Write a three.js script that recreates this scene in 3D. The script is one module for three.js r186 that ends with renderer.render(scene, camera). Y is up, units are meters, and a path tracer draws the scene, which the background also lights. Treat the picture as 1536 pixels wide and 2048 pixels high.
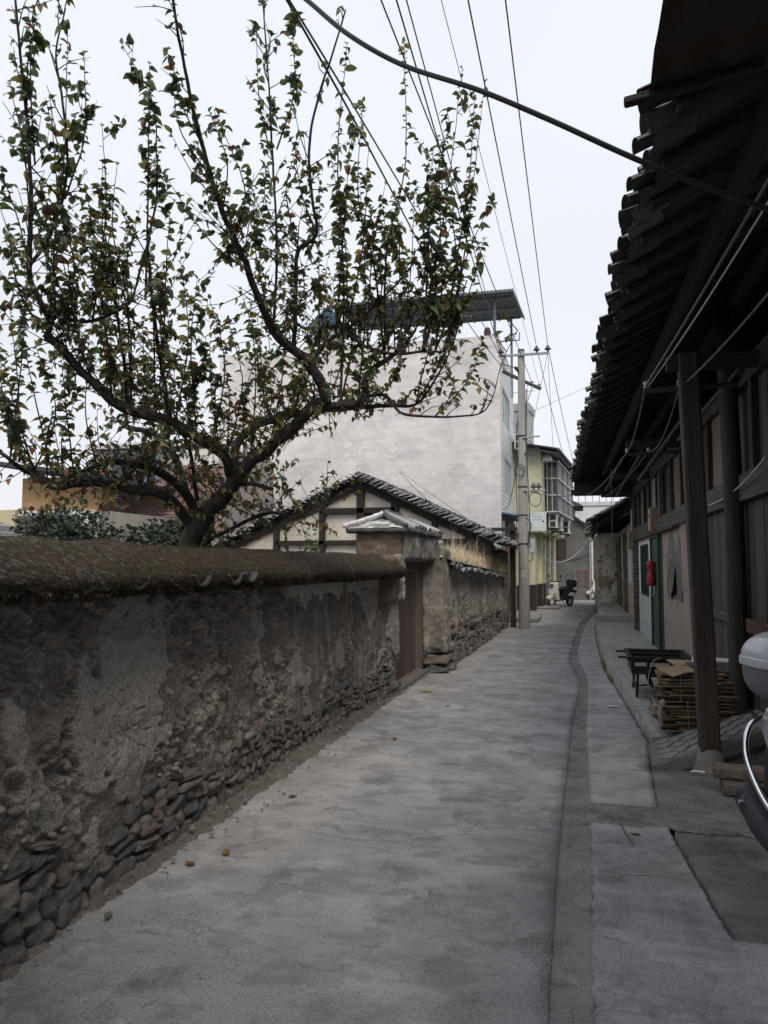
import * as THREE from 'three';
import { mergeGeometries, mergeVertices } from 'three/addons/utils/BufferGeometryUtils.js';
import { RoundedBoxGeometry } from 'three/addons/geometries/RoundedBoxGeometry.js';
import { ImprovedNoise } from 'three/addons/math/ImprovedNoise.js';

// ---------- camera, sky, sun, exposure ----------
const scene = new THREE.Scene();
const camera = new THREE.PerspectiveCamera(67.311, 0.75, 0.05, 900);
camera.position.set(0, 1.65, 0);
camera.rotation.order = 'YXZ';
camera.rotation.set(THREE.MathUtils.degToRad(3.943), THREE.MathUtils.degToRad(14.441), 0);
const renderer = new THREE.WebGLRenderer({ antialias: true });
renderer.toneMapping = THREE.LinearToneMapping;
renderer.toneMappingExposure = 1.22;
renderer.shadowMap.enabled = true;
const SUN = new THREE.Vector3(0.35, 1.0, 0.75).normalize();
{ // flat white overcast: a little bluer overhead, a little warmer low down, broad faint cloud mottling
  const W = 512, H = 256, data = new Float32Array(W * H * 4), nz = new ImprovedNoise();
  for (let j = 0; j < H; j++) for (let i = 0; i < W; i++) {
    const el = ((j + 0.5) / H - 0.5) * Math.PI, az = ((i + 0.5) / W - 0.5) * 2 * Math.PI;
    const x = Math.cos(az) * Math.cos(el), y = Math.sin(el), z = Math.sin(az) * Math.cos(el);
    const up = Math.max(0, y), m = nz.noise(x * 1.7, y * 2.6 + 4, z * 1.7) * 0.6 + nz.noise(x * 4, y * 6 + 9, z * 4) * 0.25;
    const k = 0.81 + 0.1 * m + 0.05 * up, low = Math.exp(-up * 7);
    const o = (j * W + i) * 4;
    data[o] = k * (0.86 + 0.055 * low); data[o + 1] = k * (0.905 + 0.005 * low); data[o + 2] = k * (0.985 - 0.045 * low); data[o + 3] = 1;
  }
  const t = new THREE.DataTexture(data, W, H, THREE.RGBAFormat, THREE.FloatType);
  t.mapping = THREE.EquirectangularReflectionMapping; t.magFilter = THREE.LinearFilter; t.needsUpdate = true;
  scene.background = t; scene.environment = t;
}
const sun = new THREE.DirectionalLight(0xfff4e6, 1.5);
sun.position.copy(SUN).multiplyScalar(60); sun.castShadow = true; sun.shadow.radius = 40;
sun.shadow.mapSize.set(2048, 2048);
Object.assign(sun.shadow.camera, { left: -30, right: 30, top: 40, bottom: -40, near: 1, far: 140 });
sun.target.position.set(0, 0, -15); scene.add(sun, sun.target);
sun.position.add(sun.target.position);

// ---------- helpers ----------
function mulberry(a) { return () => { a |= 0; a = (a + 0x6d2b79f5) | 0; let t = Math.imul(a ^ (a >>> 15), 1 | a); t = (t + Math.imul(t ^ (t >>> 7), 61 | t)) ^ t; return ((t ^ (t >>> 14)) >>> 0) / 4294967296; }; }
const rnd = mulberry(20240611), R = (a, b) => a + (b - a) * rnd(), pick = (a) => a[Math.floor(rnd() * a.length)];
const noise3 = new ImprovedNoise(), N3 = (x, y, z = 0) => noise3.noise(x, y, z);
const clamp = (x, a = 0, b = 1) => Math.min(b, Math.max(a, x)), lerp = (a, b, t) => a + (b - a) * t, sstep = (a, b, x) => { const t = clamp((x - a) / (b - a)); return t * t * (3 - 2 * t); };
const mix3 = (a, b, t) => [lerp(a[0], b[0], t), lerp(a[1], b[1], t), lerp(a[2], b[2], t)];
function fbm(x, y, z, o = 4) { let s = 0, a = 0.5; for (let i = 0; i < o; i++) { s += a * N3(x, y, z + i * 7.3); x *= 2.03; y *= 2.03; z *= 2.03; a *= 0.5; } return s; }
const PERM = new Uint8Array(512); { const r = mulberry(99), p = [...Array(256).keys()]; for (let i = 255; i > 0; i--) { const j = Math.floor(r() * (i + 1)); [p[i], p[j]] = [p[j], p[i]]; } for (let i = 0; i < 512; i++) PERM[i] = p[i & 255]; }
const hash2 = (i, j, k = 0) => { let h = Math.imul(i, 374761393) + Math.imul(j, 668265263) + Math.imul(k, 974634777); h = Math.imul(h ^ (h >>> 13), 1274126177); return ((h ^ (h >>> 16)) >>> 0) / 4294967296; };
// gradient noise that repeats after px, py cells
const GX = new Float32Array(256), GY = new Float32Array(256); for (let i = 0; i < 256; i++) { GX[i] = Math.cos(i * 0.024543693) * 1.4; GY[i] = Math.sin(i * 0.024543693) * 1.4; }
function pn(x, y, px, py, s = 0) {
  const xf = Math.floor(x), yf = Math.floor(y), fx = x - xf, fy = y - yf, u = fx * fx * fx * (fx * (fx * 6 - 15) + 10), v = fy * fy * fy * (fy * (fy * 6 - 15) + 10);
  let x0 = xf % px; if (x0 < 0) x0 += px; let y0 = yf % py; if (y0 < 0) y0 += py; const x1 = x0 + 1 === px ? 0 : x0 + 1, y1 = y0 + 1 === py ? 0 : y0 + 1;
  const a = PERM[(x0 + s) & 255], b = PERM[(x1 + s) & 255], g0 = PERM[a + (y0 & 255)], g1 = PERM[b + (y0 & 255)], g2 = PERM[a + (y1 & 255)], g3 = PERM[b + (y1 & 255)];
  const n0 = GX[g0] * fx + GY[g0] * fy, n1 = GX[g1] * (fx - 1) + GY[g1] * fy, n2 = GX[g2] * fx + GY[g2] * (fy - 1), n3 = GX[g3] * (fx - 1) + GY[g3] * (fy - 1);
  const p = n0 + (n1 - n0) * u; return p + (n2 + (n3 - n2) * u - p) * v;
}
function tf(u, v, fx, fy, o = 4, s = 0) { let r = 0, a = 0.5; for (let i = 0; i < o; i++) { r += a * pn(u * fx, v * fy, fx, fy, s + i * 17); fx *= 2; fy *= 2; a *= 0.55; } return r; }
// nearest-feature distance; [d1, d2, cell hash]
function worley(x, y, k = 0, per = 0) {
  const xi = Math.floor(x), yi = Math.floor(y); let d1 = 9, d2 = 9, id = 0;
  for (let j = -1; j < 2; j++) for (let i = -1; i < 2; i++) {
    let cx = xi + i, cy = yi + j, hx = per ? ((cx % per) + per) % per : cx, hy = per ? ((cy % per) + per) % per : cy;
    const dx = cx + hash2(hx, hy, k) - x, dy = cy + hash2(hx, hy, k + 1) - y, d = dx * dx + dy * dy;
    if (d < d1) { d2 = d1; d1 = d; id = hash2(hx, hy, k + 2); } else if (d < d2) d2 = d;
  }
  return [Math.sqrt(d1), Math.sqrt(d2), id];
}
const toS = (c) => { c = clamp(c); return Math.round(255 * (c <= 0.0031308 ? 12.92 * c : 1.055 * Math.pow(c, 1 / 2.4) - 0.055)); };
// a repeating texture set: fn(u, v) -> [r, g, b, height], linear colours
function texset(w, h, fn) {
  const c = new Uint8Array(w * h * 4), b = new Uint8Array(w * h * 4);
  for (let y = 0; y < h; y++) for (let x = 0; x < w; x++) {
    const o = fn((x + 0.5) / w, (y + 0.5) / h), i = (y * w + x) * 4;
    c[i] = toS(o[0]); c[i + 1] = toS(o[1]); c[i + 2] = toS(o[2]); c[i + 3] = 255;
    b[i] = b[i + 1] = b[i + 2] = Math.round(255 * clamp(o[3])); b[i + 3] = 255;
  }
  const mk = (d, s) => { const t = new THREE.DataTexture(d, w, h); t.wrapS = t.wrapT = THREE.RepeatWrapping; t.magFilter = THREE.LinearFilter; if (s) t.colorSpace = THREE.SRGBColorSpace; t.needsUpdate = true; return t; };
  return { map: mk(c, true), bump: mk(b, false) };
}
function mat(name, o = {}) {
  const p = { name, roughness: o.rough ?? 0.9, metalness: o.metal ?? 0, side: THREE.DoubleSide };
  if (o.c) p.color = new THREE.Color().setRGB(...o.c);
  if (o.vc) p.vertexColors = true;
  const { t, su = 1, sv = su } = o;
  if (t) {
    const m = t.map.clone(); m.repeat.set(1 / su, 1 / sv); p.map = m; m.needsUpdate = true;
    if (o.bump) { const b = t.bump.clone(); b.repeat.set(1 / su, 1 / sv); p.bumpMap = b; p.bumpScale = o.bump; b.needsUpdate = true; }
  }
  const M = new (o.phys ? THREE.MeshPhysicalMaterial : THREE.MeshStandardMaterial)(p);
  if (o.phys) Object.assign(M, o.phys);
  return M;
}
const taken = {};
function numbered(n) { if (!(n in taken)) { taken[n] = 0; return n; } return n + '_' + String(++taken[n]).padStart(3, '0'); }
function tag(o, label, category, group, kind) { if (label) o.userData.label = label; if (category) o.userData.category = category; if (group) o.userData.group = group; if (kind) o.userData.kind = kind; return o; }
function thing(name, label, category, pos = [0, 0, 0], turn = 0, group) {
  const g = new THREE.Group(); g.name = numbered(name); g.position.set(...pos); g.rotation.y = turn; scene.add(g); return tag(g, label, category, group);
}
function mesh(geo, m) { const o = new THREE.Mesh(geo, m); o.castShadow = o.receiveShadow = true; return o; }
function part(parent, name, geo, m, kind) { const o = mesh(Array.isArray(geo) ? mg(geo) : geo, m); o.name = name; parent.add(o); if (kind) o.userData.kind = kind; return o; }
function solo(name, geo, m, label, category, group, kind) { const o = mesh(Array.isArray(geo) ? mg(geo) : geo, m); o.name = numbered(name); scene.add(o); return tag(o, label, category, group, kind); }
function struct(name, geo, m) { return solo(name, geo, m, undefined, undefined, undefined, 'structure'); }
function mg(list) {
  const vc = list.some((g) => g.attributes.color), out = list.map((g) => {
    g = g.index ? g.toNonIndexed() : g;
    for (const k of Object.keys(g.attributes)) if (!['position', 'normal', 'uv', 'color'].includes(k)) g.deleteAttribute(k);
    if (!g.attributes.uv) g.setAttribute('uv', new THREE.BufferAttribute(new Float32Array(g.attributes.position.count * 2), 2));
    if (vc && !g.attributes.color) g.setAttribute('color', new THREE.BufferAttribute(new Float32Array(g.attributes.position.count * 3).fill(1), 3));
    return g;
  });
  return mergeGeometries(out);
}
const _m = new THREE.Matrix4(), _q = new THREE.Quaternion(), _e = new THREE.Euler(), V = (x, y, z) => new THREE.Vector3(x, y, z);
function put(g, x = 0, y = 0, z = 0, rx = 0, ry = 0, rz = 0) { _m.makeRotationFromEuler(_e.set(rx, ry, rz, 'YXZ')); _m.setPosition(x, y, z); return g.applyMatrix4(_m); }
// planar uv in metres by the face's direction; v runs along the longest side (wood grain)
function uvm(g, off = true) {
  g = g.index ? g.toNonIndexed() : g;
  g.computeBoundingBox(); const s = g.boundingBox.getSize(V(0, 0, 0)), L = [s.x, s.y, s.z], long = L.indexOf(Math.max(...L));
  const p = g.attributes.position, n = g.attributes.normal, uv = new Float32Array(p.count * 2), ou = off ? R(0, 7) : 0, ov = off ? R(0, 7) : 0;
  for (let i = 0; i < p.count; i += 3) {
    const nx = Math.abs(n.getX(i) + n.getX(i + 1) + n.getX(i + 2)), ny = Math.abs(n.getY(i) + n.getY(i + 1) + n.getY(i + 2)), nzz = Math.abs(n.getZ(i) + n.getZ(i + 1) + n.getZ(i + 2));
    const ax = nx >= ny && nx >= nzz ? 0 : ny >= nzz ? 1 : 2; let [a, b] = ax === 0 ? [2, 1] : ax === 1 ? [0, 2] : [0, 1];
    if (a === long) [a, b] = [b, a];
    for (let k = 0; k < 3; k++) { const c = [p.getX(i + k), p.getY(i + k), p.getZ(i + k)]; uv[(i + k) * 2] = c[a] + ou; uv[(i + k) * 2 + 1] = c[b] + ov; }
  }
  g.setAttribute('uv', new THREE.BufferAttribute(uv, 2)); return g;
}
function box(w, h, d, x = 0, y = 0, z = 0, o = {}) {
  const b = o.b ?? Math.min(0.008, w / 4, h / 4, d / 4);
  let g = b > 0 ? new RoundedBoxGeometry(w, h, d, 1, b) : new THREE.BoxGeometry(w, h, d);
  g = uvm(g);
  return put(g, x, y, z, o.rx, o.ry, o.rz);
}
// a box between two points with a given section
function bar(a, b, w, h, o = {}) {
  const A = V(...a), B = V(...b), d = B.clone().sub(A), len = d.length(); let g = box(w, h, len, 0, 0, 0, o);
  const m = new THREE.Matrix4().lookAt(B, A, Math.abs(d.y) > 0.98 * len ? V(1, 0, 0) : V(0, 1, 0)); m.setPosition(A.add(B).multiplyScalar(0.5));
  return g.applyMatrix4(m);
}
// tapered tube along points; radii a number or one per point; wob = bark lumps
function tube(pts, rad, seg = 8, o = {}) {
  pts = pts.map((p) => Array.isArray(p) ? V(p[0], p[1], p[2]) : p);
  let rr = Array.isArray(rad) ? rad : pts.map(() => rad);
  if (o.smooth) { const c = new THREE.CatmullRomCurve3(pts, false, 'centripetal'), n = o.smooth, q = [], r2 = []; for (let i = 0; i <= n; i++) { q.push(c.getPoint(i / n)); const f = (i / n) * (rr.length - 1), k = Math.min(rr.length - 2, Math.floor(f)); r2.push(lerp(rr[k], rr[k + 1], f - k)); } pts = q; rr = r2; }
  const n = pts.length, pos = [], uv = [], idx = [], T = V(0, 0, 0), Nn = V(0, 0, 0), B = V(0, 0, 0); let len = 0;
  for (let i = 0; i < n; i++) {
    T.copy(pts[Math.min(n - 1, i + 1)]).sub(pts[Math.max(0, i - 1)]).normalize();
    if (i === 0) { Nn.set(0.31, 0.2, 0.93); }
    Nn.sub(T.clone().multiplyScalar(Nn.dot(T))).normalize(); B.crossVectors(T, Nn);
    if (i) len += pts[i].distanceTo(pts[i - 1]);
    for (let k = 0; k <= seg; k++) {
      const a = (k / seg) * Math.PI * 2; let r = rr[i];
      if (o.wob) r *= 1 + o.wob * (N3(pts[i].x * 14 + Math.cos(a), pts[i].y * 14 + Math.sin(a), pts[i].z * 14) + 0.5 * N3(Math.cos(a) * 3, Math.sin(a) * 3, len * 30));
      pos.push(pts[i].x + (Nn.x * Math.cos(a) + B.x * Math.sin(a)) * r, pts[i].y + (Nn.y * Math.cos(a) + B.y * Math.sin(a)) * r, pts[i].z + (Nn.z * Math.cos(a) + B.z * Math.sin(a)) * r);
      uv.push((k / seg) * Math.max(0.05, 6.28 * rr[0]), len);
      if (i && k) { const c = i * (seg + 1) + k, d = c - seg - 1; idx.push(d - 1, d, c - 1, d, c, c - 1); }
    }
  }
  for (const [e, dir] of [[0, 1], [n - 1, 0]]) { const c = pos.length / 3; pos.push(pts[e].x, pts[e].y, pts[e].z); uv.push(0, 0); for (let k = 0; k < seg; k++) { const a = e * (seg + 1) + k; dir ? idx.push(c, a + 1, a) : idx.push(c, a, a + 1); } }
  const g = new THREE.BufferGeometry(); g.setAttribute('position', new THREE.Float32BufferAttribute(pos, 3)); g.setAttribute('uv', new THREE.Float32BufferAttribute(uv, 2)); g.setIndex(idx); g.computeVertexNormals(); return g;
}
const cyl = (r0, r1, h, x = 0, y = 0, z = 0, s = 14, o = {}) => put(new THREE.CylinderGeometry(r1, r0, h, s), x, y, z, o.rx, o.ry, o.rz);
// a quad grid from f(i, j) -> {p:[x,y,z], uv:[u,v], c:[r,g,b]}
function grid(ni, nj, f, flip = false) {
  const pos = new Float32Array((ni + 1) * (nj + 1) * 3), uv = new Float32Array((ni + 1) * (nj + 1) * 2), idx = new Uint32Array(ni * nj * 6); let col = null, k = 0, q = 0;
  for (let j = 0; j <= nj; j++) for (let i = 0; i <= ni; i++, k++) {
    const o = f(i, j); pos.set(o.p, k * 3); uv.set(o.uv ?? [0, 0], k * 2);
    if (o.c) { col ??= new Float32Array((ni + 1) * (nj + 1) * 3); col.set(o.c, k * 3); }
    if (i && j) { const a = k - ni - 2, b = k - ni - 1, c = k - 1, d = k; if (flip) { idx.set([a, c, b, b, c, d], q); } else { idx.set([a, b, c, b, d, c], q); } q += 6; }
  }
  const g = new THREE.BufferGeometry(); g.setAttribute('position', new THREE.BufferAttribute(pos, 3)); g.setAttribute('uv', new THREE.BufferAttribute(uv, 2)); if (col) g.setAttribute('color', new THREE.BufferAttribute(col, 3));
  g.setIndex(new THREE.BufferAttribute(idx, 1)); g.computeVertexNormals(); return g;
}
function paint(g, f) { const p = g.attributes.position, c = new Float32Array(p.count * 3); for (let i = 0; i < p.count; i++) c.set(f(p.getX(i), p.getY(i), p.getZ(i), i), i * 3); g.setAttribute('color', new THREE.BufferAttribute(c, 3)); return g; }
// piecewise-linear table
const table = (a) => (x) => { if (x >= a[0][0]) return a[0][1]; for (let i = 1; i < a.length; i++) if (x >= a[i][0]) return lerp(a[i - 1][1], a[i][1], (a[i - 1][0] - x) / (a[i - 1][0] - a[i][0])); return a[a.length - 1][1]; };
function extr(pts, depth, o = {}) { const s = new THREE.Shape(pts.map((p) => new THREE.Vector2(p[0], p[1]))); return new THREE.ExtrudeGeometry(s, { depth, bevelEnabled: !!o.bevel, bevelThickness: o.bevel, bevelSize: o.bevel, bevelSegments: o.bs ?? 2, curveSegments: o.cs ?? 8, steps: 1 }); }
// catenary-like cable
function sag(a, b, d, n = 16) { const q = []; for (let i = 0; i <= n; i++) { const t = i / n; q.push(V(lerp(a[0], b[0], t), lerp(a[1], b[1], t) - d * 4 * t * (1 - t), lerp(a[2], b[2], t))); } return q; }
function canvasTex(w, h, draw) { const c = document.createElement('canvas'); c.width = w; c.height = h; draw(c.getContext('2d'), w, h); const t = new THREE.CanvasTexture(c); t.colorSpace = THREE.SRGBColorSpace; t.magFilter = THREE.LinearFilter; return t; }

const T0 = Date.now();
// ---------- textures ----------
const T = {};
T.concrete = texset(1024, 1024, (u, v) => { // 3 m: trowelled slab, streaks across the lane, fine pitting, damp blotches
  const big = tf(u, v, 3, 3, 4), st = tf(u, v, 5, 26, 4, 40), fine = tf(u, v, 60, 60, 3, 90), bl = tf(u + 0.05 * big, v, 9, 16, 4, 130), sp = worley(u * 60, v * 60, 5, 60);
  let k = 0.265 + 0.05 * big + 0.055 * st + 0.06 * fine; const wear = sstep(0.1, 0.24, bl); k = lerp(k, k * 0.72, wear * 0.75);
  const pit = sp[2] > 0.8 && sp[0] < 0.22 ? 1 : 0; k *= 1 - 0.35 * pit; const pale = sstep(0.2, 0.36, tf(u, v, 14, 30, 3, 200)); k += 0.05 * pale;
  return [k * 1.0, k * 0.985, k * 0.97, 0.5 + 0.5 * fine + 0.35 * st - 0.3 * wear - 0.5 * pit];
});
T.mud = texset(512, 512, (u, v) => { // 0.6 m: earth with straw and grit (tint around 1)
  const f = tf(u, v, 24, 18, 4, 3), g = tf(u, v, 90, 60, 2, 50), straw = Math.abs(tf(u, v, 50, 14, 2, 77)), w = worley(u * 44, v * 44, 9, 44);
  const grit = w[2] > 0.72 && w[0] < 0.3 ? 1 : 0; let k = 0.78 + 0.28 * f + 0.3 * g; if (straw < 0.02) k += 0.14; const c = grit ? w[2] * 0.4 - 0.28 : 0;
  k += c; return [k, k * 0.985, k * 0.965, 0.5 + 0.5 * f + 0.5 * g + 0.3 * grit];
});
T.plaster = texset(512, 512, (u, v) => { // 2 m, tint around 1
  const f = tf(u, v, 4, 4, 5, 8), g = tf(u, v, 60, 60, 2, 61), st = tf(u, v, 30, 4, 3, 100), cr = Math.abs(tf(u, v, 7, 7, 3, 140)) < 0.012 ? 1 : 0;
  const k = 0.8 + 0.22 * f + 0.12 * g + 0.1 * st - 0.2 * cr; return [k, k * 0.985, k * 0.965, 0.55 + 0.25 * f + 0.3 * g - 0.4 * cr];
});
T.stucco = texset(1024, 1024, (u, v) => { // 7 m: cement-rendered party wall with trowel swirls, rain marks
  const a = tf(u, v, 5, 4, 4, 21), sw = tf(u + 0.06 * tf(u, v, 6, 6, 2, 33), v + 0.05 * tf(u, v, 5, 5, 2, 35), 16, 16, 5, 44), band = tf(0.37, v, 2, 9, 2, 70), dr = tf(u, v, 60, 5, 3, 80), g = tf(u, v, 120, 120, 2, 95);
  const vein = sstep(0.06, 0.0, Math.abs(sw)) * sstep(-0.1, 0.25, tf(u, v, 6, 6, 3, 190)); let k = 0.83 + 0.13 * a + 0.15 * sw + 0.02 * band + 0.11 * dr + 0.09 * g - 0.16 * vein - 0.1 * sstep(0.08, 0.3, tf(u, v, 8, 5, 4, 230));
  return [k, k * 0.982, k * 0.978, 0.5 + 0.5 * sw + 0.3 * g];
});
T.wood = texset(512, 1024, (u, v) => { // 0.6 x 2.4 m, grain along v, tint around 1
  const warp = tf(u, v, 3, 2, 3, 12) * 0.09, gr = tf(u + warp, v, 34, 2, 4, 31), fi = tf(u + warp * 0.5, v, 120, 6, 2, 51), kn = tf(u, v, 4, 3, 3, 71), cr = sstep(0.035, 0.0, Math.abs(tf(u + warp, v, 11, 1, 3, 99)));
  let k = 0.72 + 0.42 * gr + 0.3 * fi + 0.26 * kn - 0.35 * cr; return [k, k * 0.95, k * 0.9, 0.55 + 0.5 * gr + 0.4 * fi - 0.6 * cr];
});
T.stone = texset(256, 256, (u, v) => { const a = tf(u, v, 3, 3, 5, 14), g = tf(u, v, 24, 24, 3, 64), w = worley(u * 22, v * 22, 7, 22), pit = w[2] > 0.6 && w[0] < 0.25 ? 1 : 0, cr = sstep(0.03, 0, Math.abs(tf(u, v, 3, 3, 4, 104))); const k = 0.82 + 0.35 * a + 0.35 * g - 0.2 * pit - 0.2 * cr; return [k, k * 0.985, k * 0.965, 0.5 + 0.4 * a + 0.5 * g - 0.3 * pit - 0.4 * cr]; });
T.bark = texset(256, 512, (u, v) => { const a = tf(u, v, 8, 10, 4, 3), c = sstep(0.06, 0, Math.abs(tf(u, v, 9, 7, 3, 43))), l = sstep(0.16, 0.3, tf(u, v, 7, 9, 4, 77)); let k = 0.7 + 0.5 * a - 0.3 * c; const g = [k, k * 0.93, k * 0.87]; const o = mix3(g, [1.9, 1.9, 1.95], l * 0.5); return [...o.map((x) => x * 0.5), 0.5 + 0.5 * a - 0.5 * c]; });
T.tile = texset(256, 256, (u, v) => { const a = tf(u, v, 5, 5, 4, 6), g = tf(u, v, 40, 40, 2, 60), l = sstep(0.13, 0.3, tf(u, v, 9, 9, 4, 120)); let k = 0.7 + 0.35 * a + 0.25 * g; return [...mix3([k, k, k], [1, 0.98, 0.9], l * 0.5), 0.5 + 0.4 * a + 0.4 * g]; });
T.rust = texset(256, 256, (u, v) => { const a = sstep(-0.05, 0.25, tf(u, v, 5, 5, 5, 16)), g = tf(u, v, 50, 50, 2, 66); const k = 0.8 + 0.3 * g; const c = mix3([0.6 * k, 0.6 * k, 0.62 * k], [0.75 * k, 0.42 * k, 0.28 * k], a); return [...c, 0.5 + 0.4 * g + 0.2 * a]; });
T.card = texset(256, 256, (u, v) => { const a = tf(u, v, 3, 3, 4, 18), f = tf(u, v, 6, 90, 2, 28), k = 0.86 + 0.14 * a + 0.1 * f; return [k, k * 0.97, k * 0.92, 0.5 + 0.5 * f]; });
T.road = texset(2048, 2048, (u, v) => { // 8.2 m of lane, not repeated in the near field: u across 4.1 m, v along 8.2 m
  const big = tf(u, v, 3, 5, 5, 5), st = tf(u + 0.02 * big, v, 8, 70, 4, 45), st2 = tf(u, v, 24, 150, 3, 85), fine = tf(u, v, 330, 640, 2, 15), mot = tf(u + 0.03 * big, v, 20, 34, 5, 135), w = worley(u * 150, v * 300, 11, 0);
  const mo2 = tf(u + 0.04 * mot, v + 0.02 * big, 9, 22, 5, 171), dir = tf(u, v, 4, 9, 4, 201); const st3 = worley(u * 9, v * 18, 31, 0), blot = st3[2] > 0.8 ? sstep(0.3, 0.22, st3[0] + 0.35 * mot + 0.1 * fine) : 0; let k = 0.335 + 0.1 * big + 0.03 * st + 0.05 * st2 + 0.16 * fine; const dk = sstep(0.02, 0.34, mot + 0.5 * dir), pl = sstep(0.07, 0.115, mo2 + 0.12 * fine) * sstep(-0.1, 0.2, dir + 0.1), wn = sstep(0.15, 0.185, tf(u + 0.02 * mot, v, 12, 30, 5, 61) + 0.1 * fine);
  k *= 1 - 0.18 * dk - 0.17 * wn - 0.16 * blot; k += 0.045 * pl + 0.08 * mo2; const wc = worley(u * 5 + 0.5 * mot + 0.12 * st2, v * 10 + 0.5 * mo2 + 0.1 * fine, 77, 0), craze = sstep(0.014, 0.004, wc[1] - wc[0]) * sstep(0.0, 0.12, tf(u, v, 4, 8, 3, 222)); k *= 1 - 0.42 * craze; const pit = w[2] > 0.965 && w[0] < 0.18 + 0.14 * fine ? 1 : 0; k *= 1 - 0.3 * pit;
 const warm = 0.5 + tf(u, v, 4, 6, 3, 255);
  return [k * (0.98 + 0.02 * warm), k * 0.985, k * (1.01 - 0.03 * warm), 0.5 + 0.5 * fine + 0.4 * st2 + 0.3 * st - 0.2 * dk - 0.4 * pit - 0.6 * craze];
});
console.log('textures', Date.now() - T0);
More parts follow.
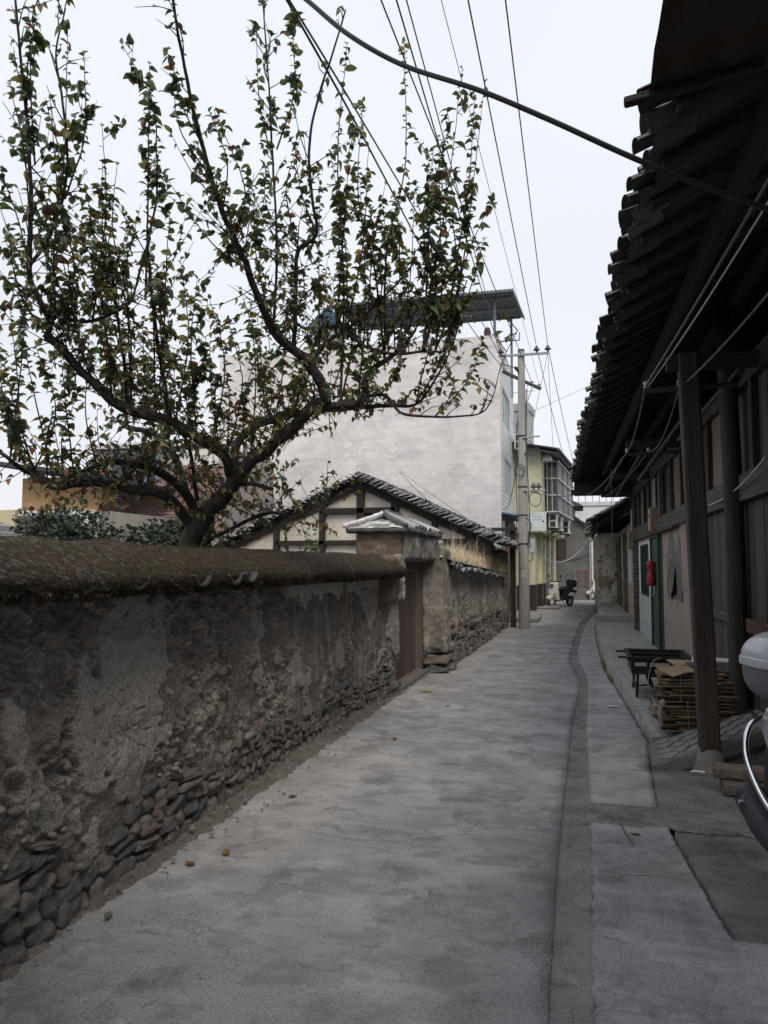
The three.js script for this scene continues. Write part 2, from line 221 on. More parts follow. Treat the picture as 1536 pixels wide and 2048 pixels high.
const LIMBS = [[[-3.15,1.36,-5.73,0.147],[-3.13,1.73,-5.71,0.131],[-3.06,1.94,-5.71,0.123],[-2.9,2.12,-5.69,0.11],[-2.73,2.27,-5.67,0.097]],[[-2.76,2.23,-5.66,0.097],[-2.58,2.42,-5.59,0.083],[-2.35,2.56,-5.54,0.078],[-2.12,2.72,-5.49,0.073],[-1.97,2.85,-5.46,0.065],[-1.84,2.89,-5.44,0.057]],[[-1.84,2.88,-5.44,0.053],[-1.88,3.03,-5.37,0.056],[-1.95,3.15,-5.29,0.056],[-2.06,3.26,-5.2,0.055],[-2.16,3.36,-5.12,0.055],[-2.16,3.42,-5.01,0.046],[-2.18,3.54,-4.89,0.039],[-2.21,3.71,-4.77,0.034],[-2.24,3.86,-4.65,0.03],[-2.27,3.98,-4.53,0.027],[-2.29,4.15,-4.41,0.023],[-2.3,4.32,-4.29,0.021],[-2.31,4.51,-4.17,0.019],[-2.31,4.73,-4.05,0.015],[-2.3,4.9,-3.94,0.013],[-2.28,5.12,-3.82,0.012]],[[-2.7,2.31,-5.67,0.073],[-2.7,2.47,-5.51,0.063],[-2.73,2.55,-5.34,0.061],[-2.8,2.62,-5.21,0.057],[-2.88,2.69,-5.03,0.055],[-2.94,2.7,-4.86,0.054],[-3.05,2.73,-4.73,0.053],[-3.12,2.78,-4.6,0.052],[-3.2,2.9,-4.47,0.047],[-3.27,3.02,-4.34,0.043],[-3.31,3.09,-4.27,0.043],[-3.36,3.15,-4.2,0.036]],[[-3.34,3.13,-4.21,0.033],[-3.33,3.22,-4.21,0.033],[-3.32,3.33,-4.1,0.029],[-3.34,3.44,-4.03,0.027],[-3.31,3.61,-3.98,0.025],[-3.23,3.88,-3.88,0.02],[-3.17,4.25,-3.76,0.015],[-3.14,4.71,-3.63,0.012],[-3.13,5.03,-3.56,0.009]],[[-3.35,3.19,-4.2,0.029],[-3.29,3.26,-4.21,0.026],[-3.23,3.26,-4.33,0.02],[-3.18,3.3,-4.45,0.017],[-3.07,3.4,-4.57,0.016],[-3.02,3.47,-4.63,0.014],[-3.0,3.61,-4.68,0.011]],[[-3.1,1.98,-5.7,0.074],[-3.14,2.13,-5.52,0.064],[-3.16,2.19,-5.36,0.055],[-3.24,2.22,-5.23,0.054],[-3.37,2.23,-5.09,0.049],[-3.45,2.26,-4.97,0.044],[-3.57,2.24,-4.84,0.047],[-3.64,2.21,-4.71,0.05],[-3.68,2.26,-4.6,0.046],[-3.73,2.31,-4.53,0.038]],[[-3.05,2.08,-5.68,0.065],[-3.09,2.23,-5.58,0.06],[-3.14,2.32,-5.46,0.056],[-3.22,2.39,-5.33,0.051],[-3.31,2.42,-5.2,0.046],[-3.42,2.43,-5.07,0.038],[-3.56,2.35,-4.93,0.022],[-3.64,2.3,-4.81,0.018]],[[-3.08,2.23,-5.58,0.04],[-3.18,2.43,-5.65,0.041],[-3.29,2.58,-5.71,0.042],[-3.48,2.75,-5.75,0.038],[-3.76,2.83,-5.78,0.034],[-3.87,2.9,-5.8,0.026]],[[-1.91,2.87,-5.48,0.053],[-1.75,2.85,-5.47,0.045],[-1.62,2.87,-5.5,0.041],[-1.56,2.95,-5.51,0.038],[-1.57,3.02,-5.5,0.034],[-1.51,3.12,-5.51,0.034],[-1.42,3.19,-5.53,0.03],[-1.32,3.28,-5.6,0.023],[-1.21,3.45,-5.67,0.015]],[[-2.71,2.35,-5.67,0.048],[-2.75,2.69,-5.84,0.05],[-2.66,2.82,-5.96,0.055],[-2.48,2.86,-5.9,0.054],[-2.26,2.88,-5.85,0.049],[-1.99,2.9,-5.82,0.044],[-1.69,2.9,-5.79,0.032],[-1.43,2.89,-5.75,0.023],[-1.24,2.9,-5.8,0.016],[-1.07,3.07,-5.73,0.012],[-0.92,3.31,-5.65,0.009],[-0.81,3.61,-5.55,0.007]],[[-1.98,3.16,-5.28,0.03],[-1.89,3.2,-5.3,0.03],[-1.82,3.28,-5.32,0.026],[-1.74,3.35,-5.33,0.024],[-1.67,3.36,-5.35,0.019],[-1.52,3.26,-5.4,0.019],[-1.32,3.21,-5.45,0.017],[-1.12,3.23,-5.5,0.015],[-0.95,3.24,-5.54,0.011],[-0.9,3.37,-5.5,0.009],[-0.78,3.72,-5.45,0.007]],[[-1.71,3.36,-5.34,0.019],[-1.57,3.46,-5.37,0.015],[-1.41,3.59,-5.35,0.013],[-1.25,3.72,-5.33,0.011],[-1.11,3.84,-5.25,0.007]],[[-2.03,3.21,-5.22,0.026],[-2.0,3.43,-5.16,0.025],[-1.95,3.68,-5.05,0.021],[-1.91,3.88,-4.99,0.023],[-1.77,3.96,-4.97,0.019],[-1.76,4.16,-4.85,0.016],[-1.74,4.48,-4.73,0.014],[-1.65,4.73,-4.64,0.012],[-1.52,4.96,-4.55,0.01],[-1.4,5.18,-4.46,0.008]],[[-1.56,2.92,-5.51,0.023],[-1.41,2.92,-5.5,0.019],[-1.29,2.78,-5.49,0.017],[-1.12,2.74,-5.48,0.015],[-0.85,2.73,-5.5,0.011],[-0.68,2.75,-5.49,0.008],[-0.6,2.85,-5.45,0.006],[-0.55,3.04,-5.45,0.005],[-0.49,3.17,-5.41,0.004],[-0.41,3.3,-5.37,0.004]],[[-3.23,1.56,-6.21,0.049],[-3.21,1.85,-6.2,0.04],[-3.15,2.07,-6.2,0.035],[-3.0,2.23,-6.02,0.026],[-2.83,2.33,-5.8,0.021]],[[-3.19,1.88,-6.2,0.027],[-2.93,1.98,-6.16,0.026],[-2.67,2.08,-6.11,0.024],[-2.51,2.09,-6.05,0.021],[-2.31,2.04,-6.0,0.017],[-2.11,2.08,-5.95,0.012],[-1.95,2.18,-5.98,0.008]],[[-2.72,2.29,-5.67,0.028],[-2.56,2.3,-5.66,0.028],[-2.37,2.25,-5.66,0.024]],[[-3.0,2.17,-5.61,0.028],[-2.97,2.32,-5.5,0.024],[-2.94,2.47,-5.4,0.023],[-2.95,2.61,-5.33,0.019],[-2.93,2.7,-5.17,0.015]],[[-2.9,2.7,-5.0,0.037],[-2.91,2.85,-4.96,0.029],[-2.89,3.04,-4.85,0.021],[-2.87,3.3,-4.73,0.018],[-2.85,3.61,-4.61,0.014],[-2.81,3.84,-4.5,0.01]],[[-3.08,2.74,-4.72,0.021],[-3.09,3.02,-4.7,0.018],[-3.09,3.28,-4.62,0.014],[-3.1,3.61,-4.55,0.01],[-3.09,3.88,-4.43,0.008]],[[-3.71,2.29,-4.57,0.031],[-3.74,2.32,-4.47,0.024],[-3.8,2.41,-4.35,0.017],[-3.93,2.46,-4.31,0.014]],[[-2.15,3.35,-5.12,0.018],[-2.08,3.9,-5.0,0.014],[-2.06,4.56,-4.85,0.011],[-2.04,5.02,-4.72,0.009],[-2.03,5.46,-4.59,0.007]],[[-3.32,3.53,-4.0,0.019],[-3.23,3.69,-4.04,0.017],[-3.14,3.95,-4.05,0.016],[-3.07,4.14,-4.0,0.012],[-3.06,4.52,-3.92,0.011],[-3.06,4.76,-3.85,0.009],[-2.97,5.01,-3.81,0.006]]];
const SHOOTS = [[[-3.3,3.61,-3.98],[-3.27,4.17,-3.82],[-3.24,4.5,-3.68]],[[-3.23,4.18,-3.85],[-3.09,4.56,-3.74],[-3.01,4.83,-3.61]],[[-3.24,3.45,-3.9],[-3.28,3.73,-3.75],[-3.29,4.11,-3.6]],[[-3.2,4.09,-3.87],[-3.1,4.41,-3.74],[-3.05,4.86,-3.6]],[[-3.12,3.95,-4.05],[-2.95,4.32,-3.95],[-2.84,4.7,-3.82]],[[-3.29,3.26,-4.21],[-3.15,3.64,-4.1],[-3.07,4.12,-3.96],[-2.95,4.87,-3.81]],[[-3.23,3.26,-4.33],[-3.18,3.56,-4.2],[-3.17,3.73,-4.07]],[[-3.18,3.3,-4.45],[-3.08,3.66,-4.32],[-2.97,4.0,-4.2],[-2.88,4.4,-4.07]],[[-3.07,3.4,-4.57],[-3.03,3.87,-4.42],[-3.01,4.28,-4.27]],[[-3.02,3.47,-4.63],[-2.95,3.89,-4.49],[-2.95,4.3,-4.34]],[[-3.0,3.61,-4.68],[-2.8,4.15,-4.57],[-2.69,4.33,-4.46],[-2.72,4.69,-4.3],[-2.8,4.98,-4.14]],[[-2.94,3.51,-4.7],[-2.83,4.05,-4.56],[-2.75,4.43,-4.44],[-2.69,4.92,-4.29]],[[-2.83,3.02,-4.76],[-2.69,3.6,-4.63],[-2.64,3.99,-4.49]],[[-3.12,2.78,-4.6],[-3.07,3.36,-4.45],[-3.12,4.11,-4.26]],[[-3.05,2.73,-4.73],[-2.93,3.4,-4.59],[-2.92,3.99,-4.42]],[[-2.94,2.7,-4.86],[-2.83,3.33,-4.72],[-2.83,3.87,-4.56]],[[-2.88,2.69,-5.03],[-2.74,3.26,-4.9],[-2.7,3.79,-4.75]],[[-2.8,2.62,-5.21],[-2.76,3.27,-5.05],[-2.66,3.71,-4.92]],[[-2.73,2.55,-5.34],[-2.65,3.19,-5.19],[-2.62,3.6,-5.04]],[[-2.68,2.47,-5.46],[-2.55,3.06,-5.33],[-2.54,3.48,-5.18]],[[-3.2,2.9,-4.47],[-3.18,3.4,-4.31],[-3.02,3.84,-4.2]],[[-3.27,3.02,-4.34],[-3.31,3.3,-4.18],[-3.11,3.48,-4.1]],[[-3.31,3.08,-4.22],[-3.43,3.33,-4.05],[-3.43,3.69,-3.9]],[[-3.64,2.21,-4.71],[-3.71,2.8,-4.53],[-3.7,3.29,-4.38]],[[-3.68,2.26,-4.6],[-3.76,2.71,-4.42],[-3.76,3.09,-4.27]],[[-3.57,2.24,-4.84],[-3.55,2.75,-4.68],[-3.5,3.18,-4.54]],[[-3.45,2.26,-4.97],[-3.41,2.74,-4.82],[-3.36,3.17,-4.68]],[[-3.72,2.3,-4.59],[-3.56,2.71,-4.47],[-3.53,3.12,-4.33]],[[-3.69,2.3,-4.49],[-3.78,2.66,-4.32],[-3.78,3.09,-4.16]],[[-3.37,2.23,-5.09],[-3.25,2.53,-4.98],[-3.22,2.98,-4.83]],[[-3.24,2.22,-5.23],[-3.1,2.51,-5.12],[-3.06,3.01,-4.97]],[[-2.54,2.46,-5.6],[-2.4,3.09,-5.47],[-2.42,3.66,-5.3]],[[-2.35,2.56,-5.54],[-2.22,3.06,-5.42],[-2.12,3.59,-5.28]],[[-2.12,2.72,-5.49],[-2.0,3.04,-5.37],[-1.77,3.6,-5.27]],[[-2.5,2.86,-5.89],[-2.58,3.4,-5.71],[-2.62,3.85,-5.55]],[[-1.75,2.85,-5.47],[-1.61,3.6,-5.33],[-1.6,4.64,-5.13],[-1.55,5.32,-4.97]],[[-1.62,2.87,-5.5],[-1.52,3.6,-5.35],[-1.51,4.39,-5.17]],[[-1.86,3.24,-5.31],[-1.77,3.71,-5.17],[-1.76,4.34,-5.01]],[[-1.74,3.35,-5.33],[-1.63,3.86,-5.2],[-1.54,4.75,-5.04]],[[-1.67,3.36,-5.35],[-1.52,3.93,-5.22],[-1.42,4.62,-5.07]],[[-1.52,3.26,-5.4],[-1.39,3.86,-5.26],[-1.31,4.34,-5.12]],[[-1.42,3.19,-5.53],[-1.35,3.97,-5.37],[-1.26,4.54,-5.22],[-1.16,5.34,-5.07]],[[-1.34,3.23,-5.55],[-1.27,3.75,-5.4],[-1.13,4.32,-5.27]],[[-1.32,3.28,-5.6],[-1.12,3.77,-5.49],[-1.13,4.42,-5.32]],[[-1.12,3.23,-5.5],[-0.97,3.71,-5.38],[-0.88,4.16,-5.25],[-0.75,5.08,-5.09]],[[-1.03,3.23,-5.52],[-0.88,3.71,-5.4],[-0.75,4.16,-5.28],[-0.6,4.99,-5.14]],[[-0.95,3.24,-5.54],[-0.82,3.71,-5.42],[-0.73,4.31,-5.28],[-0.67,4.87,-5.13]],[[-0.95,3.24,-5.54],[-0.74,3.79,-5.43],[-0.57,4.25,-5.32]],[[-1.1,3.23,-5.5],[-0.99,3.93,-5.36],[-0.99,4.38,-5.2],[-0.84,4.7,-5.09]],[[-1.24,2.9,-5.8],[-1.03,3.29,-5.71],[-0.88,3.63,-5.59]],[[-1.04,2.75,-5.55],[-0.77,2.99,-5.48],[-0.66,3.24,-5.37]],[[-1.44,2.92,-5.49],[-1.3,3.07,-5.39],[-1.22,3.4,-5.26]],[[-2.03,4.56,-4.86],[-1.92,4.9,-4.74],[-1.83,5.35,-4.61]],[[-2.05,4.45,-4.86],[-2.06,4.84,-4.71],[-2.06,5.23,-4.56]],[[-1.91,3.88,-4.99],[-1.94,4.21,-4.84],[-1.8,4.54,-4.72]],[[-1.77,3.96,-4.97],[-1.83,4.22,-4.81],[-1.82,4.43,-4.67]],[[-2.27,3.98,-4.53],[-2.19,4.23,-4.41],[-2.23,4.5,-4.25]],[[-2.24,3.86,-4.65],[-2.12,4.06,-4.54],[-2.25,4.57,-4.35]],[[-2.24,3.85,-4.65],[-2.09,4.06,-4.55],[-1.95,4.22,-4.45]],[[-2.29,4.15,-4.41],[-2.38,4.34,-4.25],[-2.41,4.6,-4.1]],[[-2.3,4.32,-4.29],[-2.37,4.53,-4.13],[-2.35,4.7,-4.0]],[[-2.31,4.73,-4.05],[-2.31,4.83,-3.92],[-2.29,4.98,-3.79]],[[-2.21,3.71,-4.77],[-2.29,3.83,-4.62],[-2.41,4.24,-4.43]],[[-2.18,3.66,-4.78],[-2.39,3.77,-4.59],[-2.62,4.21,-4.38]],[[-2.21,3.77,-4.66],[-2.28,3.99,-4.5],[-2.31,4.22,-4.35]],[[-2.27,2.66,-5.55],[-1.92,3.29,-5.48],[-1.81,3.93,-5.33]],[[-1.99,2.9,-5.82],[-1.86,3.35,-5.69],[-1.84,3.85,-5.54]],[[-1.69,2.9,-5.79],[-1.5,3.32,-5.69],[-1.42,3.66,-5.56]],[[-1.56,2.95,-5.51],[-1.67,3.23,-5.34],[-1.66,3.71,-5.18]],[[-3.48,2.75,-5.75],[-3.49,3.18,-5.6],[-3.43,3.64,-5.45]],[[-3.76,2.83,-5.78],[-3.81,3.21,-5.62],[-3.77,3.67,-5.47]],[[-2.98,2.7,-4.85],[-2.75,3.08,-4.76],[-2.5,3.32,-4.68]],[[-3.13,2.75,-4.71],[-3.18,3.12,-4.54],[-3.12,3.56,-4.4]],[[-3.64,2.23,-4.82],[-3.49,2.54,-4.71],[-3.37,2.87,-4.59]],[[-3.7,2.24,-4.7],[-3.56,2.59,-4.59],[-3.34,2.98,-4.49]],[[-3.78,2.34,-4.46],[-3.73,2.76,-4.32],[-3.62,3.32,-4.19]],[[-3.81,2.35,-4.45],[-3.65,2.89,-4.33],[-3.51,3.39,-4.21]],[[-2.68,2.51,-5.36],[-2.76,2.96,-5.18],[-2.63,3.27,-5.07]],[[-2.58,2.42,-5.59],[-2.56,2.93,-5.44],[-2.35,3.32,-5.34]],[[-2.26,2.88,-5.85],[-2.09,3.21,-5.75],[-2.07,3.58,-5.6]],[[-2.12,3.32,-5.18],[-2.02,3.69,-5.06],[-2.02,4.11,-4.91]],[[-2.16,3.36,-5.12],[-2.19,3.82,-4.95],[-2.18,4.15,-4.81]],[[-1.97,2.85,-5.46],[-1.87,3.17,-5.34],[-1.61,3.43,-5.26]],[[-1.57,3.02,-5.5],[-1.42,3.27,-5.4],[-1.17,3.56,-5.32]],[[-1.21,3.45,-5.67],[-1.07,3.79,-5.55],[-0.88,4.22,-5.45]],[[-1.39,3.58,-5.3],[-1.32,3.89,-5.17],[-1.31,4.19,-5.03]],[[-1.23,3.68,-5.23],[-1.15,3.95,-5.11],[-1.2,4.17,-4.96]]];
// ---------- ground, lane, pavement ----------
const gutL = table([[4, -0.15], [-2.95, -0.15], [-4, -0.16], [-5.7, -0.16], [-8.3, -0.13], [-10.4, -0.07], [-11.5, -0.06], [-12.6, -0.14], [-13.6, -0.23], [-14.7, -0.25], [-18, -0.2], [-22, -0.1], [-26, 0.15], [-31, 0.54], [-37, 1.3]]);
const gutR = table([[4, 0.0], [-3.5, 0.01], [-5.2, 0.02], [-8.35, 0.01], [-10.6, 0.05], [-11.6, 0.05], [-12.8, -0.02], [-13.8, -0.1], [-14.7, -0.12], [-18, -0.07], [-22, 0.05], [-26, 0.3], [-31, 0.72], [-37, 1.5]]);
const kerbX = table([[-5, 0.52], [-5.7, 0.47], [-7, 0.52], [-7.6, 0.58], [-10, 0.46], [-12, 0.35], [-14.8, 0.29], [-17.5, 0.27], [-20.4, 0.28], [-26, 0.45], [-28, 0.5]]);
const wallRX = (z) => 1.4 + 0.02 * (z + 10);
function strip(z0, z1, dz, nx, xl, xr, yf, cf, skirt = 0.09) {
  const nz = Math.max(1, Math.round((z0 - z1) / dz));
  return grid(nx + 2, nz + 2, (i, jj) => {
    const j = clamp(jj - 1, 0, nz), z = lerp(z0, z1, j / nz), a = xl(z), b = xr(z), t = clamp((i - 1) / nx), x = lerp(a, b, t), y = yf(x, z);
    const edge = i === 0 || i === nx + 2 || jj === 0 || jj === nz + 2;
    return { p: [x + (i === 0 ? -0.004 : i === nx + 2 ? 0.004 : 0), edge ? y - skirt : y, z + (jj === 0 ? 0.004 : jj === nz + 2 ? -0.004 : 0)], uv: [x + (edge ? 0.05 : 0), -z], c: cf(x, z) };
  });
}
const M = {};
M.road = mat('lane_concrete', { t: T.road, su: 4.1, sv: 8.2, bump: 0.008, rough: 0.86, vc: true });
M.conc = mat('old_concrete', { t: T.concrete, su: 3, bump: 0.006, rough: 0.9, vc: true });
M.earth = mat('earth', { t: T.mud, su: 0.6, bump: 0.012, rough: 1, vc: true });
const jag = (f, k, a) => (z) => f(z) + a * (N3(z * 9, k, 0.3) + 0.6 * N3(z * 31, k, 1.7) + 0.4 * N3(z * 83, k, 4.1));
const dryC = (x, z, s = 1) => { const k = 1 + 0.16 * fbm(x * 0.8, z * 0.45, 2.2, 3) + 0.1 * fbm(x * 4, z * 2.2, 5, 3); return [k * s, k * s * 0.995, k * s * 0.985]; };
struct('ground', paint(grid(60, 60, (i, j) => { const x = (i - 30) * Math.abs(i - 30) * 0.45, z = -10 - (j - 30) * Math.abs(j - 30) * 0.45; return { p: [x, -0.07, z], uv: [x, -z] }; }), (x, y, z) => { const k = 1 + 0.3 * N3(x, z, 0); return [0.15 * k, 0.13 * k, 0.11 * k]; }), M.earth);
struct('lane', strip(3.5, -44, 0.05, 26, (z) => -2.38 + 0.04 * N3(z * 2, 1) + 0.025 * N3(z * 9, 2) + 0.015 * N3(z * 29, 4), jag((z) => gutL(z) - 0.001, 11, 0.005), (x, z) => 0.004 * N3(x * 1.3, z * 0.9, 3) + 0.0025 * N3(x * 7, z * 5, 7), (x, z) => dryC(x, z, 1)), M.road);
struct('gutter_strip', strip(3.5, -37, 0.05, 5, jag((z) => gutL(z) + 0.001, 11, 0.005), (z) => gutR(z) + 0.03, (x, z) => -0.002 - (z > -5.2 ? 0.004 : 0.012) * Math.sin(clamp((x - gutL(z)) / 0.16) * Math.PI) + 0.002 * N3(x * 9, z * 7, 2), (x, z) => { const k = lerp(0.86, 0.62, sstep(-4.6, -5.6, z)) * (1 + 0.3 * fbm(x * 5, z * 2, 8, 4)); return [k, k * 0.97, k * 0.92]; }), M.road);
const vergeC = (x, z) => dryC(x, z, 1.06);
// paler strip between gutter and kerb, cut by the cross drain
struct('lane_edge', strip(-5.45, -30, 0.05, 10, jag((z) => gutR(z) + 0.002, 13, 0.01), jag((z) => kerbX(z) - 0.004, 14, 0.012), (x, z) => 0.006 + 0.004 * N3(x * 3, z * 2, 9), vergeC), M.road);
struct('lane_edge', strip(3.5, -5.446, 0.03, 30, jag((z) => gutR(z) + 0.004, 17, 0.026), jag((z) => z > -3.75 ? 4.2 : lerp(0.62, 0.5, clamp((-3.76 - z) / 1.4)) - 0.004, 16, 0.012), (x, z) => 0.007 + 0.004 * N3(x * 3, z * 2, 9), vergeC), M.road);
struct('cross_drain', grid(150, 26, (i, j) => { // silt and moss lying in the joint across the strip
  const x = lerp(-0.02, 1.95, i / 150), e0 = -5.2 + 0.05 * N3(x * 5, 2) + 0.03 * N3(x * 17, 5) + 0.02 * N3(x * 41, 6), e1 = -5.66 + 0.05 * N3(x * 5, 9) + 0.03 * N3(x * 17, 3) + 0.02 * N3(x * 41, 1), t = j / 26, z = lerp(e0, e1, t);
  const m = sstep(-0.02, 0.3, fbm(x * 5, z * 8, 4, 4)), f = 1 + 0.4 * fbm(x * 22, z * 22, 7, 3); return { p: [x, 0.0 + 0.02 * Math.pow(Math.sin(t * Math.PI), 0.35) * sstep(0, 0.03, x + 0.02) + 0.006 * fbm(x * 12, z * 12, 3, 3), z], uv: [x, -z], c: mix3([0.62, 0.6, 0.55], [0.46, 0.46, 0.34], m).map((v) => v * f) };
}), M.road);
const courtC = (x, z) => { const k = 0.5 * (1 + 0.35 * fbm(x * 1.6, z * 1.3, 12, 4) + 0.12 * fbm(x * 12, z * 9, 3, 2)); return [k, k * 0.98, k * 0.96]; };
struct('forecourt', strip(-3.77, -5.44, 0.03, 24, jag((z) => lerp(0.64, 0.52, clamp((-3.76 - z) / 1.4)) + 0.005, 16, 0.012), () => 4.2, (x, z) => -0.006 + 0.005 * N3(x * 2, z * 2, 4) + 0.003 * N3(x * 11, z * 11, 4), courtC), M.road);
struct('forecourt', strip(-5.446, -8.7, 0.03, 24, jag((z) => kerbX(z) + 0.005, 18, 0.014), () => 4.2, (x, z) => -0.004 + 0.006 * N3(x * 2, z * 2, 4), courtC), M.road);
// raised pavement in front of the right-hand houses
const paveY = table([[-7.7, 0.03], [-8.3, 0.10], [-9.2, 0.13], [-11, 0.15], [-14, 0.18], [-20.5, 0.2]]);
struct('pavement', strip(-7.75, -20.6, 0.04, 12, jag((z) => kerbX(z) + 0.02, 19, 0.042), (z) => wallRX(z) + 0.1, (x, z) => paveY(z) + 0.012 * N3(x * 2.2, z * 1.5, 5) + 0.006 * N3(x * 9, z * 8, 5), (x, z) => dryC(x, z, 1.25), 0.24), M.conc);
struct('pavement', strip(-20.6, -27.6, 0.06, 8, jag((z) => kerbX(z) + 0.06, 20, 0.03), () => 1.4, (x, z) => 0.36 + 0.012 * N3(x * 2.2, z * 1.5, 5), (x, z) => dryC(x, z, 1.3), 0.4), M.conc);
struct('lane', strip(-30, -46, 0.3, 10, (z) => gutR(z) + 0.01, () => 9, () => 0.002, (x, z) => dryC(x, z, 1)), M.road);
// soil washed down along the mud wall
struct('soil_verge', grid(24, 1100, (i, j) => {
  const z = lerp(0.5, -21, j / 1100), t = i / 24, x = lerp(-2.5, -2.26 + 0.07 * N3(z * 2, 5) + 0.045 * N3(z * 9, 8) + 0.02 * N3(z * 27, 8), t), h = 0.075 * Math.pow(1 - t, 1.4) + (0.03 * fbm(x * 14, z * 14, 2, 4) + 0.01 * N3(x * 60, z * 60, 5)) * (1 - t * 0.6) - 0.014 * sstep(0.8, 1, t);
  const k = 1 + 0.5 * fbm(x * 8, z * 8, 3, 3); return { p: [x, 0.006 + h, z], uv: [x, -z], c: [0.19 * k, 0.172 * k, 0.155 * k] };
}), M.earth);
// cracks and joints
{
  const crackM = mat('crack_dirt', { c: [0.045, 0.04, 0.035], rough: 1 });
  const crack = (pts, w, y = 0.009) => {
    const q = [], c = new THREE.CatmullRomCurve3(pts.map((p) => V(p[0], y, p[1]))), n = Math.ceil(c.getLength() / 0.025);
    for (let i = 0; i <= n; i++) { const p = c.getPoint(i / n); p.x += 0.012 * N3(p.x * 23, p.z * 23, 1) + 0.006 * N3(p.x * 70, p.z * 70, 2); p.z += 0.014 * N3(p.x * 23, p.z * 23, 5); q.push(p); }
    return grid(1, n, (i, j) => { const p = q[j], t = q[Math.min(n, j + 1)].clone().sub(q[Math.max(0, j - 1)]).normalize(), ww = w * (0.35 + 0.65 * Math.abs(N3(p.x * 12, p.z * 12, 6)) * 2) * sstep(0, 0.15, j / n) * sstep(1, 0.85, j / n); return { p: [p.x + (i - 0.5) * ww * -t.z, y, p.z + (i - 0.5) * ww * t.x] }; });
  };
  const cr = thing('lane_cracks', undefined, undefined); cr.userData.kind = 'structure'; cr.name = 'lane_crack';
  for (const [p, w] of [[[[-2.0, -4.7], [-1.2, -4.55], [-0.7, -4.8], [-0.17, -4.7]], 0.006], [[[-2.1, -7.3], [-1.4, -7.1], [-0.6, -7.35], [-0.15, -7.25]], 0.008], [[[-1.7, -5.3], [-1.2, -5.6], [-0.5, -5.45]], 0.005], [[[-2.1, -10.5], [-1.2, -10.2], [-0.2, -10.4]], 0.01], [[[-2, -14], [-1, -14.2], [-0.3, -14]], 0.01], [[[0.03, -4.45], [0.2, -4.4], [0.38, -4.42], [0.56, -4.38]], 0.006], [[[0.75, -4.0], [1.1, -4.05], [1.6, -3.9]], 0.008], [[[0.8, -5.1], [0.85, -4.7], [1.1, -4.5], [1.05, -4.2]], 0.006], [[[0.6, -6.4], [0.9, -6.2], [1.3, -6.3]], 0.005], [[[0.02, -8.9], [0.25, -9], [0.46, -8.9]], 0.007], [[[-0.1, -13.6], [0.1, -13.65], [0.3, -13.6]], 0.012], [[[0.0, -16.5], [0.28, -16.6]], 0.012]]) part(cr, 'crack', crack(p, w), crackM);
  for (const [p, w, y] of [[[[0.47, -9.35], [0.62, -9.3], [0.74, -9.45], [0.86, -9.2], [0.8, -8.9]], 0.018, 0.147], [[[0.47, -8.55], [0.6, -8.62], [0.72, -8.5], [0.95, -8.45]], 0.025, 0.128], [[[0.72, -9.4], [0.7, -9.0], [0.66, -8.6]], 0.014, 0.143], [[[0.45, -11], [0.6, -11.15], [0.7, -11.1]], 0.014, 0.17], [[[0.35, -12.4], [0.7, -12.5], [1.2, -12.4]], 0.012, 0.183]]) part(cr, 'crack', crack(p, w, y), crackM);
}

console.log('02_ground', Date.now() - T0);

{ const g = []; for (let i = 0; i < 600; i++) { const z = 0.2 - 20 * Math.pow(rnd(), 1.5), t = rnd() * rnd(), x = -2.36 + 0.34 * t, q = R(0.003, 0.011) * (rnd() < 0.07 ? 2 : 1), k = R(0.6, 1.15), b = new THREE.IcosahedronGeometry(1, 1); b.scale(q * R(0.8, 1.3), q * 0.6, q); put(b, x, 0.012 + 0.05 * Math.pow(1 - t, 1.6), z, 0, R(0, 6)); g.push(paint(b, () => [0.22 * k, 0.2 * k, 0.18 * k])); } solo('gravel', g, mat('verge_gravel', { vc: true, rough: 0.95 }), 'loose grit and pebbles in the soil along the wall foot', 'gravel', undefined, 'stuff'); }
// ---------- mud walls ----------
M.mud = mat('mud_wall', { t: T.mud, su: 0.6, bump: 0.014, rough: 1, vc: true });
M.stone = mat('river_stone', { t: T.plaster, su: 0.5, bump: 0.006, rough: 0.85, c: [0.2, 0.185, 0.172] });
const stoneMats = [[0.26, 0.242, 0.222], [0.19, 0.182, 0.175], [0.3, 0.278, 0.252], [0.24, 0.212, 0.19], [0.165, 0.166, 0.17], [0.25, 0.205, 0.182]].map((c, i) => mat('river_stone_' + i, { t: T.stone, su: 0.16, bump: 0.01, rough: 0.9, c }));
const stoneGeos = [...Array(9)].map((_, k) => { // unit stones: rounded cobbles and flat slabs
  let g = new THREE.IcosahedronGeometry(1, 4); g.deleteAttribute('uv'); g.deleteAttribute('normal'); g = mergeVertices(g, 1e-4); const p = g.attributes.position, v = V(0, 0, 0), e = 0.5 + 0.12 * (k % 3);
  for (let i = 0; i < p.count; i++) {
    v.fromBufferAttribute(p, i); const s = (c) => Math.sign(c) * Math.pow(Math.abs(c), e); v.set(s(v.x), s(v.y), s(v.z));
    const n = 1 + 0.34 * N3(v.x * 1.1 + k * 5, v.y * 1.1, v.z * 1.1) + 0.09 * N3(v.x * 3.4, v.y * 3.4 + k * 3, v.z * 3.4) + 0.06 * N3(v.x * 7, v.y * 7, v.z * 7 + k) - 0.1 * Math.max(0, N3(v.x * 2 + 3, v.y * 2 + k, v.z * 2)); v.multiplyScalar(0.86 * n); p.setXYZ(i, v.x, v.y, v.z);
  }
  g.computeVertexNormals(); const uv = new Float32Array(p.count * 2); for (let i = 0; i < p.count; i++) { uv[i * 2] = p.getX(i) * 0.1 + p.getZ(i) * 0.08 + k * 0.13; uv[i * 2 + 1] = p.getY(i) * 0.1 + p.getZ(i) * 0.05; } g.setAttribute('uv', new THREE.BufferAttribute(uv, 2)); return g;
});
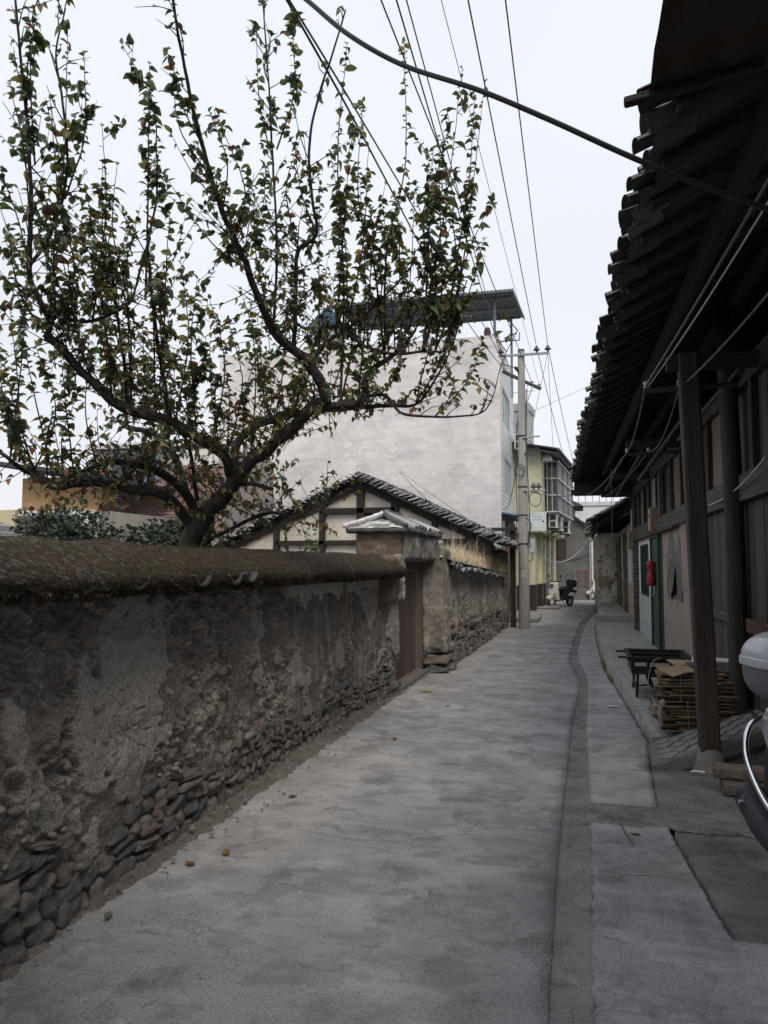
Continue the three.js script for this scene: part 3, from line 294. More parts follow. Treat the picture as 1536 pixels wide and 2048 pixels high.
// rows of stones against a face; faceX(z, y) is the plane they sit in
function stones(parent, z0, z1, rows, faceX, size, protr, max) {
  let y = -0.02, n = 0;
  for (let r = 0; r < rows; r++) {
    const h = size * R(0.85, 1.1) * (r === 0 ? 1.2 : 1 - r * 0.05); let z = z0 - R(0, 0.1);
    while (z > z1) {
      const flat = rnd() < 0.16, w = (flat ? R(1.35, 2.1) : R(0.7, 1.6)) * size * (z > -4.6 ? 1.25 : 1), hh = h * (flat ? R(0.4, 0.62) : R(0.85, 1.12));
      if (N3(z * 1.1, r * 0.8, 3.3) < 0.32 - r * 0.045 && n < max) {
        const o = mesh(pick(stoneGeos), pick(stoneMats)); o.name = 'stone'; o.scale.set(size * R(0.5, 0.8), hh * 0.56, w * 0.54);
        o.position.set(faceX(z, y) + protr * R(0.2, 1) - o.scale.x * 0.35, y + h / 2 + R(-0.012, 0.012) + 0.02 * N3(z * 2, r), z - w / 2); o.rotation.set(R(-0.3, 0.3) + (flat ? 0.12 : 0), R(-0.2, 0.2), R(-0.1, 0.2)); parent.add(o); n++;
        if (flat && hh < h * 0.55) { const q = o.clone(); q.material = pick(stoneMats); q.geometry = pick(stoneGeos); q.position.y += h * 0.46; q.position.z += R(-0.03, 0.03); q.scale.y = h * 0.26; o.position.y -= h * 0.14; parent.add(q); n++; }
      }
      z -= w * 0.98;
    }
    y += h * 0.9;
  }
}
const wallBase = table([[2, -2.24], [-2.6, -2.27], [-3.5, -2.34], [-6.4, -2.41], [-8.4, -2.4], [-9.2, -2.33], [-9.7, -2.24], [-12, -2.1], [-20.8, -1.97]]);
const limeC = [0.68, 0.65, 0.6], mudA = [0.205, 0.182, 0.162], mudB = [0.37, 0.335, 0.298], plA = [0.43, 0.405, 0.37];
function mudFace(z, y, far) { // -> [x offset, colour]; relief is real, colour only varies with the earth itself
  const w1 = fbm(z * 2.1, y * 2.1, 1.5, 3), region = far ? 1 : sstep(-5.6, -7.0, z + 0.5 * w1);
  const lump = fbm(z * 7, y * 8, 3.1, 4), cell = worley(z * 17 + 0.6 * lump, y * 19, 3), cell2 = worley(z * 44, y * 46, 8), rid = 1 - Math.abs(fbm(z * 12, y * 12, 6.2, 3)) * 2.6;
  const coarse = sstep(-0.18, 0.16, fbm(z * 1.7, y * 2.2, 9.4, 3) + (region < 0.5 ? 0.1 : -0.1));
  let d = 0.05 * w1 + lerp(0.018, 0.06, coarse) * lump * 1.8;
  d += coarse * (0.04 * (0.5 - cell[0]) * (cell[2] > 0.35 ? 1.2 : 0.2) + 0.012 * rid + 0.02 * (0.4 - cell2[0]) * (cell2[2] > 0.3 ? 1 : 0.2));
  d += 0.005 * region * N3(z * 60, y * 7, 2) + 0.004 * N3(z * 50, y * 50, 4);
  let c = mix3(mudA, mudB, clamp(0.5 + 1.3 * fbm(z * 2.5, y * 3, 20, 4) + 0.35 * N3(z * 30, y * 9, 21) * region)); const st = 0.9 + 0.35 * cell[2] * coarse - 0.12; c = c.map((v) => v * st * (1 + 0.4 * N3(z * 46, y * 46, 31) + 0.25 * N3(z * 19, y * 23, 37)));
  const drip = region * sstep(0.12, 0.42, N3(z * 13, y * 1.3, 90) + 0.5 * N3(z * 37, y * 3, 91)); c = mix3(c, [0.5, 0.475, 0.44], 0.5 * drip);
  const red = sstep(0.15, 0.4, fbm(z * 1.2, y * 1.6, 44, 3)); c = [c[0] * (1 + 0.09 * red), c[1], c[2] * (1 - 0.05 * red)];
  // smoother clay skim that has not fallen off
  let skim = sstep(0.035, 0.055, fbm(z * 1.5, y * 1.1, 33, 5) - (far ? 0 : 0.07 + 0.08 * sstep(-6.4, -5.2, z)) + 0.06 * fbm(z * 12, y * 12, 35, 3)) * (far ? 0.5 : 1);
  if (!far) { const e = Math.hypot((z + 3.72 + 0.25 * (y - 0.8)) / 0.42, (y - 0.95) / 0.62) + 1.1 * fbm(z * 3.5, y * 3.5, 55, 5); skim = Math.max(skim, sstep(1.0, 0.97, e)); }
  if (skim > 0) { const wc = worley(z * 8 + 0.8 * fbm(z * 6, y * 6, 5, 3), y * 8, 61), crk = sstep(0.05, 0.0, wc[1] - wc[0]) * sstep(-0.05, 0.1, fbm(z * 3, y * 3, 77, 2)); d = lerp(d, 0.05 * w1 + 0.03 + 0.022 * fbm(z * 9, y * 9, 12, 4) + 0.006 * (0.4 - cell2[0]) - 0.02 * crk, skim); c = mix3(c, plA.map((v) => v * (1 + 0.25 * fbm(z * 6, y * 6, 13, 3))), skim * 0.85); }
  return [d, c];
}
// the long near wall
{
  const wall = thing('mud_wall', 'crumbling brown mud wall on river stones with a mossy rounded top', 'wall');
  const Y1 = 1.6, face = (z, y) => wallBase(z) - 0.035 - 0.05 * sstep(0.3, 1.5, y) - 0.03 * sstep(-9.0, -9.75, z) * sstep(1.2, 0.2, y);
  const NZ = 1240, NY = 205;
  part(wall, 'wall_face', grid(NZ, NY, (i, j) => {
    const z = lerp(0.4, -9.78, i / NZ), y = lerp(-0.05, Y1, j / NY); let [d, c] = mudFace(z, y, false);
    const base = sstep(0.62, 0.4, y + 0.13 * fbm(z * 1.6, 2, 8, 3)); d = lerp(d, d * 0.6 - 0.02, base);
    const limeEdge = 1.37 - 0.2 * sstep(-0.1, 0.5, fbm(z * 3.2, 4, 2, 4)) + 0.03 * N3(z * 19, 3); const lime = z < -6.1 ? sstep(limeEdge, limeEdge + 0.02, y) * sstep(-0.02, 0.05, fbm(z * 1.8, 7, 7, 3) + 0.16) * sstep(-6.1, -6.5, z) : 0;
    if (lime > 0) { d = lerp(d, 0.03 + 0.004 * N3(z * 20, y * 20, 2), lime); c = mix3(c, limeC.map((v) => v * (0.85 + 0.4 * fbm(z * 8, y * 3, 3, 3))), lime); }
    const end = sstep(-9.62, -9.78, z); return { p: [face(z, y) + d - 0.1 * end * end, y, z], uv: [z, y], c };
  }, true), M.mud);
  part(wall, 'wall_core', grid(1, 60, (i, j) => { const z = lerp(0.4, -9.75, j / 60); return { p: [-2.95, lerp(0, Y1, i), z], uv: [z, i], c: mudA }; }), M.mud);
  // broken end beside the gate
  part(wall, 'wall_end', grid(40, 110, (i, j) => { const y = lerp(-0.05, Y1, j / 110), t = i / 40, x = lerp(-2.95, wallBase(-9.78) - 0.13, t), d = 0.03 * fbm(x * 9, y * 9, 4, 4); const [, c] = mudFace(-9.8 - x, y, true); return { p: [x, y, -9.76 + d - 0.04 * sstep(0.7, 1, t) * 0], uv: [x, y], c }; }), M.mud);
  stones(wall, 0.2, -9.68, 5, (z, y) => face(z, y) - 0.014, 0.106, 0.018, 300);
  // grit and small stones in the earth
  const peb = []; for (let i = 0; i < 900; i++) { const z = R(-1.2, -9.6), y = R(0.4, 1.5), [d] = mudFace(z, y, false); if (fbm(z * 1.7, y * 2.2, 9.4, 3) < -0.05) continue; const s = R(0.006, 0.02) * (rnd() < 0.12 ? 1.8 : 1); let g = new THREE.IcosahedronGeometry(1, 1); g.scale(s * 0.7, s * R(0.45, 0.8), s * R(0.9, 1.7)); put(g, face(z, y) + d + s * 0.15, y, z, R(-0.5, 0.5), 0, R(-0.4, 0.4)); const k = R(0.7, 1.35); peb.push(paint(g, () => [0.2 * k, 0.18 * k, 0.16 * k])); }
  part(wall, 'embedded_grit', peb, mat('grit', { vc: true, rough: 0.9 }), 'stuff');
  // moss-grown top
  const prof = [[-2.26, 1.525], [-2.19, 1.515], [-2.145, 1.545], [-2.14, 1.585], [-2.18, 1.63], [-2.26, 1.685], [-2.36, 1.73], [-2.48, 1.765], [-2.6, 1.775], [-2.74, 1.76], [-2.88, 1.7], [-3.0, 1.61], [-3.02, 1.56]], PC = new THREE.CatmullRomCurve3(prof.map((p) => V(p[0], p[1], 0)));
  const capP = (z, t) => { const p = PC.getPoint(t), dx = wallBase(z) + 2.36, e = sstep(-9.25, -9.6, z); const n = fbm(z * 2.4, t * 4, 5, 3) * 0.035 + (t < 0.16 ? 0.06 * fbm(z * 7, 3, 8, 4) + 0.02 * N3(z * 40, t * 9, 1) : 0) + fbm(z * 13, t * 14, 8, 3) * 0.013 + 0.006 * N3(z * 60, t * 60, 4), cx = -2.58, cy = 1.6, a = V(p.x - cx, p.y - cy, 0), l = a.length(); a.multiplyScalar((1 + n / l) * (1 - 0.55 * e * e)); return [cx + a.x + dx * 0.6, cy + a.y + 0.012 * N3(z * 0.9, 3), z]; };
  const mossM = mat('moss', { t: T.mud, su: 0.35, bump: 0.006, rough: 1, vc: true });
  const mossC = (z, t) => { const k = 1 + 0.5 * fbm(z * 5, t * 9, 2, 4), li = sstep(0.2, 0.3, fbm(z * 36, t * 40, 60, 4) + 0.1 * sstep(-4.4, -2.6, z) - 0.02 * t) * 0.55, gr = sstep(0.0, 0.25, fbm(z * 3, t * 5, 81, 3)); return mix3(mix3([0.05 * k, 0.033 * k, 0.017 * k], [0.045 * k, 0.038 * k, 0.014 * k], gr), [0.24, 0.24, 0.23], li); };
  part(wall, 'moss_top', grid(70, 900, (i, j) => { const z = lerp(0.6, -9.66, j / 900), t = i / 70; return { p: capP(z, t), uv: [t * 1.1, z], c: mossC(z, t) }; }), mossM);
  const tuft = new THREE.BufferGeometry(); { const v = []; for (let k = 0; k < 3; k++) { const a = k * 2.1, l = 0.6 + 0.4 * ((k * 7) % 3) / 2; v.push(Math.cos(a) * 0.1, 0, Math.sin(a) * 0.1, -Math.cos(a) * 0.1, 0, -Math.sin(a) * 0.1, Math.sin(a * 1.7) * 0.45, l, Math.cos(a * 1.3) * 0.45); } tuft.setAttribute('position', new THREE.Float32BufferAttribute(v, 3)); tuft.computeVertexNormals(); }
  const NT = 60000, im = new THREE.InstancedMesh(tuft, mat('moss_tuft', { rough: 1, c: [1, 1, 1] }), NT), col = new THREE.Color(), qq = new THREE.Quaternion();
  for (let i = 0; i < NT; i++) { const z = 0.4 - 10 * Math.pow(rnd(), 1.0), t = rnd() < 0.22 ? R(0.03, 0.16) : R(0.05, 0.8), p = capP(z, t), p2 = capP(z, t + 0.01), nx = -(p2[1] - p[1]), ny = p2[0] - p[0]; const nv = V(-nx, -ny, 0).normalize(); if (nv.y < -0.3) nv.negate(); nv.x += R(-0.5, 0.5); nv.z += R(-0.6, 0.6); nv.normalize(); qq.setFromUnitVectors(V(0, 1, 0), nv); const s = R(0.005, 0.011) * (t < 0.15 ? 3.2 : 1); if (t < 0.13) nv.set(R(-0.2, 0.6), -1, R(-0.4, 0.4)).normalize(), qq.setFromUnitVectors(V(0, 1, 0), nv); _m.compose(V(...p), qq, V(s, s, s)); im.setMatrixAt(i, _m); const c = mossC(z, t), k = R(0.8, 1.25); im.setColorAt(i, col.setRGB(c[0] * k, c[1] * k, c[2] * k)); }
  im.name = 'moss_fuzz'; im.userData.kind = 'stuff'; wall.add(im);
  // ends of the curved tiles under the moss
  const tg = new THREE.CylinderGeometry(0.1, 0.1, 0.2, 12, 1, true, Math.PI * 0.18, Math.PI * 0.64); const tileG = mg([tg, (() => { const g = new THREE.CylinderGeometry(0.087, 0.087, 0.2, 12, 1, true, Math.PI * 0.18, Math.PI * 0.64); return g; })(), put(new THREE.RingGeometry(0.087, 0.1, 12, 1, Math.PI * 0.18 - Math.PI / 2 + Math.PI * 0.0, Math.PI * 0.64), 0, 0, 0)].slice(0, 2)); put(tileG, 0, 0, 0, 0, 0, 0);
  const arc = (r0, r1, len) => { const n = 12, a0 = Math.PI * 1.16, a1 = Math.PI * 1.84; const s = new THREE.Shape(); for (let i = 0; i <= n; i++) { const a = lerp(a0, a1, i / n); s[i ? 'lineTo' : 'moveTo'](Math.cos(a) * r1, Math.sin(a) * r1); } for (let i = n; i >= 0; i--) { const a = lerp(a0, a1, i / n); s.lineTo(Math.cos(a) * r0, Math.sin(a) * r0); } return new THREE.ExtrudeGeometry(s, { depth: len, bevelEnabled: false }).rotateY(Math.PI / 2); };
  const capTile = uvm(arc(0.098, 0.112, 0.26)); const tm = [[0.08, 0.08, 0.08], [0.12, 0.115, 0.11], [0.06, 0.06, 0.06]].map((c, i) => mat('cap_tile_' + i, { t: T.tile, su: 0.3, bump: 0.002, c, rough: 0.9 }));
  for (let z = -0.4; z > -9.3; z -= 0.215) { if (z > -2.9 || z < -4.9 || rnd() < 0.5) continue; const o = mesh(capTile, pick(tm)); o.name = 'tile'; o.position.set(-2.385 + (wallBase(z) + 2.36) * 0.6 + R(-0.02, 0.035), 1.656 + R(-0.014, 0.01), z + R(-0.012, 0.012)); o.rotation.set(R(-0.06, 0.06), R(-0.05, 0.05), R(-0.1, 0)); wall.add(o); }
}
// ---------- gate in the wall ----------
M.dryPl = mat('gate_render', { t: T.plaster, su: 1.3, bump: 0.01, rough: 1, vc: true });
function lumpBox(x0, x1, y0, y1, z0, z1, cf, amp, step = 0.035, round = 0.04) { // a box of earth with uneven faces and soft edges
  const nx = Math.ceil((x1 - x0) / step), ny = Math.ceil((y1 - y0) / step), nz = Math.ceil((z1 - z0) / step); let g = new THREE.BoxGeometry(1, 1, 1, nx, ny, nz); g.deleteAttribute('uv'); g.deleteAttribute('normal'); g = mergeVertices(g, 1e-5);
  const p = g.attributes.position, cx = (x0 + x1) / 2, cy = (y0 + y1) / 2, cz = (z0 + z1) / 2, hx = (x1 - x0) / 2, hy = (y1 - y0) / 2, hz = (z1 - z0) / 2, uv = new Float32Array(p.count * 2), col = new Float32Array(p.count * 3);
  for (let i = 0; i < p.count; i++) {
    let x = p.getX(i) * 2 * hx, y = p.getY(i) * 2 * hy, z = p.getZ(i) * 2 * hz; const q = V(clamp(x, -hx + round, hx - round), clamp(y, -hy + round, hy - round), clamp(z, -hz + round, hz - round)), d = V(x, y, z).sub(q); if (d.length() > 1e-6) d.setLength(round);
    const n = amp * (fbm((x + cx) * 5, (y + cy) * 5, (z + cz) * 5, 4) * 2 + 0.5 * N3((x + cx) * 26, (y + cy) * 26, (z + cz) * 26)), dn = d.clone().normalize(); q.add(d).addScaledVector(dn, n);
    p.setXYZ(i, cx + q.x, cy + q.y, cz + q.z); const X = cx + q.x, Y = cy + q.y, Z = cz + q.z, ax = Math.abs(dn.x) > Math.abs(dn.z); uv.set([ax ? Z : X, Math.abs(dn.y) > 0.8 ? (ax ? X : Z) : Y], i * 2); col.set(cf(X, Y, Z, dn), i * 3);
  }
  g.setAttribute('uv', new THREE.BufferAttribute(uv, 2)); g.setAttribute('color', new THREE.BufferAttribute(col, 3)); g.computeVertexNormals(); return g;
}
const renderC = (x, y, z) => { const a = fbm(x * 3, y * 2, z * 3 + 5, 4), s = N3(z * 40, y * 5, x * 40); let c = mix3([0.24, 0.218, 0.195], [0.4, 0.372, 0.336], clamp(0.5 + 1.4 * a + 0.3 * s)); const w = sstep(0.18, 0.3, fbm(x * 4, y * 2.2, z * 4, 4) + 0.08 * s); return mix3(c, [0.58, 0.56, 0.52], w * 0.8); };
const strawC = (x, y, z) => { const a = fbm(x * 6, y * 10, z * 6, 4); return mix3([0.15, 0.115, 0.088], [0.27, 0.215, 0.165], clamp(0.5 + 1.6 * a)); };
{
  const gate = thing('mud_gateway', 'low mud gateway with a weathered plank door and a white-limed tile roof', 'gateway');
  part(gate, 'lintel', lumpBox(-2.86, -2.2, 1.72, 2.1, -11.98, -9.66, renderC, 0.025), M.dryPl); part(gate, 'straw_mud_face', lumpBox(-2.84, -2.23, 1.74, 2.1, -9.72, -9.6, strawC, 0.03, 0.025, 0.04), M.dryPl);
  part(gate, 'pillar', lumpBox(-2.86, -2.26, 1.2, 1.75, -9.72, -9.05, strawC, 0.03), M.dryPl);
  part(gate, 'pillar', lumpBox(-2.9, -2.08, 0.34, 1.9, -12.5, -11.78, renderC, 0.028), M.dryPl);
  part(gate, 'buttress', lumpBox(-2.42, -2.02, 0.3, 1.02, -12.0, -11.74, renderC, 0.026, 0.025, 0.05), M.dryPl);
  part(gate, 'edging', lumpBox(-2.36, -2.23, 1.2, 1.8, -9.82, -9.56, (x, y, z) => mix3([0.36, 0.32, 0.28], limeC, sstep(-0.05, 0.15, fbm(x * 9, y * 4, z * 9, 4))), 0.03, 0.02, 0.05), M.dryPl);
  for (const [y, h, w] of [[0.28, 0.15, 0.38], [0.12, 0.16, 0.42], [-0.02, 0.14, 0.36]]) for (const [zz, xx] of [[-11.86, -2.2], [-12.2, -2.14]]) { const o = mesh(pick(stoneGeos), pick(stoneMats)); o.name = 'stone'; o.scale.set(w * 0.55, h * 0.55, 0.19); o.position.set(xx, y + 0.08, zz); o.rotation.y = R(-0.2, 0.2); gate.add(o); }
  // door: planks, frame post, head
  const planks = [[0.19, 0.155, 0.13], [0.14, 0.122, 0.11], [0.16, 0.135, 0.12], [0.14, 0.085, 0.066]].map((c, i) => mat('gate_plank_' + i, { t: T.wood, su: 0.6, sv: 2.4, bump: 0.004, c, rough: 0.85 }));
  let z = -9.86; for (let k = 0; z > -11.58; k++) { const w = [0.27, 0.23, 0.25, 0.22, 0.26, 0.24, 0.25, 0.22][k % 8]; part(gate, 'door_plank', box(0.032, 1.5, w - 0.006, -2.5 + (k % 2) * 0.004, 0.8, z - w / 2, { b: 0.004 }), planks[k < 4 ? 3 : [0, 2, 1][k % 3]]); z -= w; }
  part(gate, 'door_post', box(0.1, 1.6, 0.09, -2.46, 0.82, -11.74), planks[0]); part(gate, 'door_head', box(0.12, 0.13, 1.95, -2.48, 1.63, -10.82), planks[1]); part(gate, 'door_sill', box(0.22, 0.06, 1.9, -2.42, 0.025, -10.8), M.stone);
  // roof: plaster hip and tile ribs
  const limeM = mat('lime_mortar', { t: T.plaster, su: 1, bump: 0.012, rough: 1, c: [0.9, 0.9, 0.9], vc: true });
  const roofY = (x, zz) => 2.13 + 0.2 * Math.max(0, 1 - Math.max(Math.abs(x + 2.57) / 0.42, (zz + 9.98) / 0.5));
  part(gate, 'roof_bed', grid(24, 70, (i, j) => { const zz = lerp(-9.5, -12.08, j / 70), x = lerp(-2.95, -2.16, i / 24); const h = 0.2 * clamp(1 - Math.max(Math.abs(x + 2.57) / 0.42, (zz + 9.98) / 0.5), 0, 1); const gk = sstep(-0.04, 0.1, fbm(x * 6, zz * 6, 3, 4)), q = mix3([0.8, 0.8, 0.79], [0.22, 0.215, 0.2], gk * 0.9); return { p: [x + 0.03 * N3(x * 9, zz * 9, 1) * (h < 0.02 ? 1 : 0), 2.12 + h * 0.8 + 0.05 * fbm(x * 6, zz * 6, 2, 4), zz], uv: [x, zz], c: q }; }), limeM);
  part(gate, 'eave_course', lumpBox(-2.97, -2.15, 2.07, 2.13, -12.1, -9.5, (x, y, z) => { const k = 1 + 0.6 * fbm(x * 9, y * 9, z * 9, 3); return [0.13 * k, 0.125 * k, 0.12 * k]; }, 0.022, 0.03, 0.015), M.dryPl);
  const ribG = put(new THREE.CylinderGeometry(0.035, 0.045, 0.44, 7, 3), 0, 0, 0, 0, 0, 0), tmats = [[0.16, 0.16, 0.165], [0.5, 0.5, 0.5], [0.85, 0.85, 0.85]].map((c, i) => mat('gate_tile_' + i, { t: T.tile, su: 0.25, bump: 0.003, c }));
  for (let zz = -10.02; zz > -12.02; zz -= 0.082) { for (const s of [1, -1]) { const o = mesh(ribG, pick(tmats)); o.name = 'tile_rib'; o.position.set(-2.57 + s * 0.21, 2.245, zz + R(-0.01, 0.01)); o.rotation.z = s * (1.125 + R(-0.03, 0.03)); o.rotation.y = R(-0.04, 0.04); o.scale.setScalar(R(0.88, 1.1)); gate.add(o); } }
  part(gate, 'ridge', tube([[-2.57, 2.32, -9.96], [-2.57, 2.345, -10.2], [-2.57, 2.33, -11], [-2.57, 2.33, -12.05]], [0.05, 0.06, 0.055, 0.05], 8, { smooth: 20, wob: 0.35 }), tmats[0]);
  for (const s of [-1, 1]) part(gate, 'hip_ridge', tube([[-2.57, 2.34, -9.98], [-2.57 + s * 0.2, 2.24, -9.74], [-2.57 + s * 0.42, 2.15, -9.5]], [0.04, 0.035, 0.03], 7, { smooth: 10, wob: 0.4 }), tmats[s > 0 ? 0 : 2]);
  const brM = mat('bracket_cement', { c: [0.6, 0.6, 0.58] }); part(gate, 'bracket', box(0.05, 0.05, 0.14, -2.12, 2.0, -11.75), brM); part(gate, 'bracket', box(0.05, 0.03, 0.13, -2.11, 1.78, -11.8), brM);
}
// ---------- second wall, towards the pole ----------
const wall2Top = table([[-12, 1.68], [-14, 1.6], [-17, 1.5], [-19.8, 1.4], [-21, 1.38]]);
{
  const wall = thing('mud_wall', 'lower mud wall with dry grass on its tiled top between gate and utility pole', 'wall');
  const face = (z, y) => wallBase(z) - 0.03 - 0.05 * y; const NZ = 620, NY = 110;
  part(wall, 'wall_face', grid(NZ, NY, (i, j) => { const z = lerp(-12.2, -20.75, i / NZ), y = lerp(-0.05, wall2Top(z) + 0.02, j / NY); let [d, c] = mudFace(z, y, true); const base = sstep(0.66, 0.45, y + 0.13 * fbm(z * 1.6, 2, 8, 3)); d = lerp(d, d * 0.6 - 0.05, base); const pale = sstep(0.0, 0.35, fbm(z * 9, y * 0.9, 90, 3)); c = mix3(c.map((v) => v * 1.4), [0.55, 0.51, 0.465], 0.5 * pale); return { p: [face(z, y) + d, y, z], uv: [z, y], c }; }, true), M.mud);
  stones(wall, -12.3, -20.7, 5, (z, y) => face(z, y) - 0.01, 0.15, 0.04, 260);
  part(wall, 'wall_top', grid(8, 90, (i, j) => { const z = lerp(-12.1, -20.8, j / 90), t = i / 8, x = wallBase(z) + 0.08 - 0.75 * t; return { p: [x, wall2Top(z) + 0.05 + 0.12 * Math.sin(t * Math.PI) + 0.03 * fbm(z * 5, t * 4, 2, 3), z], uv: [x, z], c: [0.25, 0.24, 0.225] }; }), M.mud);
  part(wall, 'wall_end', lumpBox(-2.75, -1.96, -0.05, 2.02, -21.35, -20.45, (x, y, z) => { const [, c] = mudFace(x + z, y, true); return c.map((v) => v * 1.12); }, 0.05, 0.05, 0.1), M.mud);
  const arcT = uvm((() => { const s = new THREE.Shape(); for (let i = 0; i <= 8; i++) { const a = lerp(0.15, 0.85, i / 8) * Math.PI; s[i ? 'lineTo' : 'moveTo'](Math.cos(a) * 0.11, Math.sin(a) * 0.11); } for (let i = 8; i >= 0; i--) { const a = lerp(0.15, 0.85, i / 8) * Math.PI; s.lineTo(Math.cos(a) * 0.095, Math.sin(a) * 0.095); } return new THREE.ExtrudeGeometry(s, { depth: 0.34, bevelEnabled: false }).rotateY(Math.PI / 2); })());
  const tm = [[0.14, 0.138, 0.135], [0.22, 0.215, 0.21], [0.42, 0.42, 0.42]].map((c, i) => mat('coping_tile_' + i, { t: T.tile, su: 0.3, bump: 0.002, c }));
  for (let z = -12.25; z > -20.3; z -= 0.165) { const o = mesh(arcT, pick(tm)); o.name = 'tile'; o.position.set(wallBase(z) - 0.24 + R(-0.02, 0.02), wall2Top(z) + 0.0 + R(-0.015, 0.015), z); o.rotation.z = -0.32 + R(-0.08, 0.08); o.rotation.y = R(-0.08, 0.08); wall.add(o); }
}

console.log('03_walls', Date.now() - T0);
// ---------- buildings on the left and at the end of the lane ----------
const woodM = (n, c, o = {}) => mat(n, { t: T.wood, su: 0.6, sv: 2.4, bump: 0.004, rough: 0.85, c, ...o });
M.timber = woodM('black_timber', [0.035, 0.031, 0.028]);
M.plasterWarm = mat('limewash', { t: T.plaster, su: 2.2, bump: 0.006, c: [0.74, 0.68, 0.6] });
M.glass = mat('window_glass', { c: [0.05, 0.06, 0.065], rough: 0.06 });
M.greyTiles = [[0.2, 0.205, 0.21], [0.3, 0.3, 0.305], [0.4, 0.4, 0.4], [0.25, 0.25, 0.245]].map((c, i) => mat('grey_tile_' + i, { t: T.tile, su: 0.3, bump: 0.002, c }));
M.roofTiles = [[0.13, 0.135, 0.14], [0.22, 0.22, 0.225], [0.36, 0.36, 0.36], [0.09, 0.09, 0.095]].map((c, i) => mat('roof_tile_' + i, { t: T.tile, su: 0.3, bump: 0.002, c }));
// small curved tile, 0.2 wide, 0.2 long, lying along -z (downhill), arched up
const archTile = (() => { const n = 6, g = grid(n, 2, (i, j) => { const a = lerp(0.08, 0.92, i / n) * Math.PI, r = 0.098 - 0.01 * j; return { p: [Math.cos(a) * r, Math.sin(a) * r * 0.62, -j * 0.1 + 0.1], uv: [i * 0.03, j * 0.1] }; }); const b = g.clone(); b.scale(0.88, 0.72, 1); return mg([g, b]); })();
const windowSet = (parent, plane, c, w, h, m = {}) => { // plane 'z' faces +z, 'x' faces +x; c = centre of the opening on the wall face
  const [cx, cy, cz] = c, f = m.frame ?? M.timber, t = 0.05, P = (g) => { if (plane === 'x') g.rotateY(Math.PI / 2); return g.translate(cx, cy, cz); };
  const win = part(parent, 'window', P(mg([box(w, t, 0.08, 0, h / 2), box(w, t, 0.08, 0, -h / 2), box(t, h - t, 0.08, -w / 2, 0), box(t, h - t, 0.08, w / 2, 0)])), f);
  part(win, 'pane', P(new THREE.PlaneGeometry(w, h).translate(0, 0, 0.012)), m.glass ?? M.glass);
  const bars = m.bars ?? 2; for (let k = 1; k < bars; k++) part(win, 'mullion', P(box(0.03, h - t, 0.05, -w / 2 + (w * k) / bars, 0, 0.01)), f);
  if (m.sill) part(win, 'sill', P(box(w + 0.14, 0.06, 0.16, 0, -h / 2 - 0.05, 0.04)), m.sill);
  return win;
};
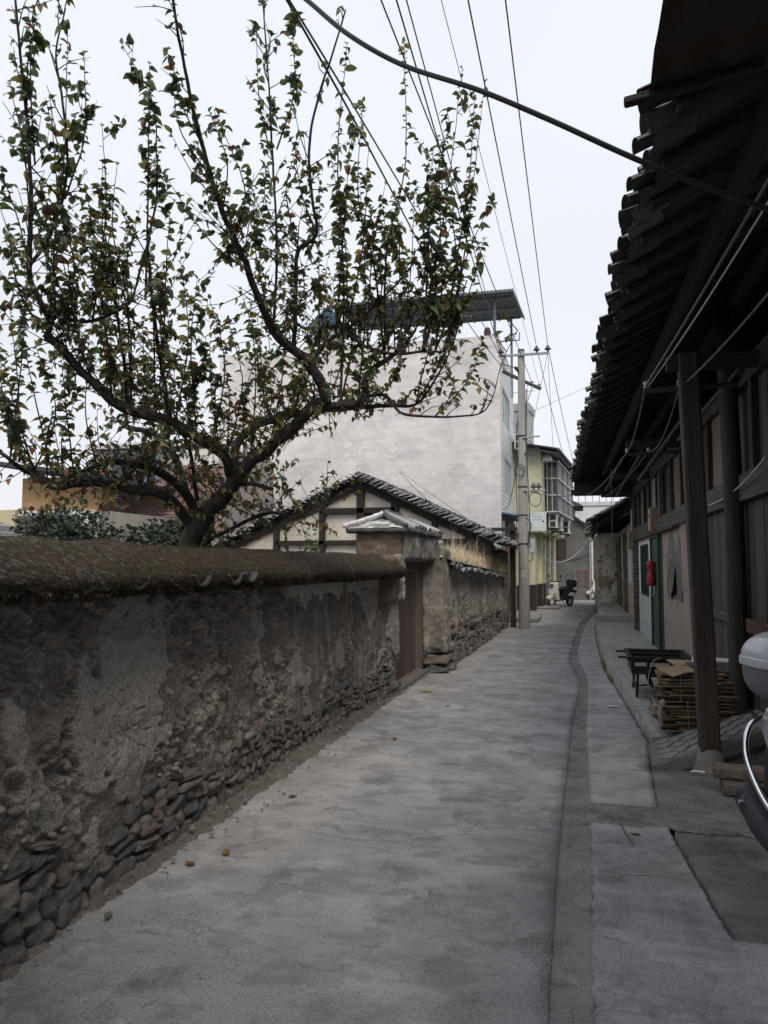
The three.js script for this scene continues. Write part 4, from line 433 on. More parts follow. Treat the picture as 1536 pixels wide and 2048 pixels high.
{ // timber-framed gable house
  const h = thing('timber_house', 'white half-timbered gable house with a grey tile roof behind the gate', 'house');
  const zf = -17, ridge = [-4.95, 3.66], re = [-1.72, 2.13], le = [-8.7, 2.0];
  const lineR = (x) => lerp(ridge[1], re[1], (x - ridge[0]) / (re[0] - ridge[0])), lineL = (x) => lerp(ridge[1], le[1], (x - ridge[0]) / (le[0] - ridge[0])), top = (x) => (x > ridge[0] ? lineR(x) : lineL(x)) - 0.1;
  const gw = uvm(extr([[-8.2, 0], [-2.35, 0], [-2.35, top(-2.35)], [ridge[0], top(ridge[0])], [-8.2, top(-8.2)]], 0.16), false).translate(0, 0, zf - 0.2); part(h, 'gable_wall', gw, M.plasterWarm);
  part(h, 'side_wall', box(0.16, 2.2, 4.5, -2.43, 1.1, -19.45), M.plasterWarm); part(h, 'side_wall', box(0.16, 2.2, 4.5, -8.12, 1.1, -19.45), M.plasterWarm);
  const tb = (x0, y0, x1, y1, w = 0.12, d = 0.1) => part(h, 'beam', bar([x0, y0, zf + 0.01], [x1, y1, zf + 0.01], w, d), M.timber);
  for (const [x, w] of [[-7.0, 0.13], [-5.86, 0.13], [-4.93, 0.17], [-4.12, 0.17], [-3.2, 0.13], [-2.42, 0.17]]) part(h, 'post', box(w, top(x), 0.14, x, top(x) / 2, zf), M.timber);
  tb(-7.0, 2.17, -4.93, 2.17); tb(-5.9, 2.9, -4.1, 2.9, 0.12, 0.13); tb(-4.12, 2.2, -2.42, 2.18); tb(-7.0, 1.45, -2.4, 1.45); tb(-8.2, 2.06, -4.95, 3.5, 0.1, 0.16); tb(-4.95, 3.5, -1.9, 2.08, 0.1, 0.16);
  windowSet(h, 'z', [-4.5, 2.53, zf - 0.02], 0.66, 0.6, { bars: 3, glass: mat('dim_pane', { c: [0.03, 0.03, 0.032], rough: 0.4 }) }); part(h, 'curtain', box(0.05, 0.42, 0.02, -4.76, 2.5, zf + 0.02), mat('curtain_white', { c: [0.75, 0.75, 0.73] }));
  // roof decks
  const deck = woodM('roof_board', [0.05, 0.045, 0.04]); const len = (a, b) => Math.hypot(a[0] - b[0], a[1] - b[1]);
  const mk = (e, name) => { const L = len(ridge, e), a = Math.atan2(e[1] - ridge[1], e[0] - ridge[0]); const g = box(L, 0.05, 4.9, L / 2, -0.03, 0).rotateZ(a).translate(ridge[0], ridge[1], -19.2); return part(h, name, g, deck); };
  const dr = mk(re, 'roof'), dl = mk(le, 'roof');
  for (const [e, deckO, sgn] of [[re, dr, 1], [le, dl, -1]]) {
    const L = len(ridge, e), a = Math.atan2(e[1] - ridge[1], Math.abs(e[0] - ridge[0])); let n = 0; const rest = [];
    for (let c = 0; c < 25; c++) for (let k = 0; k < L / 0.125; k++) {
      const s = 0.08 + k * 0.125, q = new THREE.Matrix4().compose(V(ridge[0] + sgn * s * Math.cos(a), ridge[1] + s * Math.sin(a) + 0.03 + R(0, 0.03) + 0.02 * N3(s * 1.3, c * 0.4), -16.8 - c * 0.195 + R(-0.04, 0.04)), new THREE.Quaternion().setFromEuler(new THREE.Euler(-a * 1 + R(-0.2, 0.12) - 0.09, sgn * -Math.PI / 2 + R(-0.25, 0.25), R(-0.12, 0.12), 'YXZ')), V(1, 0.8, 1.15));
      if (sgn > 0 && c < 11 && n < 300) { const o = mesh(archTile, pick(M.greyTiles)); o.name = 'tile'; o.applyMatrix4(q); deckO.add(o); n++; } else rest.push(archTile.clone().applyMatrix4(q));
    }
    part(deckO, 'tiles', rest, M.greyTiles[1], 'stuff');
  }
  part(h, 'ridge_cap', tube([[ridge[0], 3.72, -16.8], [ridge[0], 3.74, -19], [ridge[0], 3.7, -21.6]], 0.08, 8, { smooth: 24, wob: 0.4 }), M.roofTiles[0]);
}
{ // tall rendered house
  const b = thing('rendered_house', 'tall off-white cement-rendered house with a rooftop sheet canopy', 'building');
  const st = mat('cement_render', { t: T.stucco, su: 7, bump: 0.012, c: [0.9, 0.885, 0.88] }), X = -2.36, Z = -23.5, H = 8.72, X0 = -11.8, Z1 = -28.1;
  part(b, 'party_wall', uvm(grid(60, 50, (i, j) => { const x = lerp(X0, X, i / 60), y = lerp(0, H, j / 50); return { p: [x, y + (j === 50 ? 0.03 * N3(x * 2, 1) : 0), Z + 0.02 * N3(x * 0.5, y * 0.5, 2) + 0.006 * N3(x * 2.5, y * 2.5, 4)] }; }, false), false), st);
  part(b, 'roof_slab', [box(X - X0 - 0.02, 0.12, Z - Z1 - 0.04, (X + X0) / 2, H - 0.5, (Z + Z1) / 2 - 0.01), box(X - X0, 8.7, 0.2, (X + X0) / 2, 4.35, Z1)], st);
  part(b, 'parapet', [box(0.2, 0.5, 4.5, X - 0.12, H - 0.24, -25.8), box(X - X0 - 0.02, 0.06, 0.22, (X + X0) / 2, H + 0.0, Z - 0.1)], st);
  const wt = mat('white_cladding', { t: T.plaster, su: 2, c: [0.78, 0.8, 0.83], rough: 0.35 }), side = part(b, 'side_wall', box(0.15, H - 0.1, Z - Z1 - 0.03, X - 0.1, H / 2 - 0.1, (Z + Z1) / 2), mat('side_backing', { c: [0.35, 0.36, 0.38] }));
  const wins = [[6.15, 7.2, -23.95, -26.4], [3.95, 5.05, -24.5, -26.9]]; // y0 y1 z0 z1
  for (let y = 3.3; y < H - 0.12; y += 0.145) {
    const cut = wins.filter((w) => y > w[0] - 0.06 && y < w[1] + 0.06), seg = []; let z = Z - 0.01; for (const w of cut) { seg.push([z, w[2]]); z = w[3]; } seg.push([z, Z1]);
    for (const [a, c] of seg) if (a - c > 0.05) part(side, 'siding_board', box(0.022, 0.138, a - c, X + 0.005, y, (a + c) / 2, { b: 0.004, rz: 0.05 }), wt);
  }
  for (const w of wins) windowSet(b, 'x', [X - 0.02, (w[0] + w[1]) / 2, (w[2] + w[3]) / 2], w[2] - w[3], w[1] - w[0], { bars: 4, frame: mat('alu_frame', { c: [0.45, 0.5, 0.52], rough: 0.4 }), glass: mat('green_pane', { c: [0.1, 0.14, 0.14], rough: 0.08 }) });
  // shop level: blue sheet awning, glazed front
  const blue = mat('blue_sheet', { c: [0.1, 0.19, 0.32], rough: 0.5 }); part(b, 'awning', box(0.55, 0.05, 4.4, X + 0.22, 3.2, -25.7, { rz: -0.18 }), blue); part(b, 'shopfront', box(0.06, 2.9, 4.3, X - 0.02, 1.55, -25.7), mat('shop_dark', { c: [0.045, 0.05, 0.05], rough: 0.2 })); for (const z of [-23.7, -25, -26.4, -27.8]) part(b, 'shop_post', box(0.1, 3.0, 0.1, X + 0.02, 1.5, z), mat('shop_grey', { c: [0.3, 0.32, 0.33] }));
  part(b, 'red_door', box(0.06, 2.3, 1.1, X + 0.06, 1.25, -24.3), mat('red_door_paint', { t: T.plaster, su: 1.5, c: [0.22, 0.03, 0.035], rough: 0.5 }));
  // canopy on the roof
  const sheet = mat('canopy_sheet', { c: [0.13, 0.145, 0.16], rough: 0.6, metal: 0.2 }), steel = mat('canopy_steel', { c: [0.25, 0.29, 0.33], rough: 0.5 });
  const cy = (z) => lerp(9.95, 10.68, (-22.9 - z) / 5.1);
  part(b, 'canopy', grid(360, 6, (i, j) => { const x = lerp(-7.8, -1.9, i / 360), z = lerp(-22.9, -28, j / 6); return { p: [x, cy(z) + 0.02 * Math.sin((i / 4) * Math.PI), z] }; }), sheet);
  part(b, 'canopy_fascia', [bar([-7.8, cy(-22.9) - 0.04, -22.9], [-1.9, cy(-22.9) - 0.04, -22.9], 0.03, 0.08), bar([-1.9, cy(-22.9) - 0.03, -22.9], [-1.9, cy(-28) - 0.03, -28], 0.03, 0.1)], sheet);
  for (const z of [-23.6, -25.4, -27.3]) part(b, 'canopy_beam', bar([-7.7, cy(z) - 0.09, z], [-2.0, cy(z) - 0.09, z], 0.06, 0.1), steel);
  for (let x = -7.4; x < -2; x += 0.92) part(b, 'canopy_rafter', bar([x, cy(-23) - 0.04, -23], [x, cy(-28) - 0.04, -28], 0.04, 0.06), steel);
  for (const [x, z, y0] of [[-2.52, -23.62, 8.2], [-2.32, -27.3, 7.6], [-4.6, -23.62, 8.2], [-6.9, -23.62, 8.2], [-6.9, -27.3, 8.2]]) part(b, 'canopy_post', box(0.08, cy(z) - y0 - 0.1, 0.08, x, (cy(z) + y0 - 0.1) / 2, z), steel);
  part(b, 'handrail', [bar([-7.5, 9.42, -26.5], [-1.98, 9.42, -26.5], 0.04, 0.04), bar([-1.98, 9.42, -26.5], [-1.98, 9.7, -26.5], 0.04, 0.04)], steel);
  // stair turret with blue tiles
  part(b, 'turret', box(0.9, 1.4, 0.9, -8.3, 9.0, -24.6), st);
  const bt = mat('blue_tile', { t: T.tile, su: 0.4, c: [0.09, 0.17, 0.26], rough: 0.45 }); const tr = part(b, 'turret_roof', put(new THREE.ConeGeometry(0.86, 0.95, 4, 1), -8.3, 10.1, -24.6, 0, Math.PI / 4), bt);
  for (let k = 0; k < 7; k++) { const y = 9.66 + k * 0.125, r = 0.63 * (1 - (y - 9.62) / 0.95); for (const [ax, s] of [['z', 1], ['x', 1]]) part(tr, 'tile_course', ax === 'z' ? box(2 * r, 0.05, 0.05, -8.3, y, -24.6 + s * (r + 0.0)) : box(0.05, 0.05, 2 * r, -8.3 + s * r, y, -24.6), bt); }
  part(b, 'flower_pot', [cyl(0.09, 0.12, 0.18, -2.75, H + 0.1, -23.62), put(new THREE.IcosahedronGeometry(0.1, 1), -2.75, H + 0.24, -23.62)], mat('pot_dark', { c: [0.1, 0.09, 0.08] }));
}
{ // yellow house with barred balcony; own frame, turned with the lane
  const b = thing('yellow_house', 'pale yellow house with a barred upper balcony overhanging the lane', 'building', [-1.4, 0, -28.2], -0.085);
  const ye = mat('yellow_paint', { t: T.plaster, su: 2.4, bump: 0.003, c: [0.8, 0.79, 0.58], rough: 0.7 }), br = mat('brown_dado', { t: T.plaster, su: 1.2, c: [0.075, 0.055, 0.052], rough: 0.35 }), fr = mat('white_bars', { c: [0.6, 0.62, 0.62], rough: 0.5 }), sl = mat('grey_slat', { c: [0.27, 0.28, 0.29], rough: 0.6 });
  part(b, 'upper_storey', [box(3.5, 3.15, 7.4, -1.75, 4.4, -3.7, { b: 0.02 })], ye); part(b, 'lower_wall', box(2.9, 2.85, 7.1, -1.87, 1.41, -3.75, { b: 0.02 }), ye);
  part(b, 'overhang_corner', extr([[-0.42, 2.84], [0.0, 3.05], [-0.42, 3.05]], 7.0).translate(0, 0, -7.2), ye);
  for (const [z, w] of [[-0.35, 0.34], [-2.15, 0.34], [-3.0, 0.3], [-4.6, 0.34], [-6.2, 0.5]]) { const p = part(b, 'pilaster', box(0.16, 2.8, w, -0.36, 1.42, z, { b: 0.01 }), ye); part(p, 'dado', box(0.19, 0.92, w + 0.03, -0.36, 0.48, z, { b: 0.006 }), br); }
  part(b, 'dado', box(2.95, 0.9, 0.03, -1.87, 0.46, -0.19), br); part(b, 'dado', box(0.03, 0.9, 1.45, -0.405, 0.47, -1.25), br);
  part(b, 'shop_door', box(0.05, 2.3, 1.1, -0.4, 1.2, -2.6), mat('dark_door', { c: [0.06, 0.06, 0.06], rough: 0.5 })); const sh = part(b, 'roller_shutter', box(0.04, 2.4, 1.3, -0.4, 1.25, -3.8), sl); for (let k = 0; k < 20; k++) part(sh, 'shutter_slat', box(0.025, 0.1, 1.28, -0.37, 0.15 + k * 0.118, -3.8, { b: 0.01 }), sl);
  part(b, 'shop_door', box(0.05, 2.3, 1.2, -0.4, 1.2, -5.4), mat('dark_door2', { c: [0.06, 0.05, 0.045], rough: 0.5 }));
  // balcony cage
  const cage = part(b, 'balcony', [box(0.48, 0.05, 5.6, 0.25, 3.62, -3.7), box(0.04, 1.85, 0.04, 0.47, 4.55, -0.92)], fr);
  for (const z of [-0.9, -2.75, -4.6, -6.45]) part(cage, 'upright', box(0.06, 1.9, 0.06, 0.47, 4.58, z), mat('cage_dark', { c: [0.14, 0.14, 0.14] }));
  for (const y of [3.62, 4.24, 4.86, 5.5]) part(cage, 'rail', [box(0.045, 0.045, 5.6, 0.5, y, -3.7), box(0.46, 0.045, 0.045, 0.25, y, -0.9)], fr);
  for (let k = 0; k < 30; k++) part(cage, 'slat', box(0.02, 0.042, 5.5, 0.455, 3.68 + k * 0.061, -3.7, { b: 0.003 }), sl);
  for (const x of [0.1, 0.28]) part(cage, 'bar', box(0.03, 1.9, 0.03, x, 4.56, -0.9), fr); part(cage, 'dark_glazing', box(0.03, 1.8, 5.4, 0.03, 4.56, -3.7), M.glass); part(cage, 'dark_glazing', box(0.4, 1.8, 0.02, 0.24, 4.56, -0.98), M.glass);
  // roof: dark sheet falling to the lane with pale fascia
  const sheet = mat('roof_sheet', { c: [0.05, 0.05, 0.055], rough: 0.6 }); part(b, 'roof', box(4.3, 0.06, 8.3, -1.45, 6.18, -3.6, { rz: -0.2 }), sheet); part(b, 'soffit', box(0.8, 0.03, 8.0, 0.25, 5.72, -3.6, { rz: -0.2 }), mat('soffit_grey', { c: [0.22, 0.22, 0.23] })); part(b, 'gutter', box(0.09, 0.07, 8.3, 0.68, 5.74, -3.6), mat('gutter_grey', { c: [0.16, 0.16, 0.17] })); part(b, 'gable_infill', extr([[-3.5, 5.9], [0, 5.9], [-3.5, 6.45]], 0.16).translate(0, 0, -0.16), ye);
  part(b, 'corner_lamp', put(new THREE.SphereGeometry(0.2, 14, 8, 0, 6.3, 0, 1.57), 0.2, 5.45, -0.2, 0.3), mat('lamp_shade_white', { c: [0.6, 0.6, 0.6] }));
  part(b, 'rooftop_tank', [box(1.5, 1.6, 1.4, -1.55, 7.0, -3.2), box(1.6, 0.3, 1.5, -1.55, 7.95, -3.2)], mat('rooftop_grey', { t: T.plaster, su: 2, c: [0.55, 0.56, 0.6] })); part(b, 'rooftop_rail', [bar([-2.6, 8.5, -2.4], [-0.5, 8.55, -2.4], 0.03, 0.03), bar([-2.4, 7.6, -2.4], [-2.4, 8.5, -2.4], 0.03, 0.03), bar([-0.8, 7.6, -2.4], [-0.8, 8.9, -2.4], 0.03, 0.03)], fr);
}
{ // grey house closing the lane, with the painted notice
  const b = thing('grey_house', 'grey cement gable wall at the lane end with a red painted notice', 'building');
  const g = mat('grey_cement', { t: T.plaster, su: 2.6, bump: 0.008, c: [0.19, 0.19, 0.192] }), Z = -37.6, rt = (x) => lerp(4.07, 3.41, (x + 0.53) / 0.9);
  part(b, 'gable_wall', uvm(extr([[-3.2, 0], [0.42, 0], [0.42, rt(0.42) - 0.06], [-3.2, rt(-3.2) - 0.06]], 0.3), false).translate(0, 0, Z - 0.3), g); part(b, 'side_wall', box(0.2, 3.2, 5, 0.3, 1.6, Z - 2.85), g);
  part(b, 'roof', [bar([0.62, rt(0.62), Z - 2.4], [-3.3, rt(-3.3), Z - 2.4], 5.2, 0.07)], mat('grey_roof', { c: [0.075, 0.078, 0.082] })); for (let k = 0; k < 9; k++) part(b, 'verge_tile', box(0.36, 0.05, 0.2, 0.5 - k * 0.36, rt(0.5 - k * 0.36) + 0.05, Z + 0.08, { rz: -0.62 + 0.05 * (k % 2) }), M.roofTiles[k % 4]);
  windowSet(b, 'z', [-1.12, 2.42, Z + 0.01], 0.72, 0.85, { frame: woodM('brown_frame', [0.16, 0.06, 0.035]), bars: 2, glass: mat('dusty_pane', { c: [0.06, 0.06, 0.055], rough: 0.35 }) });
  const S = { // brush strokes on a 100-unit cell
    ci: [[18, 22, 18, 82], [18, 48, 40, 44], [40, 15, 40, 76], [8, 84, 46, 72], [66, 14, 64, 74], [64, 46, 88, 36], [64, 78, 90, 78, 92, 66]],
    chu: [[30, 10, 12, 50], [28, 22, 52, 22, 20, 80], [18, 42, 60, 88, 94, 90], [74, 8, 72, 76], [74, 36, 92, 50]],
    jin: [[10, 20, 46, 20], [28, 8, 28, 46], [28, 24, 8, 44], [30, 24, 46, 40], [54, 20, 92, 20], [72, 8, 72, 46], [72, 24, 54, 44], [74, 24, 92, 40], [26, 56, 76, 56], [10, 68, 92, 68], [52, 68, 52, 96], [32, 78, 20, 92], [70, 78, 84, 92]],
    zhi: [[52, 10, 52, 86], [52, 44, 84, 44], [24, 40, 24, 86], [8, 88, 94, 88]],
    dao: [[22, 8, 8, 46], [16, 34, 16, 94], [28, 16, 66, 16], [46, 16, 32, 40, 62, 38], [56, 30, 66, 44], [30, 62, 64, 62], [48, 48, 48, 82], [26, 88, 68, 80], [76, 18, 76, 68], [92, 8, 92, 92, 82, 88]],
    zha: [[10, 14, 22, 24], [6, 38, 18, 46], [6, 90, 24, 62], [34, 22, 94, 22], [64, 6, 64, 48], [62, 24, 36, 46], [66, 24, 94, 46], [44, 54, 84, 54, 84, 84, 44, 84, 44, 54], [44, 68, 84, 68], [32, 95, 96, 95]],
    shui: [[50, 6, 50, 92, 38, 84], [12, 34, 38, 34, 12, 76], [88, 24, 60, 46], [56, 44, 94, 84]],
  };
  const tex = canvasTex(384, 576, (c, w, h) => {
    c.fillStyle = '#6e6e70'; c.fillRect(0, 0, w, h); const r = mulberry(5); for (let i = 0; i < 5000; i++) { c.fillStyle = `rgba(${r() < 0.5 ? '80,80,82' : '130,130,130'},${0.12 * r()})`; c.fillRect(r() * w, r() * h, 2 + r() * 7, 1 + r() * 4); }
    c.strokeStyle = '#a9a9a9'; c.lineWidth = 7; c.strokeRect(8, 8, w - 16, h - 16); c.lineCap = 'round'; c.lineJoin = 'round'; c.lineWidth = 11; c.strokeStyle = '#7c2c33';
    const put2 = (k, x, y, s) => { for (const q of S[k]) { c.beginPath(); for (let i = 0; i < q.length; i += 2) c[i ? 'lineTo' : 'moveTo'](x + (q[i] * s) / 100, y + (q[i + 1] * s) / 100); c.stroke(); } };
    ['ci', 'chu', 'jin', 'zhi'].forEach((k, i) => put2(k, 38, 40 + i * 128, 110)); c.strokeStyle = '#7f2a30'; ['dao', 'zha', 'shui'].forEach((k, i) => put2(k, 228, 36 + i * 138, 122)); c.fillStyle = 'rgba(128,44,52,0.45)'; c.fillRect(236, 470, 118, 70);
  });
  part(b, 'painted_notice', new THREE.PlaneGeometry(0.66, 0.98).translate(-0.04, 0.98, Z + 0.004), new THREE.MeshStandardMaterial({ map: tex, roughness: 0.9, color: new THREE.Color(0.85, 0.85, 0.85) }));
  part(b, 'drainpipe', cyl(0.032, 0.032, 3.2, 0.34, 1.6, Z + 0.06), mat('pvc_white', { c: [0.4, 0.4, 0.41], rough: 0.4 }));
  part(b, 'wire_bundle', tube(sag([-1.3, 1.95, Z + 0.05], [0.36, 2.2, Z + 0.05], 0.18), 0.015, 5), M.timber);
}
{ // far buildings seen between eave and gable
  const wb = thing('far_white_building', 'distant white flat-roofed building under the tiled eave', 'building'), w = mat('far_white', { t: T.plaster, su: 6, c: [0.8, 0.8, 0.82] });
  part(wb, 'wall', box(14, 6.2, 6, 5.6, 3.1, -62), w); part(wb, 'parapet', box(14.2, 0.3, 6.2, 5.6, 6.2, -62), w); part(wb, 'upper_wall', box(7, 3.4, 4, 8.2, 7.6, -63), w);
  const rl = mat('far_rail', { c: [0.3, 0.34, 0.4] }); for (let k = 0; k < 12; k++) part(wb, 'rail_post', box(0.06, 1.1, 0.06, -1.2 + k * 0.5, 6.9, -59.2), rl); part(wb, 'rail', box(6.2, 0.08, 0.06, 1.6, 7.45, -59.2), rl); part(wb, 'blue_roof', box(5.2, 0.3, 3.6, 2.6, 8.1, -61, { rx: 0.12 }), mat('far_blue', { c: [0.16, 0.25, 0.4] })); windowSet(wb, 'z', [1.75, 4.75, -58.98], 0.7, 1.1, { frame: rl, glass: mat('far_pane', { c: [0.12, 0.2, 0.2], rough: 0.2 }) }); windowSet(wb, 'z', [5.2, 3.4, -58.98], 0.8, 1.1, { frame: rl });
  const db = thing('far_dark_house', 'small dark slate-blue house beyond the grey gable', 'building'), d = mat('far_dark', { t: T.plaster, su: 4, c: [0.09, 0.11, 0.15] }); part(db, 'wall', box(4.2, 5.2, 4, -2.5, 2.6, -50), d); part(db, 'roof', extr([[-4.9, 5.2], [0.1, 5.2], [-0.2, 5.4], [-2.4, 6.3]], 4.6).translate(0, 0, -52.3), mat('far_dark_roof', { c: [0.05, 0.06, 0.075] })); for (const x of [-0.95, -0.55]) part(db, 'pilaster', box(0.1, 5, 0.1, x, 2.6, -47.96), mat('far_pil', { c: [0.2, 0.22, 0.26] }));
  const lo = thing('louvred_shed', 'narrow grey shed with louvred front beside the mottled wall', 'shed'), g = mat('shed_grey', { t: T.plaster, su: 2, c: [0.32, 0.32, 0.31] }); part(lo, 'wall', box(3, 3.1, 2, 2.05, 1.55, -40.6), g); part(lo, 'doorway', box(0.42, 1.0, 0.05, 0.86, 2.35, -39.58), M.timber); for (let k = 0; k < 11; k++) part(lo, 'louvre', box(0.42, 0.03, 0.06, 0.8, 0.55 + k * 0.11, -39.57, { rx: 0.5 }), mat('louvre_grey', { c: [0.4, 0.4, 0.38] }));
}
{ // houses behind the tree, far left
  const o = thing('orange_house', 'low house with ochre upper wall and white column behind the tree', 'house'), oc = mat('ochre_wall', { t: T.plaster, su: 2, c: [0.62, 0.4, 0.2] }), wh = mat('white_column', { c: [0.75, 0.75, 0.74] });
  part(o, 'upper_wall', box(2.1, 0.85, 0.2, -12.25, 3.35, -16.1), oc); part(o, 'wall', box(4.4, 2.95, 3, -13.2, 1.47, -17.8), mat('ochre_dim', { t: T.plaster, su: 2, c: [0.5, 0.47, 0.42] })); part(o, 'lintel', box(2.1, 0.1, 0.3, -12.25, 2.9, -16.05), wh); part(o, 'column', box(0.34, 2.9, 0.3, -11.42, 1.45, -16.05), wh); part(o, 'roof', box(3.6, 0.1, 4.4, -12.6, 3.95, -17.6, { rz: -0.14 }), mat('slate_dark', { c: [0.06, 0.062, 0.066] })); windowSet(o, 'z', [-12.1, 2.3, -16.22], 0.9, 1.0, { glass: mat('dark_pane', { c: [0.03, 0.03, 0.035], rough: 0.3 }) });
  part(o, 'side_wall', box(2.4, 3.0, 0.2, -14.6, 1.5, -16), mat('cream_side', { c: [0.6, 0.55, 0.36] }));
  const br = thing('brick_house', 'unrendered pink brick house with blue upper windows behind the tree', 'house'), mort = mat('mortar', { t: T.plaster, su: 1.5, c: [0.42, 0.38, 0.36] }), bm = [[0.42, 0.27, 0.235], [0.48, 0.33, 0.29], [0.36, 0.24, 0.21], [0.5, 0.4, 0.36]].map((c, i) => mat('brick_' + i, { t: T.mud, su: 0.6, c }));
  part(br, 'wall', box(4.1, 4.9, 3.5, -11.45, 2.45, -20.8), mort); const bg = box(0.232, 0.062, 0.06, 0, 0, 0, { b: 0.005 }), rest = []; let n = 0;
  for (let r = 0; r < 34; r++) for (let k = 0; k < 17; k++) { const x = -13.35 + k * 0.246 + (r % 2) * 0.12, y = 1.75 + r * 0.078; if (x > -9.5) continue; if (y > 3.9 && x > -12.95 && x < -11.3) continue; if (n < 300 && y > 2.05) { const q = mesh(bg, pick(bm)); q.name = 'brick'; q.position.set(x, y, -19.03 + R(-0.004, 0.004)); br.add(q); n++; } else rest.push(bg.clone().translate(x, y, -19.03)); }
  if (rest.length) part(br, 'brickwork', rest, bm[0], 'stuff'); const al = mat('blue_frame', { c: [0.2, 0.27, 0.36], rough: 0.4 }); for (const x of [-12.5, -11.75]) windowSet(br, 'z', [x, 4.4, -19.02], 0.68, 0.86, { frame: al, bars: 2 }); part(br, 'cornice', box(4.4, 0.16, 0.4, -11.45, 5.0, -19.1), wh); part(br, 'balcony_panel', box(1.3, 0.45, 0.12, -10.2, 4.6, -19.05), wh);
  const low = thing('low_tiled_shed', 'dark tiled shed roof at the far left behind the moss wall', 'shed'); part(low, 'wall', box(2.2, 2.0, 2, -10.2, 1.0, -11.6), mort); const lr = part(low, 'roof', box(2.6, 0.06, 2.2, -10.2, 2.2, -11.6, { rz: -0.3 }), M.roofTiles[3]); for (let k = 0; k < 9; k++) part(lr, 'tile_course', box(0.26, 0.04, 2.2, -11.3 + k * 0.28, 2.55 - k * 0.086, -11.6, { rz: -0.42 }), M.roofTiles[k % 3]);
}
console.log('04_left', Date.now() - T0);
